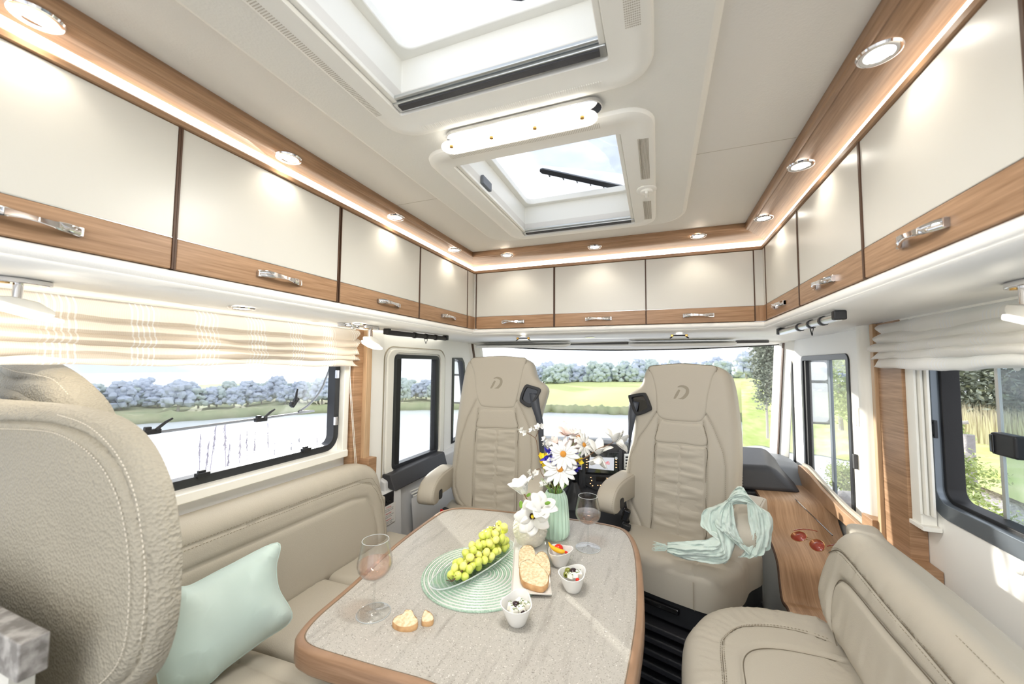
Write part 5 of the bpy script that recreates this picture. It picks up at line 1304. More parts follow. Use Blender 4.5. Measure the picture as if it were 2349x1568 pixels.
# magnolias in the white vase
zw = TZ + .006 + H2
def mag(label, px_, y, s, op, N0, stem_px=None, leaves=(), n=7, centre=False):
    c = at(*px_, 'y', y); v0 = Vector((VW.x, VW.y, zw)); t = thing('magnolia', label, 'flower', v0)
    MB().tube(cat([v0 + Vector((0, 0, -.04)), v0, *(at(x, yy, 'y', y) for x, yy in (stem_px or ())), c], 4), .0022, 7).build('stem', 'twig', t)
    for i in range(n):
        mb = MB(); X, Y, Z = basis(N0); a = 6.283 * i / n + (.25 if i % 2 else 0); o_ = op * (1 if i % 2 else .8); rd = X * math.cos(a) + Y * math.sin(a)
        petal(mb, c + rd * s * .10, rd * o_ + Z * (1.05 - o_ * .8), -rd + Z * .4 * o_, s, s * .78, -.34 + .3 * (o_ > .7), 7).build('petal', 'petal_white', t, solid=.0006)
    if centre:
        MB().ball(c + Z * .008, (.006, .006, .011), 10, 8, Matrix((X, Y, Z)).transposed()).build('pistil', 'petal_yellow', t)
        m2 = MB()
        for i in range(40): a = rnd.uniform(0, 6.28); rd = X * math.cos(a) + Y * math.sin(a); m2.tube([c + rd * .004 + Z * .003, c + rd * .010 + Z * rnd.uniform(.008, .013)], .0009, 3)
        m2.build('anthers', 'anther', t, kind='stuff')
    for (lx, ly, ls, D) in leaves:
        lc = at(lx, ly, 'y', y); petal(MB(), lc, Vector(D), CAMD(lc), ls, ls * .5, .1, 5, tipw=.1).build('leaf', 'leaf_green', t, solid=.0004)
mag('half-closed white magnolia on the left, highest from the white vase', (1202, 1131), VW.y - .01, .056, .36, Vector((-.35, -.2, 1)), [(1214, 1155)], [(1208, 1138, .02, (.6, 0, .5))], 7)
mag('open white magnolia with dark centre facing the camera over the white vase', (1222, 1183), VW.y - .035, .056, .80, Vector((.25, -1, .22)), None, [(1196, 1165, .026, (-.1, 0, 1))], 7, True)
mag('white magnolia on the right, opening sideways over the mint vase', (1240, 1168), VW.y - .02, .052, .75, Vector((.35, -.5, .9)), [(1228, 1172)], [(1250, 1155, .022, (1, 0, .4))], 7)
# ================================================================== ROMAN BLINDS
def cloth_mat(name, base, line, ax, tl=.38):
    m = mat(name, base, .8, sheen=.3); nt = m.node_tree; b = nt.nodes['Principled BSDF']
    tc = nt.nodes.new('ShaderNodeTexCoord'); sp_ = nt.nodes.new('ShaderNodeSeparateXYZ'); nt.links.new(tc.outputs['Object'], sp_.inputs[0])
    def stripes(freq, lo, hi):
        mu = nt.nodes.new('ShaderNodeMath'); mu.operation = 'MULTIPLY'; mu.inputs[1].default_value = freq; nt.links.new(sp_.outputs[ax], mu.inputs[0])
        si = nt.nodes.new('ShaderNodeMath'); si.operation = 'SINE'; nt.links.new(mu.outputs[0], si.inputs[0])
        rp = nt.nodes.new('ShaderNodeMapRange'); rp.inputs[1].default_value = lo; rp.inputs[2].default_value = hi; nt.links.new(si.outputs[0], rp.inputs[0]); return rp.outputs[0]
    fine = stripes(1900, .2, .9); band = stripes(42, .15, .55); thick = stripes(560, .45, .8)
    m1 = nt.nodes.new('ShaderNodeMath'); m1.operation = 'MULTIPLY'; nt.links.new(band, m1.inputs[0]); nt.links.new(thick, m1.inputs[1])
    m2 = nt.nodes.new('ShaderNodeMath'); m2.operation = 'MULTIPLY_ADD'; m2.inputs[1].default_value = .25; m2.use_clamp = True; nt.links.new(fine, m2.inputs[0]); nt.links.new(m1.outputs[0], m2.inputs[2])
    mx = nt.nodes.new('ShaderNodeMix'); mx.data_type = 'RGBA'; mx.inputs[6].default_value = base; mx.inputs[7].default_value = line
    nt.links.new(m2.outputs[0], mx.inputs[0]); nt.links.new(mx.outputs[2], b.inputs['Base Color'])
    tr = nt.nodes.new('ShaderNodeBsdfTranslucent'); nt.links.new(mx.outputs[2], tr.inputs[0]); ms = nt.nodes.new('ShaderNodeMixShader'); ms.inputs[0].default_value = tl
    nt.links.new(b.outputs[0], ms.inputs[1]); nt.links.new(tr.outputs[0], ms.inputs[2]); nt.links.new(ms.outputs[0], nt.nodes['Material Output'].inputs[0])
cloth_mat('blind_cloth', sRGB(228, 217, 202), sRGB(252, 250, 246), 1)
cloth_mat('blind_cloth_white', sRGB(252, 250, 244), sRGB(255, 255, 255), 1, .3)
def roman_blind(label, x, sg, y0, y1, ztop, folds, m, seed):
    """folds: list of (z_bottom, bulge); the cloth falls, swells and tucks back at each fold; sg = direction into the room"""
    t = thing('roman_blind', label, 'blind', (x, (y0 + y1) / 2, ztop))
    prof = [(ztop, .012)]
    zprev = ztop
    for zb, bu in folds:
        h = zprev - zb
        prof += [(zprev - h * .35, bu * .55 + .01), (zprev - h * .72, bu), (zb - .006, bu * .92), (zb - .010, bu * .6), (zb + .008, .014)]
        zprev = zb + .006
    prof = prof[:-1]
    pp = cat(prof, 4)
    n = len(pp); ny = 110
    def f(u, v):
        z, w_ = pp[min(int(round(v * (n - 1))), n - 1)]
        y = y0 + (y1 - y0) * u; lvl = v * len(folds)
        w2 = w_ * (1 + .30 * noise.noise(Vector((y * 5, lvl * 1.3, seed)))); z2 = z + (.008 * noise.noise(Vector((y * 4, lvl * .9, seed + 5))) + .004 * noise.noise(Vector((y * 14, lvl * 2, seed)))) * min(1, v * 6)
        fl = max(0, u - .93) / .07; w2 += .012 * fl * math.sin(v * 26); y2 = y + .018 * fl * math.sin(v * len(folds) * 6.28 + 1)
        return Vector((x + sg * w2, y2, z2))
    MB().grid(f, ny, n).build('cloth', m, t, angle=80)
    MB().bb(x, x + sg * .018, y0, y1 + .005, ztop - .002, ztop + .010).build('head_rail', 'plastic_white', t, bevel=.002)
    return t
BL = roman_blind('folded beige striped roman blind over the large left window', -1.272, 1, -.25, 1.335, 1.480, [(1.432, .030), (1.402, .040), (1.375, .045), (1.352, .048), (1.328, .040)], 'blind_cloth', 2.0)
roman_blind('folded off-white striped roman blind over the large right window', .735, -1, -.25, 1.655, 1.480, [(1.440, .03), (1.415, .045), (1.39, .055), (1.365, .06), (1.338, .055)], 'blind_cloth_white', 9.0)
t = BL
MB().tube([at(803, 830, 'x', -1.24), at(803, 900, 'x', -1.24), at(815, 1068, 'x', -1.235)], .0014, 5).tube([at(803, 860, 'x', -1.242), at(818, 1068, 'x', -1.238)], .0012, 5).build('cord', 'plastic_white', t, kind='stuff')

# ================================================================== LEFT WALL DETAILS
def vbox(mb, px0, px1, ax, v, z0, z1, dep):
    a, b = at(px0, 900, ax, v), at(px1, 900, ax, v)
    return mb
# open acrylic pane of the large left window, hinged at its top
OX = WL - .16
t = thing('window_pane_open', 'clear acrylic pane of the left window, swung outwards on stays', 'window pane', (OX, .7, 1.1))
lat = [at(x, y, 'x', OX) for x, y in ((350, 992), (602, 960))]
zb = lat[0].z; yr = at(736, 842, 'x', OX).y
corner = [(-.4, zb), (.9 * 0 + lat[1].y + .05, zb)]; rrv = .12
edge = [(-.4, zb), (yr - .16, zb)] + [(yr - .16 + .14 * math.sin(R(g)), zb + .14 - .14 * math.cos(R(g))) for g in (20, 40, 60, 80, 90)] + [(yr - .01, zb + .25), (yr, 1.50)]
def px_(y, z): k = (1.5 - z) / (1.5 - zb); return Vector((WL - .02 - (.14) * k, y, z))
mb = MB(); pane = [px_(y, z) for y, z in edge] + [px_(-.4, 1.5)]
mb.add(pane + [p + Vector((-.006, 0, 0)) for p in pane], [tuple(range(len(pane))), tuple(range(2 * len(pane) - 1, len(pane) - 1, -1))])
mb.build('pane', 'acrylic', t)
MB().tube([px_(y, z) for y, z in cat(edge, 3)], .005, 6).build('pane_edge', 'dash_top', t)
stay = local(thing('window_latch', None, None)); tag(stay, 'x', 'latch', 'black latches on the open left pane')
MB().box((0, 0, 0), (.018, .045, .016)).box((.004, -.012, .010), (.016, .016, .014)).build('latch_body', 'plastic_black', stay, bevel=.003)
MB().tube([(.008, .008, .006), (.014, .028, .026), (.016, .045, .036)], [.005, .0045, .003], 6).build('latch_lever', 'plastic_black', stay)
for i, (p, lab, rx) in enumerate((((350, 990), 'black latch at the lower edge of the open pane, nearest the camera', 0), ((602, 962), 'middle black latch at the lower edge of the open left pane', 0), ((671, 922), 'black latch at the rounded corner of the open left pane', .9))):
    y = at(*p, 'x', OX + .02).y; zz = at(*p, 'x', OX + .02).z; q = px_(y, zz) + Vector((.012, 0, 0))
    if i == 0: place(stay, q); stay['label'] = lab
    else: dup(stay, q, 0, lab, rot=(rx, 0, 0))
for i, (x, y) in enumerate(((700, 1036), (462, 1090))):
    q = at(x, y, 'x', WL); o = MB().box((0, 0, 0), (.02, .035, .014)).box((-.004, 0, .008), (.012, .02, .010)).build('latch_keeper', 'plastic_black', None, bevel=.002, origin=(0, 0, 0)); o.parent = W1S; o.location = Vector((WL + .004, q.y, .989)) - W1S.location
for i, (x, y) in enumerate(((776, 858), (771, 965))):
    q = at(x, y, 'x', WL + .01); o = MB().box((0, 0, 0), (.012, .014, .036)).build('latch_keeper', 'chrome', None, bevel=.002, origin=(0, 0, 0)); o.parent = W1S; o.location = Vector((WL + .008, 1.277, q.z)) - W1S.location
MB_ = MB().tube([px_(yr - .02, 1.30) + Vector((.02, 0, 0)), px_(yr - .15, 1.24) + Vector((0, 0, 0))], .004, 6)
# cream blind cassette upright beside the window
struct(MB().bb(WL, WL + .030, 1.298, 1.328, .93, 1.49), 'trim_14', 'plastic_white', bevel=.004)
struct(MB().bb(WL, WL + .034, .1, 1.328, .925, .955), 'trim_15', 'plastic_white', bevel=.004)
# wooden post left
t = thing('wooden_post', 'brown wooden post between the left window and the cab door', 'post', (-1.27, 1.38, .55))
MB().bb(WL + .002, -1.255, 1.335, 1.39, .62, 1.482).build('back_panel', 'wood_xy', t, bevel=.002)
MB().bb(WL + .002, -1.235, 1.39, 1.425, .62, 1.482).build('front_strip', 'oak_light', t, bevel=.002)
MB().bb(WL + .002, -1.205, 1.385, 1.44, .50, .905).build('step_block', 'wood_xy', t, bevel=.003)
MB().bb(WL + .002, -1.22, 1.335, 1.385, .50, .865).build('lower_block', 'wood_xy', t, bevel=.003)
# white trim upright next to the post
struct(MB().bb(WL + .001, WL + .03, 1.45, 1.55, .30, 1.484), 'trim_16', 'wall_cream', bevel=.004)
# cab door moulding left
t = thing('cab_door_panel', 'light grey moulded door panel with ribbed pocket and dark rail', 'door panel', (-1.24, 1.9, .2))
MB().hexa([(WL, 1.57, .15), (WL, 2.30, .15), (-1.235, 2.30, .15), (-1.225, 1.57, .15), (WL, 1.57, .76), (WL, 2.30, .78), (-1.262, 2.30, .76), (-1.262, 1.57, .745)]).build('panel', 'plastic_grey_white', t, bevel=.008)
a, b = at(900, 1105, 'x', -1.235), at(1024, 1055, 'x', -1.235)
mb = MB(); yy0, yy1 = a.y, b.y
mb.hexa([(WL, yy0, .72), (WL, yy1, .72), (-1.225, yy1, .705), (-1.215, yy0, .70), (WL, yy0, .775), (WL, yy1, .785), (-1.25, yy1, .785), (-1.25, yy0, .775)]).build('dark_rail', 'dash_grey', t, bevel=.006)
# pocket bulge and ribs
mb = MB()
def pk(u, v):
    y = 1.74 + .42 * u; z = .62 - .36 * v
    return Vector((-1.225 + .055 * math.sin(math.pi * min(1, v * 1.1)) * math.sin(math.pi * u) ** .5, y + .05 * v, z))
mb.grid(pk, 18, 12).build('pocket', 'plastic_grey_white', t, angle=70)
for i in range(10):
    zz = .655 - i * .0155; y0 = 1.74 + .012 * i; y1 = 2.14
    MB().tube([(-1.232 + .0015 * i, y0, zz), (-1.222 + .0018 * i, (y0 + y1) / 2, zz - .002), (-1.228 + .001 * i, y1, zz)], .0045, 6).build('rib', 'plastic_white', t)
MB().bb(-1.235, -1.205, 1.68, 1.95, .24, .40).build('dark_bin', 'rubber_black', t, bevel=.004)
# white box with dark lever opening and warning label
t = thing('door_side_column', 'pale moulded column with dark lever recess and warning label', 'column', (-1.22, 1.58, .2))
MB().hexa([(WL, 1.53, .15), (WL, 1.66, .15), (-1.195, 1.655, .15), (-1.195, 1.53, .15), (WL, 1.53, .70), (WL, 1.66, .72), (-1.225, 1.655, .71), (-1.225, 1.53, .69)]).build('column_body', 'plastic_grey_white', t, bevel=.01, seg=3)
fx = lambda z: -1.225 + (.70 - z) / .55 * .03
def on_col(px, py): p = at(px, py, 'x', -1.214); return p
a, b = on_col(878, 1137), on_col(903, 1160)
r_ = MB().bb(-1.222, -1.2135, a.y, b.y, b.z, a.z).build('lever_recess', 'rubber_black', t, bevel=.002)
MB().box((-1.212, (a.y + b.y) / 2, (a.z + b.z) / 2), (.006, .03, .008)).build('lever', 'gloss_black', r_, bevel=.002)
a, b = on_col(874, 1167), on_col(905, 1193)
MB().bb(-1.2125, -1.2105, a.y, b.y, b.z - .002, a.z + .002).build('warning_label', 'porcelain', t)
mat('print_red', sRGB(200, 60, 60), .6); mat('print_grey', sRGB(110, 110, 115), .6)
Ml = lambda z: Matrix(((0, 0, 1, -1.2103), (1, 0, 0, (a.y + b.y) / 2), (0, 1, 0, z), (0, 0, 0, 1)))
hgt = a.z - b.z
for k, wd in enumerate(('Achtung', 'Attention', 'Attention')):
    z = a.z - hgt * (.08 + .33 * k)
    text(wd, hgt * .12, Ml(z), 'print_red', 'label_heading', t, .0001)
    text('Beim Drehen der Sitze\nTür geschlossen halten' if k == 0 else ('Keep door closed when\nturning the seats' if k == 1 else 'Tenir la porte fermée en\ntournant les sièges'), hgt * .085, Ml(z - hgt * .15), 'print_grey', 'label_text', t, .0001)
# rounded cream plug socket cover in front of the column
q = at(872, 1160, 'x', -1.20)
tag(MB().box((0, 0, 0), (.03, .05, .085)).build('socket_cover', 'leather', None, bevel=.014, seg=3, origin=(0, 0, 0)), 'rounded beige cover on the column behind the sofa end', 'cover').location = q
# ================================================================== READING LAMPS
def reading_lamp(label, p, s, rz):
    t = thing('reading_lamp', label, 'lamp', p, rz); P = Vector(p); Rz = Matrix.Rotation(rz, 3, 'Z')
    f = lambda x, y, z: P + Rz @ Vector((x * s, y * s, z * s))
    mb = MB(); n = 28
    k = [(f(.021 * math.cos(6.283 * i / n), .046 * math.sin(6.283 * i / n), 0), f(.021 * math.cos(6.283 * i / n), .046 * math.sin(6.283 * i / n), -.013)) for i in range(n)]
    mb.v = [a for a, _ in k] + [b for _, b in k]; mb.f = [tuple(range(n)), tuple(range(2 * n - 1, n - 1, -1))] + [(i, (i + 1) % n, n + (i + 1) % n, n + i) for i in range(n)]
    pl = mb.build('ceiling_plate', 'chrome', t, bevel=.002)
    MB().tube([f(0, -.028, -.013), f(0, -.028, -.015)], .008 * s, 16).build('switch', 'brass', pl)
    MB().tube([f(0, -.008, -.013), f(0, -.008, -.048)], .0085 * s, 16).build('arm', 'chrome', t)
    h = []
    for y, z0, z1, w_ in ((-.040, -.046, -.056, .010), (-.02, -.044, -.064, .020), (.02, -.052, -.076, .022), (.05, -.070, -.082, .012)): h.append((y, z0, z1, w_))
    mb = MB(); rows = []
    for y, z0, z1, w_ in h: rows.append([f(-w_, y, z0), f(w_, y, z0), f(w_ * 1.1, y, z1), f(-w_ * 1.1, y, z1)])
    for r in rows: mb.v += r
    for j in range(3):
        for q in range(4): mb.f.append((4 * j + q, 4 * j + (q + 1) % 4, 4 * j + 4 + (q + 1) % 4, 4 * j + 4 + q))
    mb.f += [(3, 2, 1, 0), (12, 13, 14, 15)]; mb.build('lamp_head', 'plastic_white', t, bevel=.003)
    mb = MB(); rows = []
    for y, z0, w_ in ((-.052, -.060, .008), (-.03, -.0665, .022), (.02, -.0795, .027), (.05, -.086, .022), (.066, -.088, .010)): rows.append([f(-w_, y, z0), f(w_, y, z0), f(w_, y, z0 - .008), f(-w_, y, z0 - .008)])
    for r in rows: mb.v += r
    for j in range(4):
        for q in range(4): mb.f.append((4 * j + q, 4 * j + (q + 1) % 4, 4 * j + 4 + (q + 1) % 4, 4 * j + 4 + q))
    mb.f += [(3, 2, 1, 0), (16, 17, 18, 19)]; mb.build('light_diffuser', 'lamp_glow', t, bevel=.002)
    l = bpy.data.lights.new('reading_light', 'POINT'); l.energy = .5; l.color = (1, .90, .74); l.shadow_soft_size = .02
    o = bpy.data.objects.new('reading_light', l); C.objects.link(o); o.location = f(0, .01, -.098)
p = at(55, 640, 'z', 1.483); reading_lamp('chrome reading lamp with glowing plate over the left blind, near the camera', (p.x, p.y, 1.4835), .82, 0)
p = at(2362, 700, 'x', .60); reading_lamp('white glowing reading lamp at the right picture edge over the right blind', (p.x, p.y, 1.4835), .9, math.pi)
p = at(852, 748, 'z', 1.483); reading_lamp('small chrome reading lamp at the left wooden post', (p.x, p.y, 1.4835), 1.0, .1)
p = at(800, 743, 'z', 1.483); t = thing('lamp_socket', 'flat chrome lamp bracket under the left cabinets beside the blind end', 'bracket', (p.x, p.y, 1.483))
MB().prism([(p.x + .021 * math.cos(6.283 * i / 24), p.y + .055 * math.sin(6.283 * i / 24)) for i in range(24)], 1.470, 1.4835).build('bracket_plate', 'chrome', t, bevel=.002)
MB().tube([(p.x, p.y + .02, 1.466), (p.x, p.y + .02, 1.472)], .008, 14).build('bracket_ring', 'chrome', t)

# ================================================================== COAT RAILS
def coat_rail(label, a, b, m):
    t = thing('coat_rail', label, 'coat rail', (a + b) / 2)
    d = (b - a).normalized(); MB().tube([a, b], .0115, 14).build('rail', m, t)
    for s_, nm in ((0, 0), (1, 1)): q = a.lerp(b, s_); MB().box(q + Vector((0, 0, .004)), (.03, .02, .026)).build('end_cap', 'plastic_black', t, bevel=.004)
    for s_ in (.42, .62, .80):
        q = a.lerp(b, s_); h = MB().tube([q - d * .006, q + d * .006], .0145, 12).build('slider', 'plastic_black', t)
        if s_ == .62:
            MB().tube([q + Vector((0, 0, -.01)), q + d * .014 + Vector((0, 0, -.014)), q + Vector((0, 0, -.036)), q - d * .014 + Vector((0, 0, -.014)), q + Vector((0, 0, -.01))], .0016, 6).build('hook', 'plastic_black', h)
coat_rail('dark coat rail with hook over the left cab door window', at(888, 762, 'z', 1.467), at(1022, 776, 'z', 1.467), 'dash_grey')
coat_rail('chrome and black coat rail with hook over the right cab window', at(1792, 762, 'z', 1.467), at(1925, 726, 'z', 1.467), 'alu')
for i, (px, py, lab) in enumerate(((1200, 779, 'left'), (1558, 773, 'right'))):
    c = at(px, py, 'y', 2.38)
    x0, x1 = ((1100, 1308), (1443, 1686))[i]
    a, b = at(x0, 788, 'y', 2.50), at(x1, 788, 'y', 2.50)
    t = thing('sun_visor', 'cream padded sun visor above the windscreen, %s one' % lab, 'sun visor', ((a.x + b.x) / 2, 2.5, 1.44))
    ol_ = rrect(a.x, b.x, -.10, .075, .045, 5)
    pad(MB(), ol_, lambda u, v, w=0: Vector((u, 2.49 + v * .8, 1.462 + v * .12 - w)), .03, .02, .010, None, .008, (), None, smooth=False).build('visor_pad', 'ivory_fascia', t, angle=75)
    q = at(px, py, 'z', 1.466); w_ = .042
    MB().tube([q + Vector((-w_, 0, -.004)), q + Vector((-w_ * .8, 0, 0)), q + Vector((-w_ * .6, 0, .008)), q + Vector((w_ * .6, 0, .008)), q + Vector((w_ * .8, 0, 0)), q + Vector((w_, 0, -.004))], .003, 6).build('hinge_bar', 'plastic_black', t)
    for s_ in (-.75, .75): MB().box(q + Vector((w_ * s_, 0, .008)), (.012, .012, .012)).build('hinge_clip', 'brass', t, bevel=.002)
    q = at(px, py - 8, 'z', 1.4825); MB().lathe([(.013, 0), (.013, -.002), (.0003, -.0025)], 16, q).build('map_light', 'lamp_glow', t)
q = at(1353, 772, 'z', 1.4835); o = MB().box((0, 0, 0), (.05, .03, .008)).build('light_sensor', 'chrome', None, bevel=.002, origin=(0, 0, 0)); o.location = q; tag(o, 'small chrome switch plate in the middle above the windscreen', 'switch plate')
mat('mesh_strip', sRGB(120, 118, 116), .8, var=(900, .1, sRGB(60, 58, 58)))
for i, (x0, x1, lab) in enumerate(((1080, 1104, 'left end'), (1292, 1442, 'middle'), (1688, 1762, 'right end'))):
    a, b = at(x0, 783, 'y', 2.62), at(x1, 783, 'y', 2.62)
    o = MB().bb(0, b.x - a.x, 0, .03, 0, .014).build('air_grille', 'mesh_strip', None, origin=(0, 0, 0)); o.location = (a.x, 2.60, 1.468); tag(o, 'dark speckled mesh strip above the windscreen, %s' % lab, 'grille')

# ================================================================== RIGHT WALL DETAILS
t = thing('wooden_post', 'tall oak wooden post between the right cab window and large right window', 'post', (.73, 1.63, .3))
MB().bb(.715, WR - .001, 1.562, 1.700, .52, 1.482).build('face_panel', 'wood_xy', t, bevel=.002)
MB().bb(.705, .757, 1.700, 1.722, .52, 1.482).build('light_strip', 'oak_light', t, bevel=.002)
MB().bb(.690, WR - .001, 1.722, 1.80, .52, .80).build('step_block', 'wood_xy', t, bevel=.003)
MB().bb(.715, .735, 1.722, 1.738, .52, 1.482).build('cream_strip', 'plastic_white', t, bevel=.002)
MB().bb(.655, WR - .001, 1.50, 1.70, .52, .79 - .045).build('lower_block', 'wood_xy', t, bevel=.003)
struct(MB().tube([(.735, 1.80, .70), (.735, 1.80, 1.484)], .035, 16), 'trim_17', 'plastic_white')
# cream blind cassette upright of the large right window
t = thing('blind_rail_upright', 'cream grooved upright guide rail beside the large right window', 'guide rail', (.73, 1.6, .85))
MB().bb(.722, WR - .001, 1.515, 1.562, .865, 1.484).build('rail_body', 'plastic_white', t, bevel=.004)
for dx in (.0, .010, .020): MB().bb(.722 + dx - .006, .722 + dx, 1.505 - dx, 1.515, .90, 1.484).build('rail_rib', 'plastic_white', t, bevel=.001)
MB().bb(.716, WR - .001, 1.495, 1.566, .855, .868).build('rail_foot', 'plastic_white', t, bevel=.002)
# frame details: latch plate on the window's upright
q = at(2137, 982, 'x', WR - .004)
t = thing('latch_plate', 'dark latch plate with screws on the right window frame', 'latch plate', q)
MB().box(q + Vector((0, -.004, 0)), (.008, .034, .052)).build('plate', 'frame_black', t, bevel=.002)
for dy in (-.008, .008):
    for dz in (-.018, .018): MB().tube([q + Vector((-.0055, dy - .004, dz)), q + Vector((-.003, dy - .004, dz))], .003, 8).build('screw', 'gloss_black', t)
# sliding outer pane with rounded corner and black catch
t = thing('sliding_pane', 'tinted outer pane with rounded corner at the right edge', 'window pane', (WR + .09, .9, .9))
yp = at(2300, 1040, 'x', WR + .05).y; XP = WR + .05
edge = rrect(.2, yp, .86, 1.45, (.0, .09, .05, .0), 6)
MB().prism(edge, 0, .008, sx(XP)).build('pane', 'acrylic_grey', t)
MB().tube([(XP, a_, b_) for a_, b_ in edge[7:21]], .006, 6).build('pane_edge', 'alu', t)
q = at(2318, 1022, 'x', WR + .035)
MB().box(q, (.03, .075, .055)).build('catch', 'plastic_black', t, bevel=.006)
MB().box(q + Vector((-.008, .028, 0)), (.022, .012, .045)).build('catch_grip', 'gloss_black', t, bevel=.003)
for dz, (x, y) in enumerate(((2333, 845), )): MB().tube([at(x, y, 'x', XP - .004), at(x, y, 'x', XP - .010)], .006, 10).build('pane_rivet', 'plastic_white', t)
# latch bits at the right cab window
q = at(1964, 955, 'x', WR - .006); o = MB().box((0, 0, 0), (.014, .026, .075)).build('window_catch', 'plastic_white', None, bevel=.005, origin=(0, 0, 0)); o.parent = w5; o.location = q - w5.location
q = at(1962, 1058, 'x', WR - .006); o = MB().box((0, 0, 0), (.014, .018, .06)).build('window_handle', 'dash_grey', None, bevel=.003, origin=(0, 0, 0)); o.parent = w5; o.location = q - w5.location
q = at(2338, 1308, 'x', WR - .002); o = MB().ball((0, 0, 0), (.006, .009, .009)).build('screw_cap', 'plastic_white', None, origin=(0, 0, 0)); o.location = q; tag(o, 'small white screw cap on the wall under the right window', 'screw cap')

# ================================================================== WOODEN SIDE CONSOLE (right of the driver)
t = thing('side_console', 'wavy brown wooden side console between right seat and wall', 'console', (.6, 1.9, 0))
prof = [(2.52, .705), (2.2, .702)] + [(lambda p: (p.y, min(p.z, .70)))(at(x, y, 'x', .455)) for x, y in ((1752, 1180), (1760, 1212), (1778, 1250), (1792, 1290), (1799, 1330), (1809, 1380), (1830, 1418))] + [(1.42, .30), (1.40, .15), (1.39, 0)]
print('console profile', [(round(a, 3), round(b, 3)) for a, b in prof])
pf = cat(prof, 4); n = len(pf); mb = MB()
def xin(y): return .447 + .02 * max(0, (y - 1.8)) * 0
xs_ = lambda y, z: .455 + (.0 if z > .69 else (.70 - z) * -.06)
for y, z in pf: mb.v += [Vector((xs_(y, z), y, z)), Vector((WR - .02, y, z)), Vector((xs_(y, z), y, max(z - .016, 0) if z > .69 else z)) + Vector((0, .016 if z < .69 else 0, 0)), Vector((WR - .02, y + (.016 if z < .69 else 0), max(z - .016, 0) if z > .69 else z))]
for i in range(n - 1):
    k = 4 * i; mb.f += [(k, k + 1, k + 5, k + 4), (k + 2, k + 6, k + 7, k + 3), (k, k + 4, k + 6, k + 2), (k + 1, k + 3, k + 7, k + 5)]
mb.build('wooden_top', 'oak_y', t, angle=50)
mb = MB().prism([(y, z - .014) for y, z in pf[1:]] + [(2.5, 0)], 0, .012, lambda a_, b_, h: (.470 - (.06 * max(0, .69 - b_)) + h, a_ + .012, max(b_, .0))); mb.build('white_side', 'ivory', t)
MB().tube([(xs_(y, z) - .001, y + .004, z - .006) for y, z in pf], .0055, 6).build('brown_edge', 'door_gap', t)
# upstand along the wall
up = [(2.52, .80), (2.44, .805), (2.36, .795), (2.2, .765), (2.0, .742), (1.85, .735), (1.80, .733), (1.80, .69), (2.52, .69)]
MB().prism(up, .700, .718, lambda a_, b_, h: (h, a_, b_)).build('upstand', 'oak_y', t, bevel=.004)
MB().prism([(a_, b_ + .012 if b_ > .7 else b_) for a_, b_ in up], .718, .735, lambda a_, b_, h: (h, a_, b_)).build('upstand_lining', 'leather', t, bevel=.004)
MB().bb(.60, .603, 1.80, 2.42, .7, .7035).build('joint', 'gloss_black', t)
# dark floor box with rail between seat and console
t = thing('floor_rail', 'black seat rail trim on the floor beside the right seat', 'rail', (.38, 1.9, 0))
MB().hexa([(.30, 1.55, 0), (.43, 1.55, 0), (.45, 2.4, 0), (.34, 2.4, 0), (.32, 1.55, .16), (.42, 1.55, .14), (.44, 2.4, .30), (.36, 2.4, .32)]).build('rail_cover', 'plastic_black', t, bevel=.006)
MB().tube([(.36, 1.56, .17), (.39, 2.3, .32)], .006, 6).build('rail_edge', 'gloss_black', t)
for i in range(3): MB().tube([(.385, 1.66 + .12 * i, .175 + .025 * i), (.385, 1.66 + .12 * i, .180 + .025 * i)], .006, 8).build('bolt', 'gloss_black', t)

# sunglasses lying on the console
mat('lens_brown', sRGB(150, 60, 46), .08, coat=.6, alpha=.9)
mat('gold', sRGB(214, 170, 120), .2, metal=1.0)
G = at(1853, 1242, 'z', .722); t = thing('sunglasses', 'aviator sunglasses with reddish brown lenses on the wooden console', 'sunglasses', (G.x, G.y, .71), 0)
dA = (at(1886, 1258, 'z', .722) - at(1820, 1226, 'z', .722)); dA.normalize(); dB = Vector((-dA.y, dA.x, 0)); dB = dB if dB.y < 0 else -dB; dB = (dB + Vector((0, 0, -.9))).normalized(); nn_ = dA.cross(dB)
for s_ in (-1, 1):
    c = G + dA * (s_ * .034) + Vector((0, 0, .004)); pts = [c + dA * (.026 * math.cos(g) * (1 + .08 * math.sin(g))) + dB * (.021 * math.sin(g) - .0 + .003 * math.cos(g) * s_) for g in np.linspace(0, 2 * math.pi, 25)[:-1]]
    mb = MB(); mb.add(pts, [tuple(range(24))]); mb.build('lens', 'lens_brown', t, solid=.001)
    MB().tube(pts + [pts[0]], .0010, 6).build('rim', 'gold', t)
    e = c + dA * (s_ * .027) - dB * .012; bk_ = Vector((dB.x, dB.y, 0)).normalized() * -.10
    MB().tube(cat([e, e - dB * .004 + bk_ * .3, e + bk_ * .8 + Vector((0, 0, -.004)), e + bk_ + Vector((0, 0, -.010))], 4), .0016, 6).build('temple', 'lens_brown', t)
MB().tube([G - dA * .010 - dB * .006, G - dB * .009, G + dA * .010 - dB * .006], .001, 5).build('bridge', 'gold', t)
MB().tube([G - dA * .016 - dB * .014, G - dB * .016, G + dA * .016 - dB * .014], .001, 5).build('brow_bar', 'gold', t)

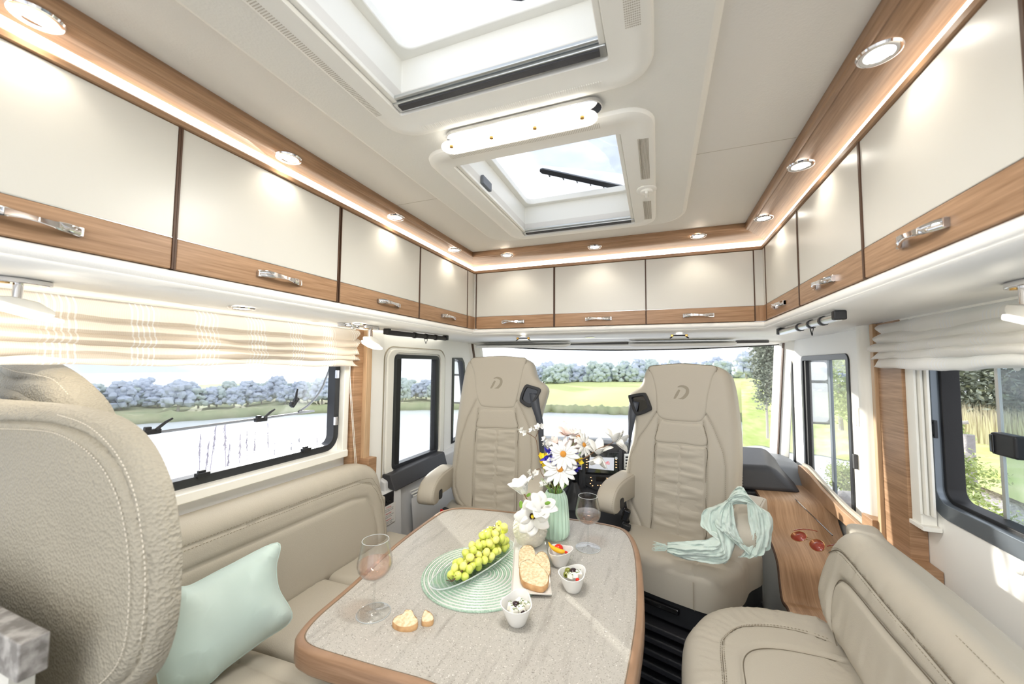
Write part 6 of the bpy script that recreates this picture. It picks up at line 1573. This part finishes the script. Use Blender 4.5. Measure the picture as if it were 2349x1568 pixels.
# ================================================================== DASHBOARD
t = thing('dashboard', 'black dashboard with centre console between the captain seats', 'dashboard', (-.27, 2.6, .2))
def dtop(u, v):
    x = WL + .03 + (WR - WL - .06) * u; y = 2.42 + .72 * v; z = .765 + .03 * math.sin(math.pi * v) - .10 * max(0, .15 - v) / .15 + .02 * math.exp(-((x + .33) / .3) ** 2) - .03 * v
    return Vector((x, y, z))
MB().grid(dtop, 50, 14).build('dash_cover', 'dash_top', t, angle=70)
MB().bb(WL + .03, WR - .03, 2.43, 3.08, .30, .68).build('dash_front', 'plastic_black', t, bevel=.02)
# centre stack
cs = at(1380, 1070, 'y', 2.33); XC = cs.x
MB().hexa([(XC - .14, 2.30, .36), (XC + .14, 2.30, .36), (XC + .15, 2.6, .36), (XC - .15, 2.6, .36), (XC - .14, 2.38, .86), (XC + .14, 2.38, .86), (XC + .14, 2.6, .84), (XC - .14, 2.6, .84)]).build('centre_stack', 'dash_grey', t, bevel=.02, seg=3)
OS = Vector((XC, 2.335, .70)); US, VS = Vector((1, 0, 0)), Vector((0, .16, .987)).normalized(); frs, NS = framer(OS, US, VS)
OS = OS + NS * .0
def quad(px): return [atp(x, y, OS, US, VS) for x, y in px]
def qbox(mb, px, h0, h1): return mb.prism(quad(px), h0, h1, frs)
k_ = -.014
ru = qbox(MB(), [(1341, 1034), (1421, 1036), (1419, 1087), (1341, 1083)], -.02, .010).build('radio_unit', 'gloss_black', t, bevel=.003)
qbox(MB(), [(1336, 1028), (1343, 1028), (1344, 1120), (1337, 1112)], -.02, .012).build('stack_trim', 'frame_black', t, bevel=.002)
qbox(MB(), [(1420, 1030), (1428, 1031), (1426, 1105), (1420, 1105)], -.02, .012).build('stack_trim', 'frame_black', t, bevel=.002)
mat('screen', sRGB(200, 204, 212), .2, emit=sRGB(190, 196, 208), estr=.38); mat('screen_text', sRGB(220, 60, 60), .4, emit=sRGB(220, 40, 40), estr=.35)
mat('button_lit', sRGB(250, 210, 170), .4, emit=sRGB(255, 190, 130), estr=1.5)
qbox(MB(), [(1353.5, 1047.5), (1409, 1049), (1408.5, 1078.5), (1351.5, 1073)], .0102, .0112).build('screen', 'screen', ru)
sc_ = quad([(1380, 1060)])[0]
text('Dethleffs', .026, Matrix.Translation(frs(sc_[0], sc_[1], .0116)) @ Matrix((US, VS, NS)).transposed().to_4x4(), 'screen_text', 'screen_lettering', ru, .0002, shear=.3)
for (x, y) in ((1347, 1043), (1414, 1050)):
    c = quad([(x, y)])[0]; MB().tube([frs(c[0], c[1], .008), frs(c[0], c[1], .020)], .0075, 16).build('radio_knob', 'alu', ru)
for i in range(4):
    for x in (1346.5, 1414):
        c = quad([(x, 1053 + 6 * i)])[0]; MB().box(frs(c[0], c[1], .0105), (.008, .003, .003)).build('radio_button', 'button_lit', ru)
cu = qbox(MB(), [(1341, 1086), (1419, 1090), (1418, 1120), (1365, 1124), (1343, 1112)], -.02, .009).build('climate_panel', 'plastic_black', t, bevel=.004)
c = quad([(1349, 1101)])[0]; MB().tube([frs(c[0], c[1], .006), frs(c[0], c[1], .020)], .015, 20).build('climate_knob', 'plastic_black', cu)
qbox(MB(), [(1368, 1092), (1389, 1093), (1389, 1104), (1368, 1103)], .009, .011).build('climate_display', 'gloss_black', cu)
for (x, y) in ((1356, 1094), (1358, 1101), (1355, 1108), (1360, 1113), (1393, 1096), (1400, 1098), (1393, 1104), (1372, 1112), (1378, 1112)):
    c = quad([(x, y)])[0]; MB().box(frs(c[0], c[1], .0095), (.005, .004, .004)).build('climate_button', 'button_lit', cu)
# silver air vents either side
for (x0, x1) in ((1322, 1336), (1431, 1450)):
    v = qbox(MB(), [(x0, 1040), (x1, 1040), (x1, 1078), (x0, 1076)], -.03, .004).build('air_vent', 'alu', t, bevel=.003)
    for i in range(4): qbox(MB(), [(x0 + 4, 1046 + 7 * i), (x1 - 3, 1046 + 7 * i), (x1 - 3, 1050 + 7 * i), (x0 + 4, 1050 + 7 * i)], .004, .006).build('vent_slat', 'rubber_black', v)
# gear lever with boot
gb = at(1318, 1135, 'y', 2.22)
MB().lathe([(.075, -.06), (.06, -.02), (.045, .02), (.022, .06), (.016, .075)], 16, gb, star=lambda i, j: 1 + .08 * math.sin(i * 2.4 + j)).build('gear_boot', 'plastic_black', t)
MB().tube([gb + Vector((0, 0, .07)), gb + Vector((-.01, -.01, .13))], .008, 8).ball(gb + Vector((-.012, -.012, .145)), (.02, .02, .028)).build('gear_knob', 'gloss_black', t)
MB().hexa([(gb.x - .11, 2.12, .36), (XC + .14, 2.2, .36), (XC + .14, 2.45, .36), (gb.x - .11, 2.45, .36), (gb.x - .10, 2.16, .56), (XC + .13, 2.24, .52), (XC + .13, 2.42, .56), (gb.x - .10, 2.42, .60)]).build('gear_console', 'plastic_black', t, bevel=.02)
MB().bb(-.55, -.05, 2.25, 2.45, .05, .40).build('lower_console', 'rubber_black', t, bevel=.02)
MB().bb(-.30, -.20, 2.243, 2.25, .22, .30).build('storage_flap', 'gloss_black', t, bevel=.003)
# right dash pod and vent
t2 = thing('dash_pod', 'rounded black dashboard end pod beside the right wall', 'dashboard pod', (.5, 2.4, .5))
MB().hexa([(.36, 2.26, .70), (.66, 2.30, .70), (.72, 2.75, .70), (.36, 2.75, .70), (.38, 2.30, .82), (.54, 2.33, .82), (.60, 2.75, .84), (.38, 2.75, .84)]).build('pod', 'dash_grey', t2, bevel=.03, seg=4)
MB().hexa([(.36, 2.25, .675), (.67, 2.28, .675), (.72, 2.75, .675), (.36, 2.75, .675), (.36, 2.25, .702), (.67, 2.28, .702), (.72, 2.75, .702), (.36, 2.75, .702)]).build('pod_base', 'plastic_black', t2, bevel=.008)
v = MB().bb(.365, .395, 2.25, 2.27, .71, .79).build('side_vent', 'rubber_black', t2, bevel=.004)
for i in range(5): MB().bb(.367, .393, 2.245, 2.252, .718 + .014 * i, .723 + .014 * i).build('vent_slat', 'dash_top', v)
# windscreen wipers
for (a_, b_) in (((1255, 1003), (1350, 1010)), ((1385, 1014), (1450, 1020))):
    o = MB().tube([at(*a_, 'y', 3.12), at(*b_, 'y', 3.12)], .008, 6).build('wiper', 'rubber_black'); tag(o, 'black wiper arm at the foot of the windscreen, ' + ('left one' if a_[0] < 1300 else 'right one'), 'wiper')

# ================================================================== SCARF on the right armrest
mat('scarf', sRGB(212, 224, 216), .75, sheen=.4, var=(9, .25, sRGB(194, 212, 202)), bump=('noise', 160, .5, .002))
t = thing('scarf', 'crumpled mint green scarf draped over the right seat armrest', 'scarf', (.27, 1.65, .6))
def ribbon(nm, path, nf, amp, seed, nw=34):
    """path: (px, py, y, half width in px across, angle of the cross direction)"""
    P = cat([(*at(x, y_, 'y', d), h / FPX * d, math.cos(R(a)), math.sin(R(a))) for x, y_, d, h, a in path], 9)
    n = len(P)
    def f(u, v):
        i = min(int(round(v * (n - 1))), n - 1); x, y, z, h, ca, sa = P[i]; s_ = u * 2 - 1
        X = Vector((ca, 0, sa)); ph = s_ * nf * 3.1416 + 2.2 * noise.noise(Vector((s_ * 1.5, v * 3, seed)))
        w_ = amp * (math.sin(ph) * .5 + 1.2 * noise.noise(Vector((s_ * 5, v * 9, seed + 3))) + .8 * noise.noise(Vector((s_ * 12, v * 26, seed + 6))))
        edge = 1 + .10 * noise.noise(Vector((v * 7, seed, 1)))
        return Vector((x, y, z)) + X * (s_ * h * edge) + Vector((0, -.020 * (1 - s_ * s_) - w_, 0))
    MB().grid(f, nw, n).build(nm, 'scarf', t, angle=180, solid=.001)
ribbon('scarf_fold', [(1722, 1150, 1.63, 11, 135), (1703, 1137, 1.64, 15, 95), (1676, 1140, 1.64, 20, 60), (1650, 1160, 1.63, 28, 20), (1641, 1200, 1.62, 26, 0), (1650, 1232, 1.60, 30, -25), (1655, 1256, 1.58, 28, -75), (1620, 1262, 1.58, 22, -95), (1570, 1261, 1.60, 17, -95), (1530, 1254, 1.62, 9, -95)], 3.2, .011, 1.0)
ribbon('scarf_fold', [(1652, 1158, 1.64, 14, 25), (1672, 1138, 1.64, 16, 60), (1700, 1133, 1.62, 16, 90), (1728, 1148, 1.62, 20, 135), (1742, 1180, 1.61, 20, 180), (1746, 1225, 1.60, 18, 180), (1735, 1262, 1.60, 24, 200), (1718, 1272, 1.60, 20, 200)], 2.6, .010, 5.0)
ribbon('scarf_fold', [(1668, 1150, 1.64, 12, 30), (1662, 1185, 1.61, 17, 5), (1668, 1215, 1.60, 20, -10), (1690, 1240, 1.60, 22, -30), (1712, 1262, 1.60, 22, -30)], 2.4, .009, 9.0)
mb = MB()
for i in range(26):
    a_ = at(1526 + rnd.uniform(-3, 6), 1247 + i * .65, 'y', 1.60); mb.tube([a_, a_ + Vector((-.018 - rnd.random() * .014, -.004, rnd.uniform(-.006, .008))), a_ + Vector((-.034 - rnd.random() * .012, -.006, rnd.uniform(-.012, .008)))], .0011, 4)
mb.build('fringe', 'scarf', t, kind='stuff')
# mint cushion on the sofa
mat('mint_satin', sRGB(198, 214, 208), .45, sheen=.3, var=(5, .25, sRGB(180, 202, 196)))
pxp = [(400, 1355), (440, 1342), (520, 1300), (637, 1244), (634, 1300), (640, 1350), (669, 1416), (600, 1470), (520, 1530), (470, 1572), (380, 1590), (360, 1520), (380, 1430)]
CO = Vector((-.98, .70, .66)); CU = Vector((.42, .907, 0)).normalized(); CV = (Vector((-.45, .20, .87))).normalized(); frp, NP = framer(CO, CU, CV)
olp = [atp(x, y, CO, CU, CV) for x, y in pxp]
t = thing('cushion', 'square mint satin cushion lying on the left sofa behind the seat back', 'cushion', (-1.05, .7, .58))
mb = MB(); pad(mb, olp, frp, .012, .13, .07, None, None, (), lambda u, v, d: (.004 * noise.noise(Vector((u * 12, v * 12, 3))) + .003 * noise.noise(Vector((u * 26, v * 9, 5)))) * min(d / .02, 1))
pad(mb, olp, lambda u, v, w=0: frp(u, v, -w), .02, .13, .06)
mb.build('cushion_cover', 'mint_satin', t, angle=180)
MB().tube([frp(u, v, 0) for u, v in cat(olp, 6, True) + [olp[0]]], .002, 6).build('piping', 'mint_satin', t)
# ================================================================== OUTSIDE
mat('lake', sRGB(226, 230, 238), .25, spec=.6, bump=('noise', .35, .25, .3))
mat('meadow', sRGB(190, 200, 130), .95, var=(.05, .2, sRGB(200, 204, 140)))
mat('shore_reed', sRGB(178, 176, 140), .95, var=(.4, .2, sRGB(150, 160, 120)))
mat('far_tree', sRGB(180, 194, 192), .95, var=(.12, .2, sRGB(198, 206, 200)))  # aerial haze painted into the pale grey-green colour
mat('far_tree_hazed_b', sRGB(182, 192, 210), .95, var=(.12, .2, sRGB(200, 206, 214)))  # bluer variant, distance haze put into the colour as well
mat('tree_green', sRGB(84, 108, 72), .9, var=(.8, .2, sRGB(120, 142, 96)))
mat('bush_green', sRGB(112, 142, 70), .85, var=(3, .2, sRGB(160, 184, 100)))
mat('gravel', sRGB(196, 190, 182), .95, var=(3, .15, sRGB(160, 152, 144)), bump=('noise', 12, .8, .05))
mat('bank', sRGB(178, 200, 104), .95, var=(.8, .2, sRGB(214, 214, 150)))
mat('grass_pale', sRGB(226, 216, 184), .9); mat('bark', sRGB(186, 180, 170), .9, bump=('noise', 30, .6, .01)); mat('rock', sRGB(128, 124, 124), .9, bump=('noise', 20, .8, .02), var=(2, .2, sRGB(170, 166, 164)))
mat('reed_stem', sRGB(150, 146, 158), .9)
WZ = -8.0
o = MB().add([(-400, -60, WZ), (300, -60, WZ), (300, 420, WZ), (-400, 420, WZ)], [(0, 1, 2, 3)]).build('lake', 'lake'); tag(o, 'pale calm lake reflecting the sky outside the windows', 'lake', kind='stuff')
# near bank the vehicle stands on
def bank(u, v):
    a = R(-60 + 190 * u); r = 1 + 55 * v ** 1.4; x, y = -.3 + r * math.cos(a), 1 + r * math.sin(a)
    z = -1.25; z += .15 * noise.noise(Vector((x * .4, y * .4, 0)))
    ag = math.degrees(math.atan2(y, x)); k_ = min(max((ag - 66) / 6, 0), 1); z -= k_ * .5 * max(0, y - 4.5) + .01 * max(0, r - 10)
    if x < -2.5: z -= .8 * (-2.5 - x)
    return Vector((x, y, z))
struct(MB().grid(bank, 60, 30), 'ground', 'gravel')
# far shores: a strip of land around the lake
def land(name, a0, a1, r0, rise, m, lab, seed, depth=90):
    def f(u, v):
        a = R(a0 + (a1 - a0) * u); r = r0 + depth * v + 6 * noise.noise(Vector((u * 4, 0, seed))) * (1 - v)
        h = WZ + .1 + rise(u) * (1 - (1 - min(v * 1.4, 1)) ** 2) + 1.0 * noise.noise(Vector((u * 6, v * 3, seed)))*min(v*5,1)
        return Vector((r * math.cos(a), r * math.sin(a), h))
    o = MB().grid(f, 60, 16).build(name, m); tag(o, lab, 'meadow' if 'meadow' in name else 'shore', kind='structure'); return f
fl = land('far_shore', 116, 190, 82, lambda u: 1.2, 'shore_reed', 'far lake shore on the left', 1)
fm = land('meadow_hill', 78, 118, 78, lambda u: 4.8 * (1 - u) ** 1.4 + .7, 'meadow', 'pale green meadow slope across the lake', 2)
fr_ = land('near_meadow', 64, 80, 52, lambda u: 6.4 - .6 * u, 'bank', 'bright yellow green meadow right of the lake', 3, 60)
for nm, a0, a1, r in (('reed_belt', 116, 190, 80), ('reed_belt', 79, 117, 76)):
    def fb(u, v):
        a = R(a0 + (a1 - a0) * u); rr_ = r + 1.5 * noise.noise(Vector((u * 30, 0, 1))); return Vector((rr_ * math.cos(a), rr_ * math.sin(a), WZ + (1.5 + .5 * noise.noise(Vector((u * 60, 3, 1)))) * v))
    o = MB().grid(fb, 160, 2).build(nm, 'shore_reed', solid=.6); tag(o, 'brownish reed belt along the %s far shore' % ('left' if a0 > 100 else 'front'), 'reeds', kind='stuff')
# trees: five crown shapes, copied
def crown(seed, m, r=1.0, n=70):
    t = local(thing('tree', None, None)); q = random.Random(seed); mb = MB()
    for i in range(n):
        a = q.uniform(0, 6.28); e = q.uniform(0, 1); rr_ = r * (1 - .5 * e) * q.uniform(.3, .9); c = (rr_ * math.cos(a), rr_ * math.sin(a), r * (.25 + 1.5 * e)); s_ = r * q.uniform(.16, .30)
        k = len(mb.v); mb.ball(c, (s_, s_, s_ * .9), 9, 6)
        for j in range(k, len(mb.v)): p = mb.v[j]; mb.v[j] = p + (p - Vector(c)) * .6 * noise.noise(p * (6 / r) + Vector((seed, 0, 0)))
    mb.build('crown', m, t, flat=False); MB().tube([(0, 0, -.2 * r), (0, 0, .9 * r)], [.09 * r, .06 * r], 6).build('trunk', 'bark', t); return t
protos = {('far_tree', i): crown(10 + i, 'far_tree') for i in range(2)}
protos.update({('far_tree_hazed_b', i): crown(20 + i, 'far_tree_hazed_b') for i in range(2)})
used_ = set()
def put(key, loc, s, lab, grp=None):
    p = protos[key]
    if key in used_: o = dup(p, loc, rnd.uniform(0, 6), lab)
    else: used_.add(key); o = place(p, loc, rnd.uniform(0, 6))
    o['label'] = lab; o['category'] = 'tree'; o.scale = (s, s, s * rnd.uniform(.85, 1.1))
    if grp: o['group'] = grp
    elif 'group' in o: del o['group']
q = random.Random(11)
for i in range(100):
    a = R(117 + 68 * (i + q.random() * .8) / 100); r = q.uniform(92, 106); s_ = q.uniform(1.7, 2.7)
    put(('far_tree_hazed_b' if i % 2 else 'far_tree', i % 4 // 2), (r * math.cos(a), r * math.sin(a), WZ + .9), s_, 'hazy grey green tree on the far shore seen through the left windows', 'far shore trees on the left')
for i in range(80):
    f_ = (i + q.random() * .8) / 80; a = R(70 + 48 * f_); r = q.uniform(150, 168); s_ = q.uniform(3.2, 4.6)
    put(('far_tree_hazed_b' if i % 2 else 'far_tree', i % 4 // 2), (r * math.cos(a), r * math.sin(a), WZ + 1 + 4.6 * (1 - f_) ** 1.4), s_, 'hazy blue green tree in the wood behind the windscreen meadow', 'far trees behind the meadow')
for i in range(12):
    a = R(66 + 14 * (i + q.random() * .5) / 12); r = 118; put(('far_tree_hazed_b', i % 2), (r * math.cos(a), r * math.sin(a), WZ + 6.4), q.uniform(2.4, 3.6), 'small pale tree at the far edge of the bright meadow', 'trees behind the bright meadow')
# near leafy trees and bushes made of leaf clusters
def leafy(name, lab, cat_, c, rad, n, leaf, m, seed, trunk=None):
    q = random.Random(seed); t = thing(name, lab, cat_, (c[0], c[1], c[2] - rad[2])); c = Vector(c); mb = MB()
    cl = [Vector((q.gauss(0, .42) * rad[0], q.gauss(0, .42) * rad[1], q.uniform(-.9, .9) * rad[2])) for _ in range(max(10, n // 90))]
    for i in range(n):
        k = cl[q.randrange(len(cl))]; s_ = .26
        p = c + k + Vector((q.gauss(0, s_) * rad[0], q.gauss(0, s_) * rad[1], q.gauss(0, s_) * rad[2] * .7))
        D = Vector((q.uniform(-1, 1), q.uniform(-1, 1), q.uniform(-.6, .8))).normalized(); S = D.cross(Vector((q.uniform(-1, 1), q.uniform(-1, 1), 1))).normalized(); L_ = leaf * q.uniform(.7, 1.3)
        mb.add([p, p + D * L_ * .5 + S * L_ * .28, p + D * L_, p + D * L_ * .5 - S * L_ * .28], [(0, 1, 2, 3)])
    mb.build('foliage', m, t, flat=True, kind='stuff')
    if trunk: MB().tube([Vector((c.x, c.y, trunk)), c], [.12, .06], 7).build('trunk', 'bark', t)
    return t
mat('leaf_dark', sRGB(128, 134, 120), .7, var=(2, .2, sRGB(160, 166, 146))); mat('leaf_mid', sRGB(150, 166, 108), .7, var=(4, .2, sRGB(200, 210, 136)))
W = lambda px, py, x: at(px, py, 'x', x)
for i, (px, py, x, rr_) in enumerate(((2170, 850, 14, 3.2), (2230, 840, 15, 3.4), (2290, 850, 14, 3.2), (2350, 845, 14, 3.5))):
    c = W(px, py, x); leafy('tree', 'dark leafy tree behind the reeds through the large right window, ' + ('leftmost', 'second from left', 'third from left', 'rightmost')[i], 'tree', c, (rr_, rr_, 2.1), 5200, .22, 'leaf_dark', 30 + i, c.z - 2.6)
for (px, py, x, rr_, n, lab) in ((2205, 1095, 2.1, .17, 2600, 'green bush below the log rail outside the large right window'), (2175, 1160, 1.7, .13, 1800, 'green bush at the lower left of the large right window'), (2290, 1225, 1.7, .12, 1700, 'bright green bush at the bottom of the large right window'),
                          (1940, 1100, 3.4, .28, 3000, 'green bush outside the right cab window'), (2170, 985, 2.9, .13, 1400, 'thin leafy bush behind the log rail')):
    leafy('bush', lab, 'bush', W(px, py, x), (rr_, rr_, rr_ * 1.1), n, .028 if x < 2.5 else .05, 'leaf_mid', int(px), None)
leafy('tree', 'leafy tree by the lake outside the right cab window', 'tree', W(1925, 880, 9), (1.6, 1.6, 1.7), 4200, .2, 'leaf_mid', 77, -2)
leafy('tree', 'dark tree at the right edge of the windscreen', 'tree', at(1756, 850, 'y', 40), (1.2, 1.2, 3.0), 4200, .3, 'leaf_dark', 78, -5)
# bright grass strip and pale reeds behind the fence
mb = MB(); qq = random.Random(4)
for i in range(9000):
    a_ = R(qq.uniform(36, 67)); r_g = qq.uniform(20, 27); p = Vector((r_g * math.cos(a_), 1 + r_g * math.sin(a_), -1.35)); h_ = qq.uniform(.7, 1.3); d = Vector((qq.uniform(-.12, .12), qq.uniform(-.12, .12), 1)) * h_
    mb.add([p, p + Vector((.07, -.05, 0)), p + d], [(0, 1, 2)])
o = mb.build('tall_grass', 'grass_pale', flat=True); tag(o, 'pale tall grass and reeds beyond the gravel path', 'grass', kind='stuff')
o = MB().grid(lambda u, v: (lambda a_, r_g: Vector((r_g * math.cos(a_), 1 + r_g * math.sin(a_), -1.15 - .012 * max(0, r_g - 10))))(R(30 + 38 * u), 11.5 + 1.5 * math.sin(u * 9) * (1 - v) + 14 * v), 24, 8).build('lawn', 'bank'); tag(o, 'bright yellow green lawn beyond the gravel path', 'lawn', kind='structure')
# log fence
t = thing('log_fence', 'weathered log rail fence among the bushes outside the right window', 'fence', (2.4, 4, -1.2))
for a_, b_, r_f in (((2130, 1100), (2222, 1040), .048), ((2110, 975), (2222, 968), .018)):
    MB().tube([W(*a_, 2.6), W(*b_, 2.9)], r_f, 10).build('log', 'bark', t)
p = W(2222, 1010, 2.95); MB().tube([Vector((p.x, p.y, -1.25)), Vector((p.x, p.y, p.z + .06))], .045, 10).build('log_post', 'rock', t)
for i, (px, py, s_) in enumerate(((1895, 1165, .34), (1930, 1175, .30), (1955, 1190, .32), (1915, 1200, .28), (1885, 1190, .25), (1945, 1150, .22))):
    c = W(px, py, 2.6); mb = MB().ball(c, (s_, s_, s_ * .7), 10, 7)
    mb.v = [p + (p - c) * .35 * noise.noise(p * 3 + Vector((i, 0, 0))) for p in mb.v]
    tag(mb.build('boulder', 'rock', angle=20), 'grey boulder in the rock pile outside the right cab window', 'rock', 'rock pile outside the right cab window')
# reeds in front of the large left window
rp = None; q = random.Random(6)
for i in range(16):
    px = 455 + i * 19 + q.uniform(-8, 8); x = q.uniform(-2.2, -3.0); top_ = W(px, q.uniform(970, 1020), x)
    if rp is None:
        rp = local(thing('reed_stalk', None, None)); tag(rp, 'thin reed stalk with feathery tip outside the large left window', 'reed', 'reed stalks outside the left window')
        MB().tube([(0, 0, -1.9), (.02, .01, -.9), (0, 0, 0)], [.005, .004, .002], 5).build('stem', 'reed_stem', rp)
        mb = MB(); 
        for k in range(26): e = q.random(); p = Vector((0, 0, -.16 * e)); mb.tube([p, p + Vector((q.uniform(-1, 1) * .010, q.uniform(-1, 1) * .010, -.03))], .0015, 3)
        mb.build('plume', 'reed_stem', rp, kind='stuff'); place(rp, top_)
    else: dup(rp, top_, 0, rot=(q.uniform(-.08, .08), q.uniform(-.08, .08), q.uniform(0, 6)))
# wing mirrors
def mirror(label, c, sgn):
    t = thing('wing_mirror', label, 'mirror', c); c = Vector(c)
    f = lambda a_, b_, h: c + Vector((a_ * .95, h, b_))
    MB().frame(rrect(-.085, .085, -.20, .20, .03), rrect(-.072, .072, -.187, .187, .022), -.02, .02, f).build('frame', 'gloss_black', t, bevel=.004)
    MB().prism(rrect(-.072, .072, -.187, .055, .02), .0, .004, f).build('lower_glass', 'mirror_glass', t)
    MB().prism(rrect(-.072, .072, .072, .187, .02), .0, .004, f).build('upper_glass', 'mirror_glass', t)
    MB().prism([(-.08, .055), (.08, .055), (.08, .072), (-.08, .072)], -.01, .012, f).build('divider', 'gloss_black', t)
    MB().prism(rrect(-.083, .083, -.198, .198, .03), .02, .08, f).build('housing', 'plastic_white', t, bevel=.01)
    MB().tube([c + Vector((0, .05, .20)), c + Vector((-sgn * .10, .15, .34)), Vector(((WR + .06 if sgn > 0 else WL - .06), c.y + .1, c.z + .36))], .014, 8).build('bracket', 'gloss_black', t)
mat('mirror_glass', sRGB(205, 206, 204), .12, metal=.9)
p = at(1871, 898, 'y', 2.95); mirror('black framed two-part wing mirror outside the right cab window', p, 1)
p = at(1048, 875, 'y', 3.15); mirror('wing mirror outside the left quarter light, partly hidden by the left seat', p, -1)
